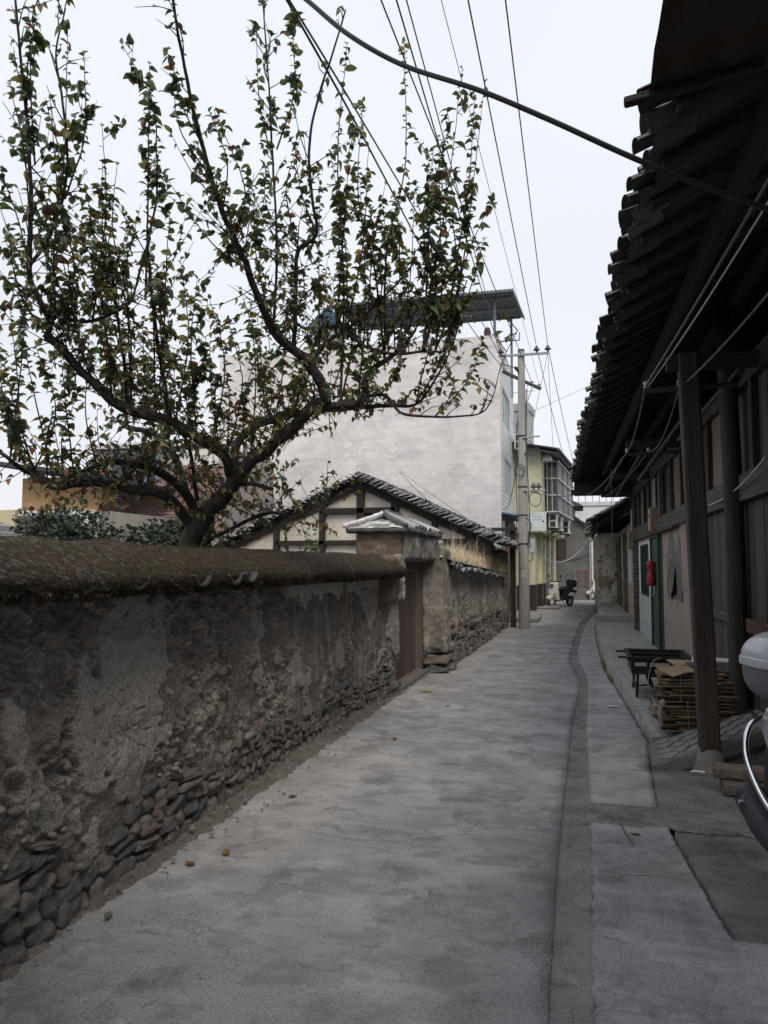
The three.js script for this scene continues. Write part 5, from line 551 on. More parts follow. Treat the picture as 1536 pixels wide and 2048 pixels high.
// ---------- old timber house on the right ----------
{
  const Hh = thing('old_timber_house', 'dark old timber house with deep tiled eaves on leaning posts', 'house', [1.4, 0, -10], 0.02);
  const dk = [woodM('aged_wood_a', [0.095, 0.085, 0.078]), woodM('aged_wood_b', [0.115, 0.102, 0.094]), woodM('aged_wood_c', [0.07, 0.06, 0.054]), woodM('red_wood', [0.12, 0.062, 0.042])], postM = woodM('post_wood', [0.068, 0.056, 0.05]), darkWood = woodM('dark_wood', [0.055, 0.048, 0.044]);  // upper beams, studs and rafters take one even, darker wood colour
  // frame
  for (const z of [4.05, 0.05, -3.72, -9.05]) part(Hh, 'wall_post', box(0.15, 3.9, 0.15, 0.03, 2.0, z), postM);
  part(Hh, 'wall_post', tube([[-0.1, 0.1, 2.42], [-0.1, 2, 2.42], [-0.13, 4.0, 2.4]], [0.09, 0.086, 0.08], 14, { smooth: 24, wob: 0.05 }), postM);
  part(Hh, 'tie_beam', box(0.12, 0.24, 13.4, -0.01, 2.34, -2.55), dk[1]); part(Hh, 'top_beam', box(0.14, 0.2, 13.6, 0.02, 3.35, -2.5), darkWood); part(Hh, 'ledge_board', box(0.16, 0.035, 7.6, -0.05, 2.2, -5.4), dk[0]);
  // plank wall and door leaves
  let z = 3.97; for (let k = 0; z > 0.16; k++) { const w = R(0.14, 0.2); part(Hh, 'plank', box(0.035, 1.88, w - 0.005, 0.02 + R(-0.004, 0.004), 1.27, z - w / 2, { b: 0.003 }), k < 5 ? dk[3 - (k % 2) * 2] : dk[k % 3]); z -= w; }
  part(Hh, 'mid_rail', box(0.06, 0.1, 2.15, -0.025, 1.13, 1.2), dk[1]); part(Hh, 'mid_rail', box(0.07, 0.12, 1.35, -0.03, 1.12, 3.25), dk[3]); part(Hh, 'sill_beam', box(0.14, 0.2, 3.9, 0.0, 0.28, 2.05), dk[2]);
  part(Hh, 'door_stile', [box(0.05, 1.9, 0.09, -0.02, 1.27, 0.2), box(0.05, 1.9, 0.09, -0.02, 1.27, 2.2)], dk[1]);
  // upper infill
  const mudP = mat('mud_panel', { t: T.mud, su: 0.8, bump: 0.008, c: [0.24, 0.205, 0.175] });
  for (let zz = 3.95, k = 0; zz > -9.2; k++) { const w = 1.05; const panel = [0, 0, 1, 0, 1, 1, 0, 1, 1, 0, 1, 0, 0][k % 13]; if (panel) part(Hh, 'infill_panel', lumpBox(0.0, 0.07, 2.47, 3.26, zz - w + 0.06, zz - 0.06, () => [1, 1, 1], 0.012, 0.06, 0.01), mat('mud_panel_v', { t: T.mud, su: 0.8, bump: 0.008, c: [0.23, 0.2, 0.172], vc: true })); else for (let q = 0; q < 6; q++) part(Hh, 'upper_board', box(0.03, 0.8, w / 6 - 0.006, 0.03 + R(-0.004, 0.004), 2.86, zz - (q + 0.5) * (w / 6), { b: 0.003 }), dk[(q + k) % 3]); part(Hh, 'stud', box(0.09, 0.82, 0.09, -0.0, 2.86, zz - w), darkWood); zz -= w; }
  // earth-plastered bay with the torn window sheet
  {
    const sh = new THREE.Shape([[-3.62, 0.05], [-0.05, 0.05], [-0.05, 2.22], [-3.62, 2.22]].map((p) => new THREE.Vector2(...p))), hole = []; const n = 44; for (let i = 0; i < n; i++) { const a = (i / n) * 6.283, rx = 0.68, ry = 0.52, e = 0.45; hole.push(new THREE.Vector2(-2.15 + Math.sign(Math.cos(a)) * Math.pow(Math.abs(Math.cos(a)), e) * rx * (1 + 0.13 * N3(Math.cos(a) * 2, Math.sin(a) * 2, 5)), 1.66 + Math.sign(Math.sin(a)) * Math.pow(Math.abs(Math.sin(a)), e) * ry * (1 + 0.16 * N3(Math.cos(a) * 3, Math.sin(a) * 3, 9)))); }
    sh.holes.push(new THREE.Path(hole)); const g = new THREE.ExtrudeGeometry(sh, { depth: 0.1, bevelEnabled: true, bevelSize: 0.01, bevelThickness: 0.01, bevelSegments: 2 }); g.rotateY(-Math.PI / 2); const pm = mat('earth_plaster', { t: T.plaster, su: 1.6, bump: 0.012, c: [0.38, 0.31, 0.275] });
    part(Hh, 'earth_plaster', uvm(g, false).translate(0.08, 0, 0), pm);
    part(Hh, 'torn_sheet', grid(50, 40, (i, j) => { const t = i / 50, s = j / 40, zz = -2.85 + 1.45 * t; const y0 = 1.16 + 0.55 * sstep(0.25, 0.45, t) * sstep(0.85, 0.55, t) + 0.12 * N3(t * 8, 3); const y = lerp(y0, 2.2, s); return { p: [-0.03 + 0.035 * fbm(t * 5, s * 3, 3, 3) - 0.05 * Math.sin(t * 9 + s * 3) * (1 - s), y, zz], uv: [zz, y] }; }), mat('grey_plastic', { t: T.plaster, su: 1, c: [0.17, 0.17, 0.17], rough: 0.35 }));
    const straw = []; for (let k = 0; k < 14; k++) { const zz = R(-2.8, -1.7), y = R(1.05, 1.35); straw.push(tube([[-0.04, y, zz], [-0.08, y - 0.06, zz + R(-0.05, 0.05)], [-0.06, y - R(0.08, 0.2), zz + R(-0.08, 0.08)]], 0.004, 4)); } part(Hh, 'frayed_string', straw, mat('pale_string', { c: [0.5, 0.46, 0.4] }), 'stuff');
  }
  // whitewashed bay with green window and door
  const wh = mat('whitewash', { t: T.plaster, su: 1.5, bump: 0.005, c: [1, 0.99, 0.96] }), gy = mat('grey_dado', { t: T.plaster, su: 1.1, bump: 0.01, c: [0.58, 0.59, 0.6] }), gr = mat('green_paint', { t: T.wood, su: 0.6, sv: 2.4, bump: 0.002, c: [0.035, 0.085, 0.062], rough: 0.55 });
  part(Hh, 'whitewashed_wall', [box(0.09, 1.2, 0.72, 0.03, 1.64, -7.76), box(0.09, 1.2, 0.86, 0.03, 1.64, -5.58), box(0.09, 0.18, 1.4, 0.03, 2.15, -6.7)], wh); part(Hh, 'grey_dado', box(0.11, 0.95, 3.0, 0.03, 0.56, -6.62), gy);
  const gwn = windowSet(Hh, 'x', [0.0, 1.55, -6.7], 1.36, 1.0, { frame: gr, bars: 3, glass: mat('dark_glass', { c: [0.03, 0.04, 0.04], rough: 0.2 }) }); for (let k = 0; k < 7; k++) part(gwn, 'bar', cyl(0.008, 0.008, 1.0, -0.05, 1.55, -7.3 + k * 0.2, 6), gr);
  part(Hh, 'green_door', [box(0.05, 1.95, 1.1, -0.02, 1.15, -4.55)], gr); part(Hh, 'door_frame', [box(0.12, 2.05, 0.08, -0.02, 1.17, -5.12), box(0.12, 2.05, 0.08, -0.02, 1.17, -3.95), box(0.12, 0.08, 1.2, -0.02, 2.17, -4.53)], gr);
  part(Hh, 'overdoor_board', box(0.06, 0.3, 5.2, -0.02, 2.35, -6.4, { rx: 0 }), dk[0]);
  // brick pier
  const bm = [[0.12, 0.115, 0.11], [0.16, 0.145, 0.13], [0.1, 0.1, 0.1]].map((c, i) => mat('pier_brick_' + i, { t: T.mud, su: 0.5, c })); const bg = box(0.22, 0.075, 0.36, 0, 0, 0, { b: 0.006 }); part(Hh, 'pier_core', box(0.18, 2.1, 0.33, 0.0, 1.2, -8.4), mat('pier_mortar', { c: [0.3, 0.29, 0.27] })); for (let k = 0; k < 24; k++) { const o = mesh(bg, bm[k % 3]); o.name = 'brick'; o.position.set(-0.01 + R(-0.005, 0.005), 0.24 + k * 0.087, -8.4 + R(-0.005, 0.005)); Hh.add(o); }
  part(Hh, 'plaster_jamb', lumpBox(-0.04, 0.1, 0.15, 2.25, -8.95, -8.62, (x, y, zz) => { const k = 0.9 + 0.5 * fbm(x * 8, y * 3, zz * 8, 3); return [0.42 * k, 0.4 * k, 0.37 * k]; }, 0.015), M.dryPl);
  // roof
  const ov = (zl) => lerp(1.14, 1.41, clamp((7 - zl) / 16.2)), ey = 3.66, slope = 0.47, ry = (x, zl) => ey + slope * (x + ov(zl)); const rafters = [];
  const roof = part(Hh, 'roof', grid(1, 20, (i, j) => { const zl = lerp(7.2, -9.4, j / 20), x = i ? 4.4 : -ov(zl) + 0.25; return { p: [x, ry(x, zl) + 0.13, zl] }; }), M.roofTiles[0]);
  part(Hh, 'back_wall', [box(0.2, 6, 16.6, 4.3, 3, -1.1), extr([[0.05, 0], [4.3, 0], [4.3, 6.4], [0.05, 4.42]], 0.15).translate(0, 0, -9.3), extr([[0.05, 0], [4.3, 0], [4.3, 6.1], [0.05, 4.15]], 0.12).translate(0, 0, 3.9)], mudP);
  for (let zl = 6.9; zl > -9.4; zl -= 0.46) part(roof, 'rafter', bar([-ov(zl) + 0.06, ry(-ov(zl) + 0.06, zl) - 0.02, zl], [0.6, ry(0.6, zl) - 0.02, zl], 0.09, 0.035), darkWood);
  const trough = []; const tile = (r, arch, len) => grid(6, 3, (i, j) => { const a = lerp(0.1, 0.9, i / 6) * Math.PI, rr = r - 0.006 * j; return { p: [j * len / 3, (arch ? 1 : -1) * Math.sin(a) * rr * 0.6, Math.cos(a) * rr], uv: [i * 0.03, j * 0.07] }; });
  const thick = (g) => { const b = g.clone(); b.scale(1, 0.78, 0.9); return mg([g, b]); }, cover = thick(tile(0.1, true, 0.22)), under = thick(tile(0.105, false, 0.22)); const a = Math.atan(slope);
  let n = 0; for (let zl = 6.55; zl > -9.45; zl -= 0.205) {
    const e = -ov(zl) + 0.07 * N3(zl * 0.9, 3) + R(-0.055, 0.05), put1 = (g, name, dx, dy, dz, rz) => { const o = mesh(g, M.roofTiles[[0, 3, 0, 1][Math.floor(rnd() * 4)]]); o.name = name; o.position.set(e + dx, ry(e + dx, zl) + dy, zl + dz); o.rotation.set(R(-0.16, 0.16), R(-0.16, 0.16), a + rz); roof.add(o); n++; };
    put1(under, 'tile', 0, 0.08, 0, -0.05); put1(cover, 'tile', -0.03, 0.1, 0.1, R(-0.16, -0.02)); put1(cover, 'tile', R(0.02, 0.06), 0.125, 0.1, R(-0.12, 0));
    trough.push(grid(5, 10, (i, j) => { const q = lerp(0.1, 0.9, i / 5) * Math.PI, x = lerp(e + 0.15, 4.3, j / 10) ; return { p: [x, ry(x, zl) + 0.085 - Math.sin(q) * 0.06 + 0.01 * (j % 2), zl + Math.cos(q) * 0.1] }; }), grid(5, 10, (i, j) => { const q = lerp(0.1, 0.9, i / 5) * Math.PI, x = lerp(e + 0.1, 4.3, j / 10); return { p: [x, ry(x, zl) + 0.115 + Math.sin(q) * 0.055 + 0.012 * (j % 2), zl + 0.1 + Math.cos(q) * 0.1] }; }));
  }
  part(roof, 'tile_rows', trough, M.roofTiles[3], 'stuff');
  part(Hh, 'eave_purlin', tube([[-0.62, ry(-0.62, 7) - 0.14, 7.1], [-0.66, ry(-0.66, 0) - 0.15, 0], [-0.68, ry(-0.68, -9) - 0.14, -9.5]], 0.07, 10, { smooth: 20, wob: 0.06 }), darkWood); part(Hh, 'eave_purlin', tube([[-0.05, ry(-0.05, 7) - 0.14, 7.1], [-0.05, ry(-0.05, -9) - 0.15, -9.5]], 0.07, 10), darkWood);
  for (const zl of [3.25, -1.2, -5.2, -9.1]) part(Hh, 'bracket_beam', box(0.78, 0.13, 0.09, -0.37, 3.33, zl), darkWood);
  part(Hh, 'gable_fill', extr([[-1.38, 3.34], [0.4, 3.34], [0.4, 4.45], [-1.38, 3.66]], 0.05).translate(0, 0, -9.46), darkWood); part(Hh, 'gable_board', [box(1.5, 0.14, 0.06, -0.7, 3.42, -9.5, { rz: -0.02 }), bar([-1.4, 3.72, -9.48], [0.3, 4.5, -9.48], 0.05, 0.2)], darkWood);
  // leaning eave post on its footing
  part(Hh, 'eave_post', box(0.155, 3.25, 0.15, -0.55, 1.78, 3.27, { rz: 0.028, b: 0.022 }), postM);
  const foot = new THREE.LatheGeometry([[0.135, 0], [0.13, 0.03], [0.112, 0.1], [0.095, 0.18], [0.085, 0.2], [0.0, 0.2]].map((p) => new THREE.Vector2(...p)), 20); { const p = foot.attributes.position; for (let i = 0; i < p.count; i++) { const k = 1 + 0.12 * N3(p.getX(i) * 9, p.getY(i) * 9, p.getZ(i) * 9); p.setX(i, p.getX(i) * k); p.setZ(i, p.getZ(i) * k); } foot.computeVertexNormals(); } part(Hh, 'post_footing', put(foot, -0.505, -0.01, 3.27), mat('footing_cement', { t: T.concrete, su: 1, bump: 0.006, c: [0.95, 0.93, 0.9] }));
  // diagonal poles stored under the eave
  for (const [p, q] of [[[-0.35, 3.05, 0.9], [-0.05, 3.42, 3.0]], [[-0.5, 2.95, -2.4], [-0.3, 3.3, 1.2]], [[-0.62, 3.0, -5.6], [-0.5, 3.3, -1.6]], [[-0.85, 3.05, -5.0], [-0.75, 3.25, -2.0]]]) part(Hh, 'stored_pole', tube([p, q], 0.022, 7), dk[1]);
}
{ // corrugated awning nearest the camera
  const aw = thing('sheet_awning', 'dark corrugated sheet awning overhead in the near corner', 'awning'), m = mat('tar_sheet', { t: T.rust, su: 1, c: [0.07, 0.066, 0.064], rough: 0.8 });
  const ay = (x) => 3.52 + 0.1 * (x - 0.33), sheet = (dy) => grid(90, 60, (i, j) => { const z = lerp(3.2, -3.12, j / 60), t = i / 90, x = lerp(0.285 + 0.012 * N3(z * 3, 2) + 0.006 * N3(z * 14, 5), 4.2, t); return { p: [x, ay(x) + dy + 0.012 * Math.sin(t * 46 * Math.PI) - 0.035 * sstep(0.03, 0, t) * (0.6 + 0.5 * N3(z * 5, 9)), z + (j === 60 ? 0.03 * N3(x * 7, 3) : 0)], uv: [x, z] }; });
  part(aw, 'sheet', mg([sheet(0), sheet(0.006)]), m); part(aw, 'edge_batten', bar([0.19, 3.475, -3.07], [0.7, 3.53, -3.05], 0.045, 0.03), woodM('batten_wood', [0.05, 0.04, 0.035])); for (const z of [-1.5, 0.2, 1.9]) part(aw, 'batten', bar([0.4, ay(0.4) - 0.05, z], [4.2, ay(4.2) - 0.05, z], 0.06, 0.07), M.timber); for (const [x, z] of [[2.6, 2.9], [3.6, -2.9]]) part(aw, 'post', box(0.12, ay(x) - 0.02, 0.12, x, ay(x) / 2 - 0.02, z), M.timber);
}
{ // far house on the right
  const h = thing('plastered_cottage', 'low old cottage with peeling plaster beyond the timber house', 'house');
  const m1 = mat('patchy_plaster', { t: T.plaster, su: 1.4, bump: 0.01, rough: 1, vc: true });
  const mott = (x, y, z) => { const k = 1 + 0.35 * fbm(x * 6, y * 6, z * 6, 4); let c = [0.92 * k, 0.89 * k, 0.82 * k]; const och = sstep(0.06, 0.22, fbm(x * 3.2, y * 4, z * 3, 4) + 0.16 * Math.exp(-((y - 1.05) ** 2) / 0.04)); c = mix3(c, [0.42, 0.29, 0.17], och * 0.75); const dkk = sstep(0.2, 0.3, fbm(x * 5 + 9, y * 2.2, z * 5, 4) + 0.1 * sstep(1.4, 2.0, y)); c = mix3(c, [0.14, 0.14, 0.15], dkk * 0.8); const base = sstep(0.1, 0.2, fbm(x * 9, y * 9, z + 4, 3)) * (y < 0.6 ? 0.7 : 0.2); return mix3(c, [0.12, 0.11, 0.1], base); };
  part(h, 'end_wall', lumpBox(0.5, 1.3, 0.05, 2.75, -27.9, -27.5, mott, 0.008, 0.03, 0.015), m1);
  part(h, 'street_wall', lumpBox(0.48, 0.75, 0.05, 2.7, -33.5, -27.85, mott, 0.01, 0.08, 0.02), m1);
  const sw = (z0, z1, cf) => part(h, 'side_wall', lumpBox(1.2, 1.4, 0.1, 2.75, z1, z0, cf, 0.01, 0.05, 0.02), m1), tint = (c) => (x, y, z) => { const k = 1 + 0.4 * fbm(x * 4, y * 3, z * 4, 4); const p = sstep(0.12, 0.24, fbm(x * 5, y * 2, z * 3 + 8, 4)); return mix3(c.map((v) => v * k), [0.75, 0.73, 0.69], p * 0.5); };
  sw(-19.6, -20.4, tint([0.5, 0.46, 0.42])); sw(-20.4, -22.2, (x, y, z) => y > 1.15 ? tint([0.75, 0.71, 0.65])(x, y, z) : tint([0.5, 0.39, 0.32])(x, y, z)); sw(-23.0, -27.5, (x, y, z) => y > 1.15 ? tint([0.78, 0.74, 0.68])(x, y, z) : tint([0.52, 0.4, 0.31])(x, y, z)); part(h, 'dark_slot', box(0.1, 1.6, 0.8, 1.34, 1.9, -22.6), M.timber); part(h, 'slot_sill', box(0.2, 1.0, 0.8, 1.3, 0.6, -22.6), mat('sill_earth', { t: T.plaster, su: 1, c: [0.3, 0.26, 0.22] })); for (const z of [-22.2, -23.0, -25.6]) part(h, 'jamb', box(0.1, 2.4, 0.1, 1.17, 1.35, z), woodM('jamb_wood' + -z, [0.22, 0.19, 0.16])); part(h, 'green_post', box(0.06, 2.3, 0.07, 1.15, 1.3, -27.3), mat('green_post_paint', { c: [0.1, 0.2, 0.13] }));
  const ey = 2.72, slope = 0.56, ry = (x) => ey + slope * (x - 0.2), roof = part(h, 'roof', bar([0.3, ry(0.3) + 0.03, -26.6], [3.2, ry(3.2) + 0.03, -26.6], 13.2, 0.05), M.timber);
  part(h, 'purlin', [bar([0.42, ry(0.42) - 0.07, -20.2], [0.42, ry(0.42) - 0.07, -33], 0.09, 0.09), bar([1.15, ry(1.15) - 0.07, -20.2], [1.15, ry(1.15) - 0.07, -33], 0.09, 0.09)], M.timber); part(h, 'verge_beam', bar([0.25, ry(0.25) - 0.04, -20.3], [1.5, ry(1.5) - 0.04, -20.3], 0.08, 0.12), M.timber);
  const tile = grid(5, 2, (i, j) => { const q = lerp(0.1, 0.9, i / 5) * Math.PI, r = 0.1 - 0.008 * j; return { p: [j * 0.11, Math.sin(q) * r * 0.65, Math.cos(q) * r], uv: [i * 0.03, j * 0.1] }; }), rest = []; let n = 0;
  for (let z = -20.1; z > -33; z -= 0.2) for (let k = 0; k < 14; k++) { const x = 0.14 + k * 0.17 + R(-0.03, 0.03), q = new THREE.Matrix4().compose(V(x, ry(x) + 0.06 + R(-0.01, 0.03), z + R(-0.03, 0.03)), new THREE.Quaternion().setFromEuler(new THREE.Euler(R(-0.15, 0.15), R(-0.15, 0.15), Math.atan(slope) + R(-0.2, 0.02))), V(1, 1, 1)); if (n < 290 && k < 7) { const o = mesh(tile, pick(M.roofTiles)); o.name = 'tile'; o.applyMatrix4(q); roof.add(o); n++; } else rest.push(tile.clone().applyMatrix4(q)); }
  part(roof, 'tiles', rest, M.roofTiles[0], 'stuff');
  part(h, 'gable_fill', extr([[0.55, 2.6], [3.1, 2.6], [3.1, 4.1], [0.55, 2.9]], 0.1).translate(0, 0, -27.75), M.timber); part(h, 'back_wall', [box(0.2, 4, 13, 3.1, 2, -26.6), box(1.8, 3.4, 0.2, 2.2, 1.7, -20.3)], mat('cottage_back', { c: [0.3, 0.27, 0.24] }));
}
{ // scored concrete ramp up to the plank door
  const r = thing('scored_ramp', 'short concrete ramp scored with diamonds beside the leaning post', 'ramp'), cm = mat('ramp_cement', { t: T.concrete, su: 2, bump: 0.006, c: [0.8, 0.79, 0.77] }), L = 1.08, a = Math.atan2(0.38, 1.0), W = 0.74;
  const toW = new THREE.Matrix4().makeRotationZ(a); toW.setPosition(0.52, 0.03, -6.72);
  const slab = lumpBox(0, L, -0.13, 0, -W, 0, (x, y, z) => { const k = 1 + 0.2 * fbm(x * 6, y * 6, z * 6, 3); return [k, k, k]; }, 0.005, 0.035, 0.012); part(r, 'slab', slab.applyMatrix4(toW), mat('ramp_slab', { t: T.concrete, su: 2, bump: 0.006, c: [0.62, 0.61, 0.6], vc: true }));
  part(r, 'fill', extr([[0.6, 0.0], [1.5, 0.0], [1.5, 0.28], [0.75, 0.02]], 0.66).translate(0, 0, -7.42), cm);
  const s = 0.15, pad = box(s * 0.86, 0.02, s * 0.86, 0, 0, 0, { b: 0.005 }); for (let i = -12; i < 14; i++) for (let j = -12; j < 14; j++) { const x = ((i + j) * s) / Math.SQRT2 + 0.05, z = (((i - j) * s) / Math.SQRT2) * 0.86 - 0.37; if (x < 0.06 || x > L - 0.05 || z > -0.06 || z < -W + 0.06) continue; const o = mesh(pad, cm); o.name = 'diamond_pad'; const q = new THREE.Matrix4().makeScale(1, 1, 0.86).multiply(new THREE.Matrix4().makeRotationY(Math.PI / 4)); q.premultiply(new THREE.Matrix4().makeTranslation(x, 0.0 + R(-0.002, 0.002), z)).premultiply(toW); o.applyMatrix4(q); r.add(o); }
}
console.log('05_right', Date.now() - T0);
// ---------- things along the right side ----------
{
  const blockM = mat('grey_block', { t: T.concrete, su: 0.8, bump: 0.008, c: [0.55, 0.5, 0.46] }), blk = (x, y, z, w, ry, label) => { const o = solo('concrete_block', lumpBox(-w / 2, w / 2, 0, 0.088, -0.075, 0.075, (a, b, c) => { const k = 1 + 0.5 * fbm(a * 9, b * 9, c * 9, 3); return [k, k * 0.93, k * 0.88]; }, 0.004, 0.02, 0.006), mat('block_' + y, { t: T.concrete, su: 0.8, bump: 0.008, c: [0.62, 0.55, 0.5], vc: true }), label, 'block', 'blocks at the foot of the post'); o.position.set(x, y, z); o.rotation.y = ry; };
  blk(1.13, 0.0, -6.14, 0.36, 0.03, 'lower brick-brown block lying on the forecourt by the posts'); blk(1.1, 0.092, -6.22, 0.38, -0.04, 'upper brick-brown block resting on another by the posts');
}
{ // flattened cardboard in two tied bundles
  const kraft = [[0.36, 0.265, 0.17], [0.29, 0.21, 0.135], [0.4, 0.3, 0.2], [0.23, 0.165, 0.11], [0.05, 0.048, 0.048], [0.33, 0.28, 0.24]].map((c, i) => mat('cardboard_' + i, { t: T.card, su: 0.5, bump: 0.0015, c, rough: 0.95 }));
  const sheet = (w, d, bend, tw) => { let g = new THREE.BoxGeometry(w, 0.011, d, 10, 1, 4); const p = g.attributes.position; for (let i = 0; i < p.count; i++) { const x = p.getX(i) / w, z = p.getZ(i) / d; p.setY(i, p.getY(i) + bend * (x * x - 0.08) + tw * x * z + 0.006 * N3(x * 5, z * 5, bend * 90)); } g.computeVertexNormals(); return uvm(g); };
  const variants = [...Array(10)].map((_, k) => sheet(R(0.56, 0.68), R(0.52, 0.64), R(-0.05, 0.02), R(-0.03, 0.03)));
  const bundle = (y0, n, x, z, label, turn) => { const b = thing('cardboard_bundle', label, 'cardboard', [x, y0, z], turn, 'flattened cardboard bundles'); for (let k = 0; k < n; k++) { const o = mesh(variants[Math.floor(rnd() * 10)], kraft[[0, 1, 2, 3, 0, 1, 4, 3, 5][Math.floor(rnd() * 9)]]); o.name = 'cardboard_sheet'; o.position.set(R(-0.07, 0.07), 0.012 + k * 0.0135, R(-0.03, 0.03)); o.rotation.set(R(-0.015, 0.015), R(-0.16, 0.16), R(-0.02, 0.025)); b.add(o); } const h = n * 0.0135 + 0.01; part(b, 'twine', [tube([[-0.15, h + 0.02, 0.31], [-0.15, h + 0.025, 0], [-0.16, h + 0.02, -0.3], [-0.16, 0.01, -0.31], [-0.15, 0.0, 0], [-0.15, 0.01, 0.32], [-0.15, h + 0.02, 0.31]], 0.004, 5), tube([[-0.34, h * 0.5, 0.1], [-0.3, h + 0.01, 0.1], [0, h + 0.03, 0.1], [0.3, h + 0.01, 0.1], [0.34, h * 0.4, 0.1]], 0.004, 5)], mat('twine_pale', { c: [0.55, 0.52, 0.5] })); return b; };
  bundle(0.1, 20, 1.03, -7.82, 'lower bundle of flattened brown cardboard behind the ramp', 0.06); bundle(0.395, 19, 1.02, -7.84, 'upper bundle of flattened brown cardboard with folded flaps', -0.08);
  const flap = (label, c, x, y, z, w, d, rx, ry, rz, name = 'cardboard_flap', cat = 'cardboard') => { const o = solo(name, sheet(w, d, -0.04, 0.02), mat(name + x, { t: T.card, su: 0.5, c, rough: 0.9 }), label, cat); o.position.set(x, y, z); o.rotation.set(rx, ry, rz); };
  flap('light brown cardboard flap folded over the stack front', [0.44, 0.33, 0.21], 0.86, 0.685, -7.62, 0.32, 0.24, 0.12, 0.5, 0.04); flap('tan cardboard sheet lying loose on top of the stack', [0.46, 0.35, 0.23], 0.98, 0.715, -7.95, 0.34, 0.3, 0.02, 0.25, -0.03); flap('dark grey board on the cardboard stack', [0.1, 0.1, 0.1], 1.06, 0.73, -7.75, 0.24, 0.17, 0.02, 0.2, 0.01, 'grey_board', 'board'); flap('white foam sheet lying on top of the cardboard stack', [0.82, 0.82, 0.86], 1.2, 0.755, -7.88, 0.42, 0.24, 0.02, -0.12, 0.0, 'foam_sheet', 'foam sheet');
  solo('cloth_strip', tube([[0.7, 0.4, -7.5], [0.68, 0.415, -7.46], [0.665, 0.36, -7.47], [0.66, 0.27, -7.48], [0.675, 0.21, -7.48]], [0.02, 0.022, 0.02, 0.015, 0.012], 7, { smooth: 18, wob: 0.4 }), mat('pink_cloth', { c: [0.42, 0.33, 0.36] }), 'faded pink cloth strip hanging from the cardboard', 'cloth');
}
{ // handcart
  const c = thing('handcart', 'small black iron handcart parked on the pavement behind the cardboard', 'handcart', [0.84, 0.13, -9.75]), iron = mat('black_iron', { t: T.rust, su: 0.5, c: [0.055, 0.05, 0.05], rough: 0.6, metal: 0.2 }), tyre = mat('tyre_rubber', { c: [0.025, 0.025, 0.025], rough: 0.8 });
  part(c, 'tray', [box(0.64, 0.03, 0.85, 0, 0.3, 0), box(0.64, 0.17, 0.025, 0, 0.36, 0.42), box(0.64, 0.1, 0.025, 0, 0.38, -0.42), box(0.025, 0.1, 0.85, 0.31, 0.38, 0), box(0.025, 0.1, 0.85, -0.31, 0.38, 0)], iron); part(c, 'top_rail', [box(0.72, 0.045, 0.045, 0, 0.455, 0.43), box(0.72, 0.045, 0.045, 0, 0.455, -0.43), box(0.045, 0.045, 0.9, -0.33, 0.455, 0), box(0.045, 0.045, 0.9, 0.33, 0.455, 0)], iron); part(c, 'load_board', box(0.56, 0.04, 0.02, 0, 0.39, 0.445), mat('pale_board', { c: [0.5, 0.48, 0.46] })); for (const x of [-0.14, 0.1]) part(c, 'side_stay', box(0.03, 0.13, 0.03, x, 0.37, 0.46), iron);
  for (const z of [0.32, -0.32]) { part(c, 'handle', [bar([-0.33, 0.45, z], [-0.46, 0.455, z], 0.025, 0.025)], iron); part(c, 'leg', [bar([-0.24, 0.3, z], [-0.26, 0.0, z], 0.03, 0.03)], iron); }
  part(c, 'cross_bar', [bar([-0.26, 0.12, -0.32], [-0.26, 0.12, 0.32], 0.02, 0.02), bar([-0.25, 0.13, 0.3], [0.03, 0.16, 0.3], 0.02, 0.02)], iron);
  for (const z of [0.36, -0.36]) { const w = part(c, 'wheel', put(new THREE.TorusGeometry(0.135, 0.035, 10, 26), 0.06, 0.165, z), tyre); part(w, 'rim', put(new THREE.TorusGeometry(0.1, 0.012, 6, 20), 0.06, 0.165, z), iron); part(w, 'hub', cyl(0.03, 0.03, 0.08, 0.06, 0.165, z, 10, { rx: Math.PI / 2 }), iron); }
  part(c, 'axle', bar([0.06, 0.165, -0.36], [0.06, 0.165, 0.36], 0.03, 0.03), iron); part(c, 'rope', [tube([[0.0, 0.47, 0.45], [-0.08, 0.44, 0.48], [-0.13, 0.3, 0.49], [-0.14, 0.16, 0.49], [-0.1, 0.12, 0.49], [-0.05, 0.2, 0.48], [-0.02, 0.32, 0.47], [0, 0.38, 0.46]], 0.006, 6, { smooth: 40 }), tube([[-0.34, 0.44, 0.4], [-0.37, 0.36, 0.42], [-0.35, 0.31, 0.43], [-0.32, 0.35, 0.42]], 0.004, 5, { smooth: 16 })], mat('rope_pale', { c: [0.4, 0.37, 0.31] }));
}
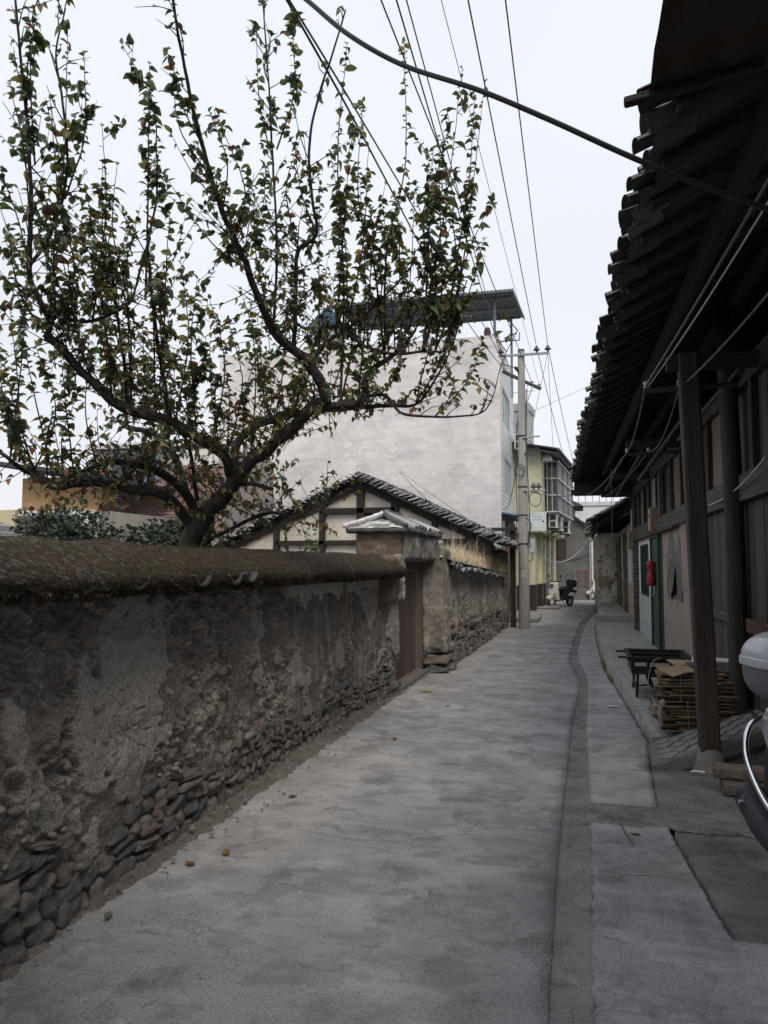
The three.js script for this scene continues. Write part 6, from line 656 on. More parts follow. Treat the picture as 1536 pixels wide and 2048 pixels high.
{ // red cylinder by the green door, meter boxes, conduit
  const fe = thing('fire_extinguisher', 'red cylinder hanging beside the green door', 'extinguisher', [1.19, 1.28, -14.6]); part(fe, 'cylinder', new THREE.LatheGeometry([[0, 0], [0.075, 0.0], [0.085, 0.03], [0.085, 0.16], [0.075, 0.19], [0.066, 0.22], [0.066, 0.3], [0.075, 0.34], [0.082, 0.38], [0.078, 0.42], [0.05, 0.44], [0, 0.445]].map((p) => new THREE.Vector2(...p)), 20), mat('red_enamel', { c: [0.27, 0.02, 0.025], rough: 0.45 })); part(fe, 'hose', tube([[0.03, 0.02, 0.06], [0.04, -0.06, 0.07], [0.03, -0.14, 0.07], [0.01, -0.18, 0.07]], 0.008, 6, { smooth: 14 }), mat('hose_pale', { c: [0.5, 0.5, 0.5] })); part(fe, 'hook', tube([[0.0, 0.44, 0], [0.0, 0.5, 0], [0.1, 0.52, 0]], 0.008, 6), M.timber);
  for (const [x, y, z, label] of [[1.2, 2.22, -13.95, 'pale electricity meter box above the red cylinder'], [1.1, 2.02, -18.7, 'small meter box on the corner post of the timber house']]) { const b = thing('meter_box', label, 'meter box', [x, y, z]); part(b, 'case', box(0.13, 0.42, 0.26, 0, 0.21, 0), mat('meter_beige' + z, { t: T.rust, su: 1, c: [0.5, 0.47, 0.42] })); part(b, 'cover', box(0.015, 0.36, 0.2, -0.073, 0.21, 0), mat('meter_cover' + z, { c: [0.42, 0.4, 0.3], rough: 0.5 })); part(b, 'window', box(0.006, 0.05, 0.1, -0.083, 0.27, 0), M.timber); part(b, 'conduit', cyl(0.018, 0.018, 0.5, 0.02, 0.66, 0.08, 8), mat('conduit' + z, { c: [0.5, 0.5, 0.5] })); }
  const pl = thing('house_number_plate', 'pale blue number plates on the mottled cottage wall', 'sign', [0.86, 1.98, -27.47]); for (const [x, y] of [[0, 0.05], [0.09, 0.05], [0.0, -0.05], [0.09, -0.05]]) part(pl, 'plate', box(0.08, 0.08, 0.01, x, y, 0), mat('plate_blue' + x + y, { c: [0.5, 0.56, 0.62], rough: 0.4 }));
  const ol = thing('wall_socket_box', 'small black box on the mottled cottage wall', 'box', [1.12, 1.32, -27.46]); part(ol, 'case', box(0.12, 0.1, 0.06), M.timber);
  const tl = thing('tube_lamp', 'white tube lamp on a bracket at the cottage corner', 'lamp', [0.35, 2.52, -28.4]); part(tl, 'tube', tube([[-0.22, -0.06, 0], [0.16, 0.06, 0]], 0.035, 10), mat('lamp_tube_white', { c: [0.85, 0.85, 0.86], rough: 0.3 })); part(tl, 'bracket', [bar([0.1, 0.06, 0], [0.2, 0.3, 0], 0.02, 0.02), bar([-0.05, 0.0, 0], [0.15, 0.25, 0], 0.02, 0.02)], mat('lamp_bracket', { c: [0.4, 0.4, 0.4] }));
}
// ---------- parked two-wheelers ----------
function superShell(sx, sy, sz, e1, e2, y0, y1, taper = 0) { // part of a superellipsoid between heights y0..y1 (unit -1..1)
  const sp = (c, e) => Math.sign(c) * Math.pow(Math.abs(c), e), f0 = Math.asin(clamp(y0, -1, 1)), f1 = Math.asin(clamp(y1, -1, 1)); return grid(36, 14, (i, j) => { const th = (i / 36) * Math.PI * 2, ph = lerp(f0, f1, j / 14), c = sp(Math.cos(ph), e1), y = sp(Math.sin(ph), e1), k = 1 + taper * y; return { p: [sx * k * c * sp(Math.cos(th), e2), sy * y, sz * k * c * sp(Math.sin(th), e2)], uv: [i * 0.03, j * 0.03] }; });
}
{ // scooter at the right edge, tail towards the lane's far end; local +z is forwards, -x its right side
  const s = thing('motor_scooter', 'silver scooter with a grey top case at the right edge', 'scooter', [1.095, 0, -4.1], 0.3), silver = mat('silver_paint', { c: [0.46, 0.49, 0.53], rough: 0.28, metal: 0.35 }), dkp = mat('grey_plastic_case', { c: [0.15, 0.155, 0.17], rough: 0.5 }), blk = mat('black_plastic', { c: [0.03, 0.031, 0.035], rough: 0.55 }), rub = mat('scooter_rubber', { c: [0.02, 0.02, 0.02], rough: 0.85 }), chrome = mat('chrome', { c: [0.75, 0.75, 0.76], rough: 0.12, metal: 1 }), lid = mat('pale_lid', { c: [0.5, 0.52, 0.55], rough: 0.18 });
  for (const z of [0, 1.25]) { const w = part(s, 'wheel', put(new THREE.TorusGeometry(0.2, 0.052, 12, 30), 0, 0.252, z, 0, Math.PI / 2), rub); part(w, 'rim', put(new THREE.TorusGeometry(0.14, 0.02, 8, 24), 0, 0.252, z, 0, Math.PI / 2), silver); part(w, 'hub', cyl(0.09, 0.09, 0.09, 0, 0.252, z, 14, { rz: Math.PI / 2 }), blk); }
  const bodyP = (pts, w, x = 0) => { const g = extr(pts, w, { bevel: 0.03, bs: 3 }); g.rotateY(-Math.PI / 2); return g.translate(x + w / 2, 0, 0); };
  part(s, 'tail_body', bodyP([[-0.26, 0.9], [-0.31, 0.84], [-0.2, 0.66], [0.05, 0.5], [0.4, 0.44], [0.5, 0.5], [0.45, 0.76], [0.1, 0.86]], 0.22), silver); part(s, 'seat', bodyP([[-0.22, 0.9], [-0.2, 0.87], [0.4, 0.78], [0.56, 0.76], [0.52, 0.84], [0.2, 0.87], [-0.05, 0.96]], 0.2), blk); part(s, 'floor', bodyP([[0.4, 0.3], [0.95, 0.27], [1.0, 0.34], [0.45, 0.42]], 0.26), blk); part(s, 'leg_shield', bodyP([[0.92, 0.3], [1.0, 0.28], [1.16, 0.55], [1.04, 0.98], [0.96, 1.0], [1.02, 0.6]], 0.34), silver); part(s, 'front_mudguard', bodyP([[1.0, 0.4], [1.25, 0.53], [1.5, 0.4], [1.42, 0.38], [1.25, 0.46], [1.08, 0.38]], 0.1), silver); part(s, 'fork', [bar([0.08, 0.25, 1.25], [0.08, 0.75, 1.1], 0.04, 0.04), bar([-0.08, 0.25, 1.25], [-0.08, 0.75, 1.1], 0.04, 0.04)], blk); part(s, 'handlebar', tube([[-0.33, 1.06, 0.93], [-0.15, 1.08, 1.0], [0.15, 1.08, 1.0], [0.33, 1.06, 0.93]], 0.017, 8, { smooth: 16 }), blk); part(s, 'headlight', put(superShell(0.1, 0.08, 0.06, 0.8, 0.8, -1, 1), 0, 0.98, 1.12), chrome); for (const x of [-0.3, 0.3]) part(s, 'mirror', [put(superShell(0.06, 0.04, 0.015, 0.8, 0.8, -1, 1), x, 1.28, 0.95), tube([[x * 0.8, 1.07, 0.97], [x, 1.25, 0.95]], 0.006, 5)], blk);
  part(s, 'tail_light', put(superShell(0.1, 0.045, 0.035, 0.6, 0.7, -1, 1), 0, 0.86, -0.315), mat('red_lens', { c: [0.4, 0.03, 0.02], rough: 0.15 })); part(s, 'mudguard', bodyP([[-0.3, 0.75], [-0.34, 0.7], [-0.38, 0.42], [-0.34, 0.42], [-0.27, 0.62], [-0.1, 0.6]], 0.14), blk); part(s, 'engine', bodyP([[-0.15, 0.2], [0.35, 0.22], [0.4, 0.42], [0.0, 0.46], [-0.12, 0.34]], 0.16, 0.02), blk);
  part(s, 'guard_bar', tube([[-0.1, 0.88, -0.3], [-0.2, 0.84, -0.29], [-0.255, 0.74, -0.25], [-0.27, 0.6, -0.14], [-0.26, 0.48, 0.02], [-0.22, 0.42, 0.2], [-0.14, 0.42, 0.34]], 0.016, 10, { smooth: 40 }), chrome);
  const mf = part(s, 'muffler', tube([[-0.2, 0.5, -0.36], [-0.2, 0.48, -0.33], [-0.195, 0.4, -0.2], [-0.18, 0.27, 0.06], [-0.16, 0.22, 0.22], [-0.1, 0.2, 0.36]], [0.06, 0.078, 0.085, 0.08, 0.05, 0.025], 18, { smooth: 36 }), blk); part(mf, 'heat_shield', tube([[-0.228, 0.47, -0.28], [-0.225, 0.39, -0.16], [-0.21, 0.29, 0.04]], [0.062, 0.07, 0.06], 14, { smooth: 16 }), mat('shield_black', { c: [0.045, 0.047, 0.055], rough: 0.6 })); for (const [y, z] of [[0.475, -0.24], [0.315, 0.02]]) part(mf, 'bolt', put(new THREE.CylinderGeometry(0.011, 0.011, 0.02, 10), -0.293, y, z, 0, 0, Math.PI / 2), chrome);
  part(s, 'rack', [bar([-0.09, 0.95, -0.3], [-0.09, 0.97, 0.05], 0.025, 0.025), bar([0.09, 0.95, -0.3], [0.09, 0.97, 0.05], 0.025, 0.025)], blk);
  const cs = part(s, 'top_case', put(superShell(0.235, 0.2, 0.21, 0.62, 0.62, -0.86, 0.0), 0, 1.16, -0.2), dkp); part(cs, 'case_lid', put(superShell(0.24, 0.15, 0.215, 0.85, 0.62, 0, 1), 0, 1.175, -0.2), lid); part(cs, 'case_seam', put(superShell(0.247, 0.03, 0.222, 0.3, 0.6, -0.9, 0.9), 0, 1.165, -0.2), lid); part(cs, 'case_base', put(superShell(0.16, 0.05, 0.15, 0.5, 0.6, -0.9, 0.9), 0, 0.985, -0.2), blk);
  const tx = canvasTex(128, 64, (c, w, h) => { c.fillStyle = '#70747a'; c.fillRect(0, 0, w, h); c.fillStyle = '#e8e8ea'; c.strokeStyle = '#15161a'; c.lineWidth = 5; c.font = 'italic bold 52px sans-serif'; c.strokeText('Ad', 12, 50); c.fillText('Ad', 12, 50); }); part(s, 'badge', put(new THREE.PlaneGeometry(0.13, 0.065), -0.143, 0.7, -0.06, 0, -Math.PI / 2, 0), new THREE.MeshStandardMaterial({ map: tx, roughness: 0.3, side: THREE.DoubleSide }));
  part(s, 'side_stand', bar([0.1, 0.28, 0.3], [0.26, 0.02, 0.3], 0.02, 0.02), blk);
}
function farBike(label, pos, turn, light, cat = 'scooter') { // small parked scooter, nose along local +z
  const s = thing('parked_scooter', label, cat, pos, turn, 'scooters parked at the lane end'), body = mat('scooter_body' + pos[0], { c: light, rough: 0.3 }), blk = mat('scooter_black' + pos[0], { c: [0.025, 0.027, 0.032], rough: 0.45 }), bodyP = (pts, w, x = 0) => { const g = extr(pts, w, { bevel: 0.025, bs: 2 }); g.rotateY(-Math.PI / 2); return g.translate(x + w / 2, 0, 0); };
  for (const z of [-0.58, 0.58]) { const w = part(s, 'wheel', put(new THREE.TorusGeometry(0.19, 0.05, 10, 22), 0, 0.24, z, 0, Math.PI / 2), blk); part(w, 'rim', cyl(0.13, 0.13, 0.04, 0, 0.24, z, 14, { rz: Math.PI / 2 }), body); }
  part(s, 'leg_shield', bodyP([[0.28, 0.3], [0.42, 0.3], [0.56, 0.55], [0.48, 0.9], [0.36, 0.98], [0.36, 0.6]], 0.3), body); part(s, 'front_mudguard', bodyP([[0.34, 0.36], [0.56, 0.52], [0.82, 0.36], [0.78, 0.3], [0.56, 0.42]], 0.12), body); part(s, 'floor', bodyP([[-0.12, 0.28], [0.34, 0.26], [0.34, 0.33], [-0.08, 0.38]], 0.26), blk); part(s, 'tail_body', bodyP([[-0.88, 0.62], [-0.8, 0.5], [-0.3, 0.3], [-0.08, 0.32], [-0.12, 0.62], [-0.5, 0.68]], 0.22), blk); part(s, 'side_panel', bodyP([[-0.84, 0.5], [-0.5, 0.42], [-0.34, 0.46], [-0.5, 0.54]], 0.28), body); part(s, 'seat', bodyP([[-0.62, 0.7], [-0.1, 0.64], [0.02, 0.7], [-0.2, 0.77], [-0.62, 0.8]], 0.22), blk); part(s, 'top_case', put(superShell(0.19, 0.17, 0.17, 0.6, 0.6, -1, 1), 0, 0.92, -0.72), blk); part(s, 'case_trim', put(superShell(0.17, 0.15, 0.1, 0.6, 0.6, -0.2, 1), 0, 0.95, -0.84), body); part(s, 'handlebar', tube([[-0.3, 1.02, 0.32], [0, 1.0, 0.4], [0.3, 1.02, 0.32]], 0.02, 7, { smooth: 12 }), blk); for (const x of [-0.27, 0.27]) part(s, 'mirror', [put(superShell(0.06, 0.04, 0.02, 0.8, 0.8, -1, 1), x * 1.1, 1.22, 0.36), tube([[x, 1.03, 0.34], [x * 1.1, 1.2, 0.36]], 0.007, 5)], blk); part(s, 'headlight', put(superShell(0.09, 0.075, 0.05, 0.8, 0.8, -1, 1), 0, 0.86, 0.54), mat('lamp_lens' + pos[0], { c: [0.2, 0.22, 0.24], rough: 0.1 })); part(s, 'badge_disc', put(superShell(0.1, 0.09, 0.03, 0.9, 0.9, -1, 1), 0.02, 0.52, 0.63), body); part(s, 'back_rack', tube([[-0.16, 0.95, -0.55], [-0.17, 1.28, -0.6], [0.17, 1.28, -0.6], [0.16, 0.95, -0.55]], 0.012, 6), blk); part(s, 'side_stand', bar([0.1, 0.25, 0], [0.22, 0.01, 0], 0.025, 0.025), blk);
}
farBike('white and black scooter parked by the yellow house', [-0.86, 0, -31.4], -0.62, [0.72, 0.7, 0.66]);
farBike('white motorbike half hidden behind the mottled wall', [0.95, 0, -37.8], -1.3, [0.8, 0.8, 0.8], 'motorbike');
// ---------- litter ----------
{
  const leafG = (l, w, curl) => grid(4, 8, (i, j) => { const t = j / 8, s = (i / 4 - 0.5) * 2, ww = w * Math.pow(Math.sin(Math.PI * Math.pow(t, 0.8)), 0.8); return { p: [s * ww, 0.004 + curl * (s * s * ww * 6 + 0.5 * Math.abs(t - 0.4)) * 0.02 / 0.02 * 0.012, (t - 0.5) * l], uv: [s, t] }; });
  const cols = [[0.16, 0.08, 0.03], [0.1, 0.055, 0.025], [0.2, 0.11, 0.04]]; [[-1.75, -7.2, 'dead brown leaf lying mid-lane near the gate'], [-2.02, -5.25, 'dry tan leaf beside the wall foot, mid-lane'], [-2.0, -4.15, 'curled dark brown leaf on the concrete by the stones'], [-2.12, -3.95, 'small dead leaf at the edge of the soil'], [-1.55, -9.0, 'small brown leaf on the lane before the gate'], [0.28, -5.05, 'dark dry leaf on the pale strip near the drain']].forEach(([x, z, label], i) => { const o = solo('dead_leaf', leafG(0.07, 0.022, 1.6), mat('dead_leaf_' + i, { c: cols[i % 3], rough: 0.8 }), label, 'leaf', 'dead leaves on the lane'); o.position.set(x, 0.008, z); o.rotation.set(R(-0.1, 0.1), R(0, 6), R(-0.3, 0.3)); });
  const tw = solo('twig', tube([[0.2, 0.014, -5.25], [0.23, 0.018, -5.0], [0.27, 0.014, -4.85]], [0.004, 0.004, 0.002], 5), mat('twig_brown', { c: [0.14, 0.1, 0.07] }), 'thin brown twig lying across the drain joint', 'twig');
  solo('paper_scrap', put(new RoundedBoxGeometry(0.13, 0.012, 0.035, 2, 0.005), 0.32, 0.02, -9.4, 0, 0.1), mat('paper_white', { c: [0.8, 0.8, 0.8] }), 'small white paper scrap on the strip by the kerb', 'paper'); solo('yellow_wrapper', [put(new RoundedBoxGeometry(0.16, 0.015, 0.045, 2, 0.006), -2.0, 0.02, -9.95, 0, 0.2)], mat('wrapper_yellow', { c: [0.34, 0.26, 0.05], rough: 0.6 }), 'crumpled yellow wrapper on the ground at the gate', 'wrapper'); solo('tissue_scrap', tube([[0.8, 0.02, -6.62], [0.84, 0.03, -6.6], [0.9, 0.025, -6.58]], [0.008, 0.012, 0.008], 6, { wob: 0.6 }), mat('tissue_white', { c: [0.7, 0.7, 0.7] }), 'crumpled tissue beside the post footing', 'paper');
}
console.log('06_props', Date.now() - T0);
// ---------- fruit tree over the wall ----------
const leafVar = [...Array(6)].map((_, k) => { // unit leaf: base at origin, tip at +z, folded on the midrib
  const fold = 0.25 + 0.18 * (k % 3), droop = 0.1 + 0.22 * (k % 4), wd = 0.3 + 0.035 * (k % 3), tw = (k - 2.5) * 0.14;
  return grid(4, 5, (i, j) => { const t = j / 5, s = (i - 2) / 2, w = wd * Math.pow(Math.sin(Math.PI * Math.pow(t, 0.78)), 0.75) * (t > 0.97 ? 0 : 1) + 0.004, a = tw * t; const x = s * w, y = Math.abs(s) * w * fold * 1.4 - droop * t * t + 0.03 * Math.sin(t * 9 + s * 4 + k); return { p: [x * Math.cos(a) - y * Math.sin(a), x * Math.sin(a) + y * Math.cos(a), t], uv: [s, t] }; });
});
const LEAFC = { dark: [0.058, 0.088, 0.036], green: [0.1, 0.14, 0.05], olive: [0.19, 0.18, 0.056], yellow: [0.27, 0.2, 0.045], rust: [0.2, 0.09, 0.035], brown: [0.11, 0.068, 0.04], lime: [0.12, 0.18, 0.05] };
const leafMatOf = (name, c) => mat('leaf_' + name, { c, rough: 0.55, phys: { transmission: 0.5, thickness: 0 } });
const leafMats = Object.fromEntries(Object.entries(LEAFC).map(([k, c]) => [k, leafMatOf(k, c)]));
const leafVC = (() => { const m = mat('leaf_mixed', { vc: true, rough: 0.55, phys: { transmission: 0.5, thickness: 0 } }); return m; })();
function leafCloudGeo(list) { // [{m: Matrix4, g: geometry, c: colour}] -> one geometry
  const n = list.reduce((a, l) => a + l.g.attributes.position.count, 0), ni = list.reduce((a, l) => a + l.g.index.count, 0), P = new Float32Array(n * 3), Nn = new Float32Array(n * 3), C = new Float32Array(n * 3), I = new Uint32Array(ni); let v = 0, q = 0; const p = V(0, 0, 0), nm = new THREE.Matrix3();
  for (const l of list) { const a = l.g.attributes.position, b = l.g.attributes.normal; nm.getNormalMatrix(l.m); for (let i = 0; i < a.count; i++) { p.fromBufferAttribute(a, i).applyMatrix4(l.m).toArray(P, (v + i) * 3); p.fromBufferAttribute(b, i).applyMatrix3(nm).normalize().toArray(Nn, (v + i) * 3); C.set(l.c, (v + i) * 3); } for (let i = 0; i < l.g.index.count; i++) I[q++] = l.g.index.array[i] + v; v += a.count; }
  const g = new THREE.BufferGeometry(); g.setAttribute('position', new THREE.BufferAttribute(P, 3)); g.setAttribute('normal', new THREE.BufferAttribute(Nn, 3)); g.setAttribute('color', new THREE.BufferAttribute(C, 3)); g.setIndex(new THREE.BufferAttribute(I, 1)); return g;
}
function leafAt(p, dir, size, roll) { const z = dir.clone().normalize(), x = V(0, 1, 0).cross(z); if (x.lengthSq() < 1e-4) x.set(1, 0, 0); x.normalize(); const y = z.clone().cross(x), m = new THREE.Matrix4().makeBasis(x, y, z).multiply(new THREE.Matrix4().makeRotationZ(roll)); m.scale(V(size, size, size)); m.setPosition(p); return m; }
{
  const tree = thing('fruit_tree', 'gnarled fruit tree with long upright leafy shoots above the mossy wall', 'tree');
  const bark = mat('bark', { t: T.bark, su: 0.25, sv: 0.5, bump: 0.012, c: [0.145, 0.135, 0.13], rough: 0.95 }), twigM = mat('twig_bark', { c: [0.075, 0.062, 0.055], rough: 0.85 });
  const leaves = [], twigs = [], addLeaf = (p, dir, size, kinds) => leaves.push({ m: leafAt(p, dir, size, R(-0.9, 0.9)), g: pick(leafVar), k: pick(kinds), p });
  const UP = ['dark', 'dark', 'green', 'dark', 'green', 'green', 'dark', 'olive', 'green', 'olive', 'green', 'dark', 'olive', 'rust'], MID = ['dark', 'green', 'olive', 'green', 'olive', 'olive', 'yellow', 'brown', 'green', 'lime'], LOW = ['green', 'green', 'olive', 'olive', 'yellow', 'rust', 'brown', 'yellow', 'olive', 'lime'];
  const rand3 = () => { const a = R(0, 6.283), y = R(-1, 1), r = Math.sqrt(1 - y * y); return V(r * Math.cos(a), y, r * Math.sin(a)); };
  LIMBS.forEach((l, k) => {
    let pts = l.map((q) => V(q[0], q[1], q[2])), rr = l.map((q) => q[3] * 0.66);
    if (k === 0) { pts.unshift(V(l[0][0] - 0.06, -0.05, l[0][2] + 0.04), V(l[0][0] - 0.03, 0.6, l[0][2] + 0.02)); rr.unshift(0.21, 0.16); } if (k === 15) { pts.unshift(V(l[0][0], -0.05, l[0][2])); rr.unshift(0.06); }
    const len = pts.reduce((a, p, i) => i ? a + p.distanceTo(pts[i - 1]) : 0, 0), big = rr[0] > 0.03, c = new THREE.CatmullRomCurve3(pts, false, 'centripetal'), n = Math.ceil(len / (big ? 0.035 : 0.05));
    // slight kinks so that limbs are not smooth pipes
    const q = [], r2 = []; for (let i = 0; i <= n; i++) { const p = c.getPoint(i / n), f = (i / n) * (rr.length - 1), b = Math.min(rr.length - 2, Math.floor(f)), r = lerp(rr[b], rr[b + 1], f - b); const w = Math.min(r * 0.55, 0.02); p.x += w * N3(p.y * 9, k, 1); p.y += w * N3(p.x * 9, k, 2); p.z += w * N3(p.y * 9, k, 3); q.push(p); r2.push(r * (1 + 0.16 * N3(i * 0.23, k * 3, 4))); }
    part(tree, k === 0 ? 'trunk' : rr[0] > 0.05 ? 'limb' : 'branch', tube(q, r2, big ? 12 : 7, { wob: big ? 0.14 : 0.08 }), bark);
    // spurs and twigs
    const m = Math.round(len * (k === 0 ? 2 : k === 14 ? 9 : 40)); for (let s = 0; s < m; s++) {
      const t = R(0.12, 1), p = c.getPoint(t), hi = sstep(3.3, 4.6, p.y); if (rnd() < 0.62 * hi) continue; const d = rand3(); d.y = Math.abs(d.y) * lerp(0.5, 1, hi) + (rnd() < 0.3 * (1 - hi) ? -0.7 : 0.25); d.normalize(); const L = R(0.08, 0.5) * lerp(1.2, 0.75, hi) * (p.x > -1.75 ? 0.45 : 1), e = p.clone().addScaledVector(d, L * 0.5).add(V(R(-0.03, 0.03), 0.01, R(-0.03, 0.03))), tip = p.clone().addScaledVector(d, L).add(V(0, L * R(-0.1, 0.25), 0));
      twigs.push(tube([p, e, tip], [0.0045, 0.0032, 0.0015], 4, { smooth: 4 })); const nl = Math.round((L / 0.036) * R(0.1, 1.05)); for (let z = 0; z < nl; z++) { const u = R(0.25, 1), b = u < 0.5 ? p.clone().lerp(e, u * 2) : e.clone().lerp(tip, u * 2 - 1), o = rand3().multiplyScalar(0.9).addScaledVector(d, 0.5); o.y -= 0.35; addLeaf(b, o, R(0.028, 0.064), hi > 0.6 ? UP : p.y > 3 ? MID : LOW); }
    }
  });
  const more = []; SHOOTS.forEach((s) => { if (rnd() < (s[0][1] < 3.5 ? 0.6 : 0.12)) { const dx = s[1][0] > -1.9 ? R(-0.25, 0) : R(-0.16, 0.16), dz = R(-0.35, 0.25), k = R(0.62, 0.95); more.push(s.map((p, i) => i ? [p[0] + dx * i / (s.length - 1) * 1.6, s[0][1] + (p[1] - s[0][1]) * k, p[2] + dz * i / (s.length - 1)] : p)); } });
  [...SHOOTS, ...more].forEach((s, k) => {
    const pts = s.map((p) => V(...p)); for (let i = 1; i < pts.length - 1; i++) pts[i].add(V(R(-0.07, 0.07), 0, R(-0.1, 0.1))); const c = new THREE.CatmullRomCurve3(pts, false, 'centripetal'), len = c.getLength(), n = Math.ceil(len / 0.05), q = []; for (let i = 0; i <= n; i++) { const p = c.getPoint(i / n); p.x += 0.006 * N3(i * 0.4, k, 1); p.z += 0.006 * N3(i * 0.4, k, 7); q.push(p); }
    part(tree, 'shoot', tube(q, q.map((_, i) => lerp(0.0036 + 0.0034 * len, 0.0018, i / n)), 6), twigM);
    let u = R(0.06, 0.18), ph = R(0, 6); const T3 = V(0, 0, 0); while (u < 1) { const p = c.getPoint(u); c.getTangent(u, T3); ph += 2.4; const side = V(Math.cos(ph), 0, Math.sin(ph)), hi = sstep(3.2, 4.6, p.y), o = side.multiplyScalar(R(0.7, 1.1)).addScaledVector(T3, R(0.0, 0.75)); o.y -= R(0, 0.6); if (rnd() < 0.94) addLeaf(p, o, (rnd() < 0.3 ? R(0.022, 0.042) : rnd() < 0.1 ? R(0.075, 0.105) : R(0.038, 0.072)) * (u > 0.93 ? 0.7 : 1), hi > 0.5 ? UP : MID);
      if (rnd() < 0.05) { const L = R(0.08, 0.26), tip = p.clone().addScaledVector(o, L * 0.6).add(V(0, L * 0.7, 0)); twigs.push(tube([p, p.clone().lerp(tip, 0.5).add(V(R(-0.02, 0.02), -0.01, 0)), tip], [0.003, 0.0025, 0.0012], 4, { smooth: 4 })); for (let z = 0; z < L / 0.026; z++) addLeaf(p.clone().lerp(tip, R(0.2, 1)), rand3().add(V(0, -0.2, 0)), R(0.045, 0.075), UP); }
      u += (rnd() < 0.06 ? R(0.06, 0.14) : R(0.008, 0.03) * (1 + 0.9 * N3(u * len * 5, k, 8))) / len; }
    addLeaf(c.getPoint(1), V(R(-0.4, 0.4), 0.8, R(-0.4, 0.4)), 0.04, ['green', 'lime']);
  });
  part(tree, 'twigs', twigs, twigM, 'stuff');
  const eye = V(0, 1.65, 0); leaves.sort((a, b) => a.p.distanceTo(eye) - b.p.distanceTo(eye)); let n = 0; const rest = [];
  for (const l of leaves) { if (n < 300 && l.p.y > 2.1 && l.p.z < -2) { const o = mesh(l.g, leafMats[l.k]); o.name = 'leaf'; o.applyMatrix4(l.m); tree.add(o); n++; } else { const j = R(0.75, 1.3); rest.push({ ...l, c: LEAFC[l.k].map((v, i) => v * j * (i === 0 ? R(0.9, 1.15) : 1)) }); } }
  part(tree, 'foliage', leafCloudGeo(rest), leafVC, 'stuff'); console.log('leaves', leaves.length);
}
// ---------- shrubs, saplings, dry grass ----------
function shrub(name, label, cx, cz, rx, ry, rz, y0, n, cols, size) {
  const t = thing(name, label, 'shrub', [cx, 0, cz]), list = [], stems = [];
  for (let k = 0; k < 9; k++) stems.push(tube([[R(-0.1, 0.1), -0.05, R(-0.1, 0.1)], [R(-0.3, 0.3) * rx, y0 * 0.6, R(-0.3, 0.3) * rz], [R(-0.8, 0.8) * rx, y0 + R(0, 0.9) * ry, R(-0.8, 0.8) * rz]], [0.02, 0.012, 0.004], 5, { smooth: 8 }));
  part(t, 'stem', stems, mat('shrub_stem', { c: [0.08, 0.065, 0.05] })); const cl = [...Array(16)].map(() => V(R(-0.75, 0.75) * rx, y0 + R(-0.6, 0.85) * ry, R(-0.75, 0.75) * rz));
  for (let k = 0; k < n; k++) { const c = pick(cl), a = R(0, 6.28), b = R(-1, 1), r = Math.cbrt(rnd()) * 0.42, p = V(c.x + Math.cos(a) * Math.sqrt(1 - b * b) * r * rx, c.y + b * r * ry, c.z + Math.sin(a) * Math.sqrt(1 - b * b) * r * rz), d = V(p.x - c.x, (p.y - c.y) + 0.1, p.z - c.z).add(V(R(-0.2, 0.2), R(-0.2, 0.2), R(-0.2, 0.2))); const cc = pick(cols), j = R(0.7, 1.3); list.push({ m: leafAt(p, d, R(0.7, 1.2) * size, R(-1, 1)), g: pick(leafVar), c: cc.map((v) => v * j) }); }
  part(t, 'crown', leafCloudGeo(list), leafVC); return t;
}
const shC = [[0.035, 0.06, 0.042], [0.045, 0.075, 0.045], [0.028, 0.048, 0.036], [0.07, 0.095, 0.05]];
shrub('evergreen_shrub', 'dark evergreen shrub behind the wall in front of the ochre house', -6.95, -9.2, 0.8, 0.5, 0.5, 1.95, 2600, shC, 0.075); shrub('evergreen_shrub', 'low dark shrub behind the wall in front of the brick house', -5.45, -9.0, 0.62, 0.35, 0.45, 1.85, 1700, shC, 0.07); shrub('young_sapling', 'slim bright green sapling in front of the timbered gable', -4.55, -12.6, 0.16, 0.5, 0.16, 1.75, 120, [LEAFC.lime, LEAFC.green], 0.085);
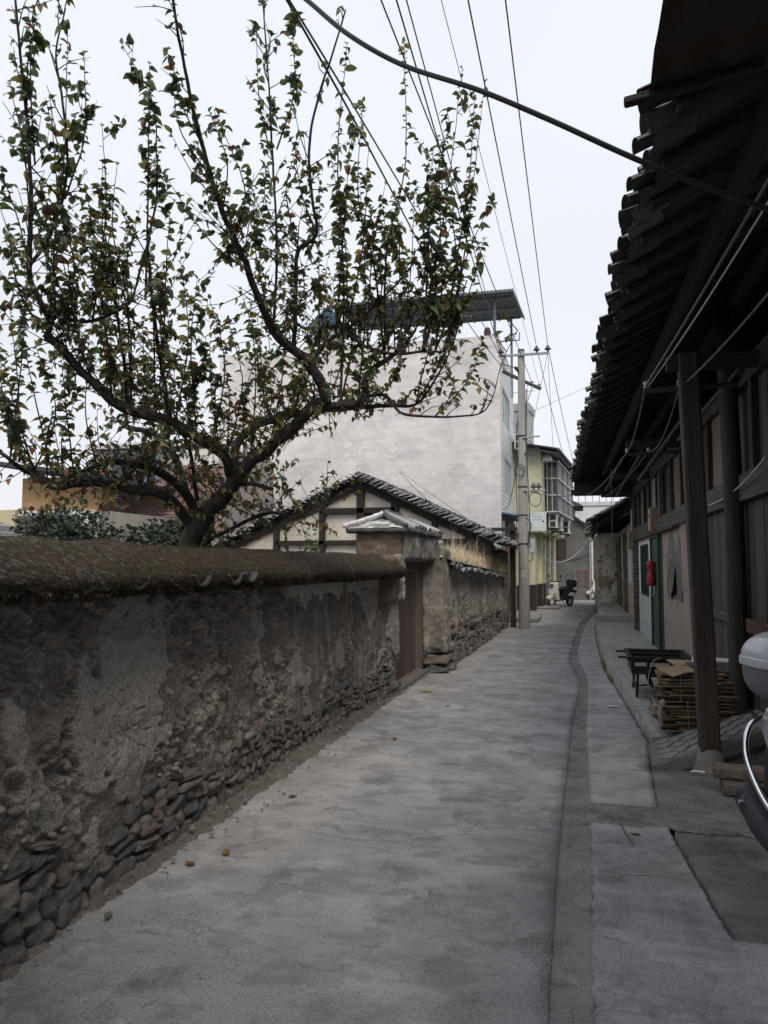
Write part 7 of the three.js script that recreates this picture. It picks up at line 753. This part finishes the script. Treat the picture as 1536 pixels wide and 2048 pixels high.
{
  const blades = []; const blade = (x, y, z, h, lean, w) => { const a = R(0, 6.28), dx = Math.cos(a) * lean, dz = Math.sin(a) * lean, wx = -Math.sin(a) * w, wz = Math.cos(a) * w; const g = grid(1, 4, (i, j) => { const t = j / 4, s = (i - 0.5) * (1 - 0.85 * t); return { p: [x + dx * t * t + wx * s, y + h * t - 0.25 * lean * t * t * t, z + dz * t * t + wz * s] }; }); const k = R(0.7, 1.25); return paint(g, () => [0.68 * k, 0.58 * k, 0.38 * k]); };
  for (let i = 0; i < 7500; i++) { const z = R(-12.8, -20.4), d = fbm(z * 0.8, 3, 2, 2) + 0.5 * sstep(-13, -15, z) - 0.1; if (rnd() > d + 0.35) continue; const x = wallBase(z) - R(-0.04, 0.6); blades.push(blade(x, wall2Top(z) + 0.05, z, R(0.12, 0.4) * (rnd() < 0.1 ? 1.8 : 1), R(0.08, 0.3), R(0.004, 0.01))); }
  for (let i = 0; i < 420; i++) blades.push(blade(-2.35 + R(-0.35, 0.3), 2.0, -20.9 + R(-0.4, 0.4), R(0.08, 0.3), R(0.06, 0.3), 0.009));
  solo('dry_grass', blades, mat('straw_grass', { vc: true, rough: 0.9 }), 'pale dry grass growing along the lower wall top', 'grass', undefined, 'stuff');
  const rg = []; for (const [x, z, n, h] of [[-2.75, -9.75, 18, 0.12], [-2.5, -10.9, 26, 0.26], [-2.45, -11.5, 18, 0.22], [-4.2, -17.0, 10, 0.2]]) for (let k = 0; k < n; k++) rg.push(blade(x + R(-0.1, 0.1), z < -16 ? 3.3 : 2.22, z + R(-0.15, 0.15), R(0.4, 1) * h, R(0.04, 0.16), 0.006)); solo('roof_weeds', rg, mat('roof_straw', { vc: true }), 'thin dry weeds sprouting on the gateway roof', 'weeds', undefined, 'stuff');
  const kw = []; for (let k = 0; k < 160; k++) { const z = pick([-12.6, -13.0, -13.4, -11.6]) + R(-0.3, 0.3); const g = blade(kerbX(z) - R(-0.01, 0.05), 0.0, z, R(0.04, 0.14), R(0.02, 0.1), 0.008); paint(g, () => { const q = rnd(); return q < 0.6 ? [0.11, 0.14, 0.045] : [0.3, 0.27, 0.13]; }); kw.push(g); } solo('kerb_weeds', kw, mat('weed_green', { vc: true }), 'tufts of weeds growing from the kerb joint', 'weeds', undefined, 'stuff');
}
console.log('07_tree', Date.now() - T0);
// ---------- utility pole, cables, fittings ----------
{
  const p = thing('utility_pole', 'pale concrete utility pole with steel crossarms beside the yellow house', 'pole', [-1.52, 0, -20.46]), steel = mat('galvanised', { c: [0.34, 0.36, 0.38], rough: 0.5, metal: 0.4 }), dark = mat('dark_steel', { c: [0.05, 0.05, 0.055], rough: 0.6 }), por = mat('porcelain', { c: [0.07, 0.06, 0.065], rough: 0.25 });
  part(p, 'shaft', paint(cyl(0.148, 0.09, 7.36, 0.03, 3.68, 0, 24), (x, y, z) => { const k = 0.92 + 0.25 * fbm(x * 9, y * 1.1, z * 9, 4) + 0.1 * N3(x * 30, y * 3, z * 30); return [0.5 * k, 0.49 * k, 0.475 * k]; }), mat('pole_concrete', { t: T.plaster, su: 1.2, bump: 0.003, vc: true })); part(p, 'cap', cyl(0.094, 0.085, 0.06, 0.03, 7.36, 0, 20), dark);
  const ins = (x, y, z, par = p) => part(par, 'insulator', new THREE.LatheGeometry([[0.0, 0], [0.02, 0], [0.02, 0.05], [0.085, 0.06], [0.09, 0.08], [0.045, 0.12], [0.05, 0.135], [0.03, 0.17], [0, 0.18]].map((q) => new THREE.Vector2(...q)), 14).translate(x, y, z), por);
  part(p, 'crossarm', box(1.34, 0.06, 0.06, 0.1, 7.22, 0.1), steel); for (const x of [-0.5, 0.44, 0.73]) ins(x, 7.25, 0.1);
  part(p, 'lower_arm', bar([-0.46, 6.8, 0.12], [0.52, 6.36, -0.3], 0.07, 0.08), dark); part(p, 'arm_strut', bar([0.32, 6.42, -0.15], [0.1, 5.75, 0.05], 0.025, 0.025), steel); for (const [x, y, z] of [[-0.4, 6.8, 0.1], [0.3, 6.46, -0.2], [0.48, 6.4, -0.3]]) part(p, 'spool', new THREE.LatheGeometry([[0, 0], [0.05, 0], [0.05, 0.03], [0.03, 0.05], [0.05, 0.07], [0.05, 0.1], [0, 0.1]].map((q) => new THREE.Vector2(...q)), 12).translate(x, y, z), mat('spool_white' + x, { c: [0.5, 0.48, 0.46], rough: 0.3 }));
  for (const y of [5.05, 3.7, 2.95, 2.2]) part(p, 'band', cyl(0.15 - y * 0.0068, 0.15 - y * 0.0068, 0.05, 0.03, y, 0, 20), dark); part(p, 'service_arm', [bar([0.05, 3.6, 0.12], [0.62, 3.58, 0.12], 0.05, 0.05), bar([0.05, 5.0, 0.12], [0.5, 5.02, 0.1], 0.04, 0.04)], steel);
  for (const x of [0.32, 0.45]) ins(x, 3.61, 0.12); part(p, 'bracket', [bar([0.1, 4.6, 0.1], [0.35, 4.5, 0.1], 0.05, 0.05)], dark);
  const ring = (x, y, z, r, n) => { const q = []; for (let k = 0; k <= 60 * n; k++) { const a = (k / 60) * Math.PI * 2; q.push(V(x + Math.cos(a) * (r + 0.008 * Math.sin(k * 0.31)), y + Math.sin(a) * r * 1.25, z + 0.012 * Math.cos(k * 0.17))); } return tube(q, 0.011, 5); }; part(p, 'cable_coil', ring(-0.02, 4.12, 0.17, 0.12, 3), dark); part(p, 'cable_coil', ring(0.36, 3.36, 0.16, 0.15, 2), dark);
  part(p, 'cable_run', [tube([[0.16, 6.3, 0.05], [0.14, 5, 0.06], [0.18, 3.6, 0.08], [0.2, 2.6, 0.1], [0.15, 2.1, 0.1]], 0.014, 5, { smooth: 30 }), tube([[-0.1, 5.4, 0.08], [-0.13, 4, 0.1], [-0.12, 3, 0.12], [-0.15, 2.4, 0.1]], 0.012, 5, { smooth: 30 }), tube([[0.12, 2.9, 0.12], [0.24, 2.7, 0.12], [0.18, 2.45, 0.13], [0.22, 2.1, 0.12]], 0.012, 5, { smooth: 20 })], dark);
  const bill = (y, h, a0, a1, c) => part(p, 'pasted_bill', (() => { const r = 0.152 - y * 0.0078; return grid(8, 6, (i, j) => { const a = lerp(a0, a1, i / 8), yy = y + h * (j / 6); return { p: [0.03 + Math.sin(a) * (r + 0.004), yy + 0.008 * N3(i, j), Math.cos(a) * (r + 0.004)] }; }); })(), mat('bill' + y, { t: T.plaster, su: 0.4, c })); bill(1.32, 0.2, -0.5, 0.5, [0.75, 0.75, 0.76]); bill(1.12, 0.16, -0.2, 0.8, [0.6, 0.62, 0.65]); bill(1.58, 0.14, -0.6, 0.3, [0.55, 0.55, 0.57]);
  const sg = thing('notice_box', 'white box with blue lettering fixed beside the utility pole', 'sign', [-1.17, 2.52, -20.5]); part(sg, 'case', box(0.55, 0.5, 0.14, 0, 0.25, 0, { b: 0.012 }), mat('box_white', { c: [0.72, 0.75, 0.75], rough: 0.4 }));
  const tx = canvasTex(256, 232, (c, w, h) => { c.fillStyle = '#dfe6e6'; c.fillRect(0, 0, w, h); c.strokeStyle = '#5a7f9c'; c.lineWidth = 4; const r = mulberry(3); const glyph = (x, y, s) => { for (let k = 0; k < 5; k++) { c.beginPath(); const hz = r() < 0.5; const a = x + r() * s * 0.7, b = y + r() * s * 0.8; c.moveTo(a, b); c.lineTo(hz ? a + s * 0.5 : a, hz ? b : b + s * 0.5); c.stroke(); } }; for (let k = 0; k < 5; k++) { glyph(96 + k * 24, 34, 22); glyph(96 + k * 24, 72, 22); } c.lineWidth = 2; c.strokeStyle = '#8fa6b2'; for (let k = 0; k < 12; k++) glyph(70 + k * 13, 188, 11); c.fillStyle = '#262626'; c.beginPath(); c.arc(226, 108, 13, 0, 7); c.fill(); }); part(sg, 'face', new THREE.PlaneGeometry(0.5, 0.45).translate(0, 0.25, 0.0745), new THREE.MeshStandardMaterial({ map: tx, roughness: 0.4 })); part(sg, 'clamp', bar([-0.24, 0.3, -0.02], [-0.33, 0.3, 0], 0.05, 0.04), dark);
  const jb = thing('junction_box', 'small pale green junction box below the notice box', 'box', [-1.28, 1.95, -20.5]); part(jb, 'case', box(0.18, 0.36, 0.14, 0, 0.18, 0), mat('box_green', { c: [0.42, 0.48, 0.46], rough: 0.5 })); part(jb, 'lid', box(0.15, 0.3, 0.012, 0, 0.18, 0.074), mat('box_green_lid', { c: [0.48, 0.54, 0.52], rough: 0.5 })); part(jb, 'cable', tube([[0, 0, 0.03], [0.03, -0.12, 0.05], [-0.05, -0.2, 0.05], [-0.14, -0.1, 0.05]], 0.012, 5, { smooth: 14 }), dark); part(jb, 'clamp', bar([-0.08, 0.2, 0], [-0.2, 0.2, 0.0], 0.04, 0.04), dark);
  const dp = thing('timber_stake', 'dark weathered timber post standing against the utility pole', 'post', [-1.8, 0, -20.75]); part(dp, 'shaft', box(0.14, 2.75, 0.14, 0, 1.37, 0), woodM('stake_wood', [0.05, 0.045, 0.042])); part(dp, 'crosspiece', box(0.7, 0.09, 0.1, -0.2, 2.6, 0.12), woodM('stake_wood2', [0.06, 0.05, 0.045]));
  solo('kerb_slab', lumpBox(-2.25, -1.25, 0.0, 0.13, -24.5, -22.6, (x, y, z) => { const k = 1 + 0.2 * fbm(x * 4, y, z * 4, 3); return [k, k, k * 0.98]; }, 0.01, 0.06, 0.02), mat('kerb_cement', { t: T.concrete, su: 2, vc: true }), 'low concrete doorstep slab behind the utility pole', 'step'); solo('kerb_slab', lumpBox(-1.9, -0.85, 0.0, 0.08, -31.8, -29.6, (x, y, z) => { const k = 1 + 0.2 * fbm(x * 4, y, z * 4, 3); return [k, k, k * 0.98]; }, 0.01, 0.08, 0.02), mat('kerb_cement2', { t: T.concrete, su: 2, vc: true }), 'thin concrete doorstep slab before the yellow house', 'step');
}
{ // air conditioners
  const acW = mat('ac_white', { c: [0.68, 0.69, 0.69], rough: 0.45 }), acD = mat('ac_dark', { c: [0.04, 0.045, 0.045], rough: 0.6 });
  const unit = (pos, turn, label) => { const a = thing('air_conditioner', label, 'air conditioner', pos, turn, 'outdoor air conditioner units'); part(a, 'case', box(0.3, 0.56, 0.82, 0, 0.28, 0, { b: 0.015 }), acW); part(a, 'fan_grille', put(new THREE.CylinderGeometry(0.22, 0.22, 0.02, 24), 0.152, 0.28, -0.1, 0, 0, Math.PI / 2), acD); for (const y of [0.15, 0.41]) part(a, 'side_vent', box(0.2, 0.2, 0.012, 0, y, 0.412), acD); for (const z of [-0.28, 0.28]) part(a, 'bracket', [bar([-0.24, -0.02, z], [0.15, -0.02, z], 0.03, 0.03), bar([-0.24, -0.25, z], [0.13, -0.03, z], 0.025, 0.025)], acD); return a; };
  const at = (lx, ly, lz) => { const q = V(lx, ly, lz).applyAxisAngle(V(0, 1, 0), -0.085); return [q.x - 1.4, q.y, q.z - 28.2]; };
  unit(at(0.26, 3.02, -1.55), -0.085, 'air conditioner nearest the balcony front under the barred cage'); unit(at(0.26, 2.98, -3.1), -0.085, 'middle air conditioner under the barred balcony'); unit(at(0.26, 2.98, -5.9), -0.085, 'farthest air conditioner under the barred balcony'); unit([-2.1, 5.7, -27.5], 0, 'air conditioner high on the white-clad side wall behind the pole');
}
{ // cables
  const blk = mat('cable_black', { c: [0.018, 0.018, 0.02], rough: 0.55 }), gry = mat('cable_grey', { c: [0.12, 0.12, 0.13], rough: 0.6 }), wht = mat('cable_white', { c: [0.55, 0.55, 0.54], rough: 0.5 });
  const cab = (pts, r, m, label, smooth, group) => solo('cable', tube(pts, r, 6, smooth ? { smooth } : {}), m, label, 'cable', group);
  cab([[-2.4, 5.6, -4.1], [-1.55, 4.84, -3.72], [-1.38, 4.66, -3.67], [-1.1, 4.33, -3.56], [-0.82, 4.09, -3.5], [-0.41, 3.8, -3.36], [-0.1, 3.58, -3.3], [0.3, 3.31, -3.27], [0.75, 3.08, -3.3], [1.05, 2.96, -3.34], [2.2, 2.6, -3.6]], 0.0125, blk, 'thick black cable sweeping across the sky to the right-hand eaves', 90);
  const G = 'overhead wires running to the utility pole', L = (a, b, d, r, m, l) => cab(sag(a, b, d, 20), r, m, l, 0, G);
  L([-0.79, 7.42, -20.36], [-0.42, 7.35, 14], 0.1, 0.009, blk, 'rightmost overhead wire above the lane'); L([-1.08, 7.42, -20.36], [-0.9, 7.2, 14], 0.05, 0.009, blk, 'second overhead wire from the right above the lane'); L([-2.02, 7.42, -20.36], [-0.95, 7.2, 14], 0.05, 0.008, blk, 'third overhead wire from the right above the lane'); L([-1.92, 6.88, -20.36], [-1.25, 7.6, 14], 0.03, 0.009, blk, 'fourth overhead wire from the right, close to its neighbour'); L([-1.22, 6.5, -20.6], [-2.55, 7.75, 14], 0.02, 0.008, blk, 'fifth overhead wire slanting across to the lower arm'); L([-1.04, 6.46, -20.7], [-1.5, 8.0, 14], 0, 0.004, gry, 'thin grey overhead wire between the black ones');
  cab([[-1.84, 5.41, -4.43], [-1.84, 5.52, -5.4], [-1.86, 5.75, -7.4], [-1.92, 6.2, -11], [-1.95, 6.7, -15.5], [-1.92, 7.0, -20.3]].map((p) => V(...p)), 0.008, blk, 'black cable rising through the tree to the pole', 40, 'cables through the tree'); cab([[-1.95, 5.6, -4.43], [-1.86, 5.5, -5.7], [-1.93, 5.68, -7.4], [-2.05, 6.0, -11], [-2.05, 6.4, -15.5], [-1.75, 6.6, -20.3]].map((p) => V(...p)), 0.009, blk, 'second black cable crossing the first among the leaves', 40, 'cables through the tree');
  const H = 'service wires beyond the pole', S2 = (a, b, d, r, m, l) => cab(sag(a, b, d, 18), r, m, l, 0, H);
  S2([-0.79, 7.42, -20.36], [0.1, 5.6, -44], 0.4, 0.009, blk, 'outermost wire leaving the crossarm towards the hills'); S2([-1.08, 7.42, -20.36], [-0.25, 5.2, -40], 0.35, 0.009, blk, 'inner wire leaving the crossarm over the yellow house'); S2([-0.79, 7.25, -20.36], [-1.0, 5.75, -30], 0.05, 0.006, gry, 'thin wire from the crossarm to the balcony roof'); S2([-0.8, 7.2, -20.36], [-1.3, 5.0, -20.5], 0.02, 0.006, gry, 'thin wire from the crossarm down to the pole arm'); S2([-1.4, 5.0, -20.4], [-0.9, 5.85, -29], 0.15, 0.008, blk, 'wire from the pole band to the yellow roof edge'); S2([-1.4, 5.0, -20.4], [-2.3, 6.9, -24.5], 0.2, 0.006, gry, 'thin wire from the pole to the white-clad wall'); S2([-1.55, 6.3, -20.4], [-2.3, 5.3, -27.2], 0.5, 0.01, blk, 'slack black wire behind the pole by the siding'); S2([-1.6, 4.5, -20.35], [-2.32, 3.4, -24.0], 0.4, 0.01, blk, 'slack wire from the pole to the blue awning'); S2([-1.35, 3.6, -20.4], [0.1, 3.42, -19.4], 0.12, 0.008, blk, 'wire from the pole to the timber house eave end'); S2([-1.05, 2.66, -20.5], [0.3, 2.85, -22], 0.1, 0.008, blk, 'wire from the notice box to the cottage eave'); S2([-1.1, 2.6, -20.5], [-0.9, 2.9, -30], 0.3, 0.009, blk, 'black wire from the notice box along the yellow house'); cab(sag([-1.28, 2.1, -20.6], [0.32, 2.66, -24.5], 0.62, 20), 0.012, wht, 'drooping white cable across the lane end', 0, H);
  S2([-5.4, 4.5, -22.9], [-2.6, 2.35, -17.6], 0.05, 0.008, blk, 'black wire slanting down the rendered wall to the tiled eave'); S2([-5.4, 4.55, -22.9], [-2.0, 2.3, -19], 0.05, 0.006, blk, 'second black wire slanting down the rendered wall'); S2([-1.5, 5.6, -20.5], [6, 11.4, -30], 0.2, 0.005, gry, 'very thin pale wire rising to the right across the sky');
  const E = 'wires under the right-hand eave', S3 = (pts, r, m, l) => cab(pts, r, m, l, 0, E);
  S3(sag([1.0, 3.55, -2.2], [0.55, 3.18, -6.86], 0.03), 0.009, gry, 'grey wire from the awning to the first eave bracket'); S3(sag([1.02, 3.5, -2.2], [0.575, 3.18, -6.86], 0.06), 0.005, wht, 'thin pale wire beside the grey eave wire'); S3(sag([1.1, 3.2, -3.6], [0.83, 3.16, -6.94], 0.05), 0.008, gry, 'inner grey wire ending at the first eave bracket'); S3(sag([0.55, 3.18, -6.86], [0.62, 3.2, -10.95], 0.1), 0.008, gry, 'slack grey wire between the two eave brackets'); S3(sag([0.83, 3.16, -6.94], [0.9, 3.2, -10.95], 0.16), 0.007, gry, 'inner slack wire between the two eave brackets'); S3(sag([0.62, 3.2, -10.95], [0.12, 3.3, -18.6], 0.12), 0.008, gry, 'wire running from the far bracket to the eave end'); S3(sag([0.9, 3.2, -10.95], [0.5, 3.25, -18.8], 0.1), 0.007, gry, 'inner wire running from the far bracket to the gable board'); S3(sag([1.33, 2.45, -6.2], [1.36, 2.35, -9.7], 0.1), 0.007, wht, 'pale wire sagging along the tie beam'); S3(sag([1.27, 2.3, -9.7], [1.2, 2.3, -13.6], 0.06), 0.006, gry, 'grey wire pinned along the beam above the torn sheet'); S3([V(0.44, 3.1, -12), V(0.44, 2.0, -12), V(0.45, 1.9, -12)].map((p) => p), 0.004, gry, 'thin hanging wire below the far bracket');
  const br = (x0, x1, y, z, label) => { const b = thing('insulator_bracket', label, 'bracket', [0, 0, 0], 0, 'insulator brackets under the eave'); part(b, 'arm', bar([x0 - 0.03, y, z], [x1 + 0.45, y + 0.02, z], 0.045, 0.04), woodM('bracket_wood' + z, [0.09, 0.075, 0.065])); for (const x of [x0, x1]) part(b, 'spool', new THREE.LatheGeometry([[0, 0], [0.026, 0], [0.026, 0.018], [0.016, 0.028], [0.026, 0.038], [0.026, 0.06], [0, 0.06]].map((q) => new THREE.Vector2(...q)), 12).translate(x, y + 0.022, z), mat('spool_grey' + z + x, { c: [0.4, 0.39, 0.37], rough: 0.3 })); }; br(0.56, 0.83, 3.14, -6.88, 'wooden insulator bracket on the leaning post'); br(0.62, 0.9, 3.16, -10.96, 'wooden insulator bracket further along the eave');
}
console.log('08', Date.now() - T0);
// ---------- unseen house added behind the viewer: its upper floor and walls shade the near lane ----------
{
  const h = thing('added_shade_house', 'unseen timber house added behind the viewpoint to shade the near lane', 'house'), w = woodM('shade_house_wood', [0.09, 0.075, 0.065]), pl = mat('shade_house_plaster', { t: T.plaster, su: 2, c: [0.42, 0.38, 0.33] });
  part(h, 'upper_floor', box(9, 0.25, 7, 0, 3.3, 5.1), w); part(h, 'upper_wall', box(9, 2.6, 0.2, 0, 4.75, 2.1), pl); part(h, 'side_wall', box(0.3, 6, 6.5, -3.4, 3, 3.5), pl); part(h, 'side_wall', box(0.3, 6, 6.5, 4.4, 3, 3.5), pl); part(h, 'back_wall', box(9, 3, 0.2, 0, 4.7, 6.6), pl);
  part(h, 'roof', [bar([0, 5.7, 1.1], [0, 7.6, 3.4], 10, 0.08), bar([0, 7.6, 3.4], [0, 5.7, 7.6], 10, 0.08)], M.roofTiles[0]); for (let x = -4; x <= 4; x += 1) part(h, 'joist', bar([x, 3.1, 1.65], [x, 3.1, 6.5], 0.1, 0.14), w);
}
renderer.render(scene, camera);
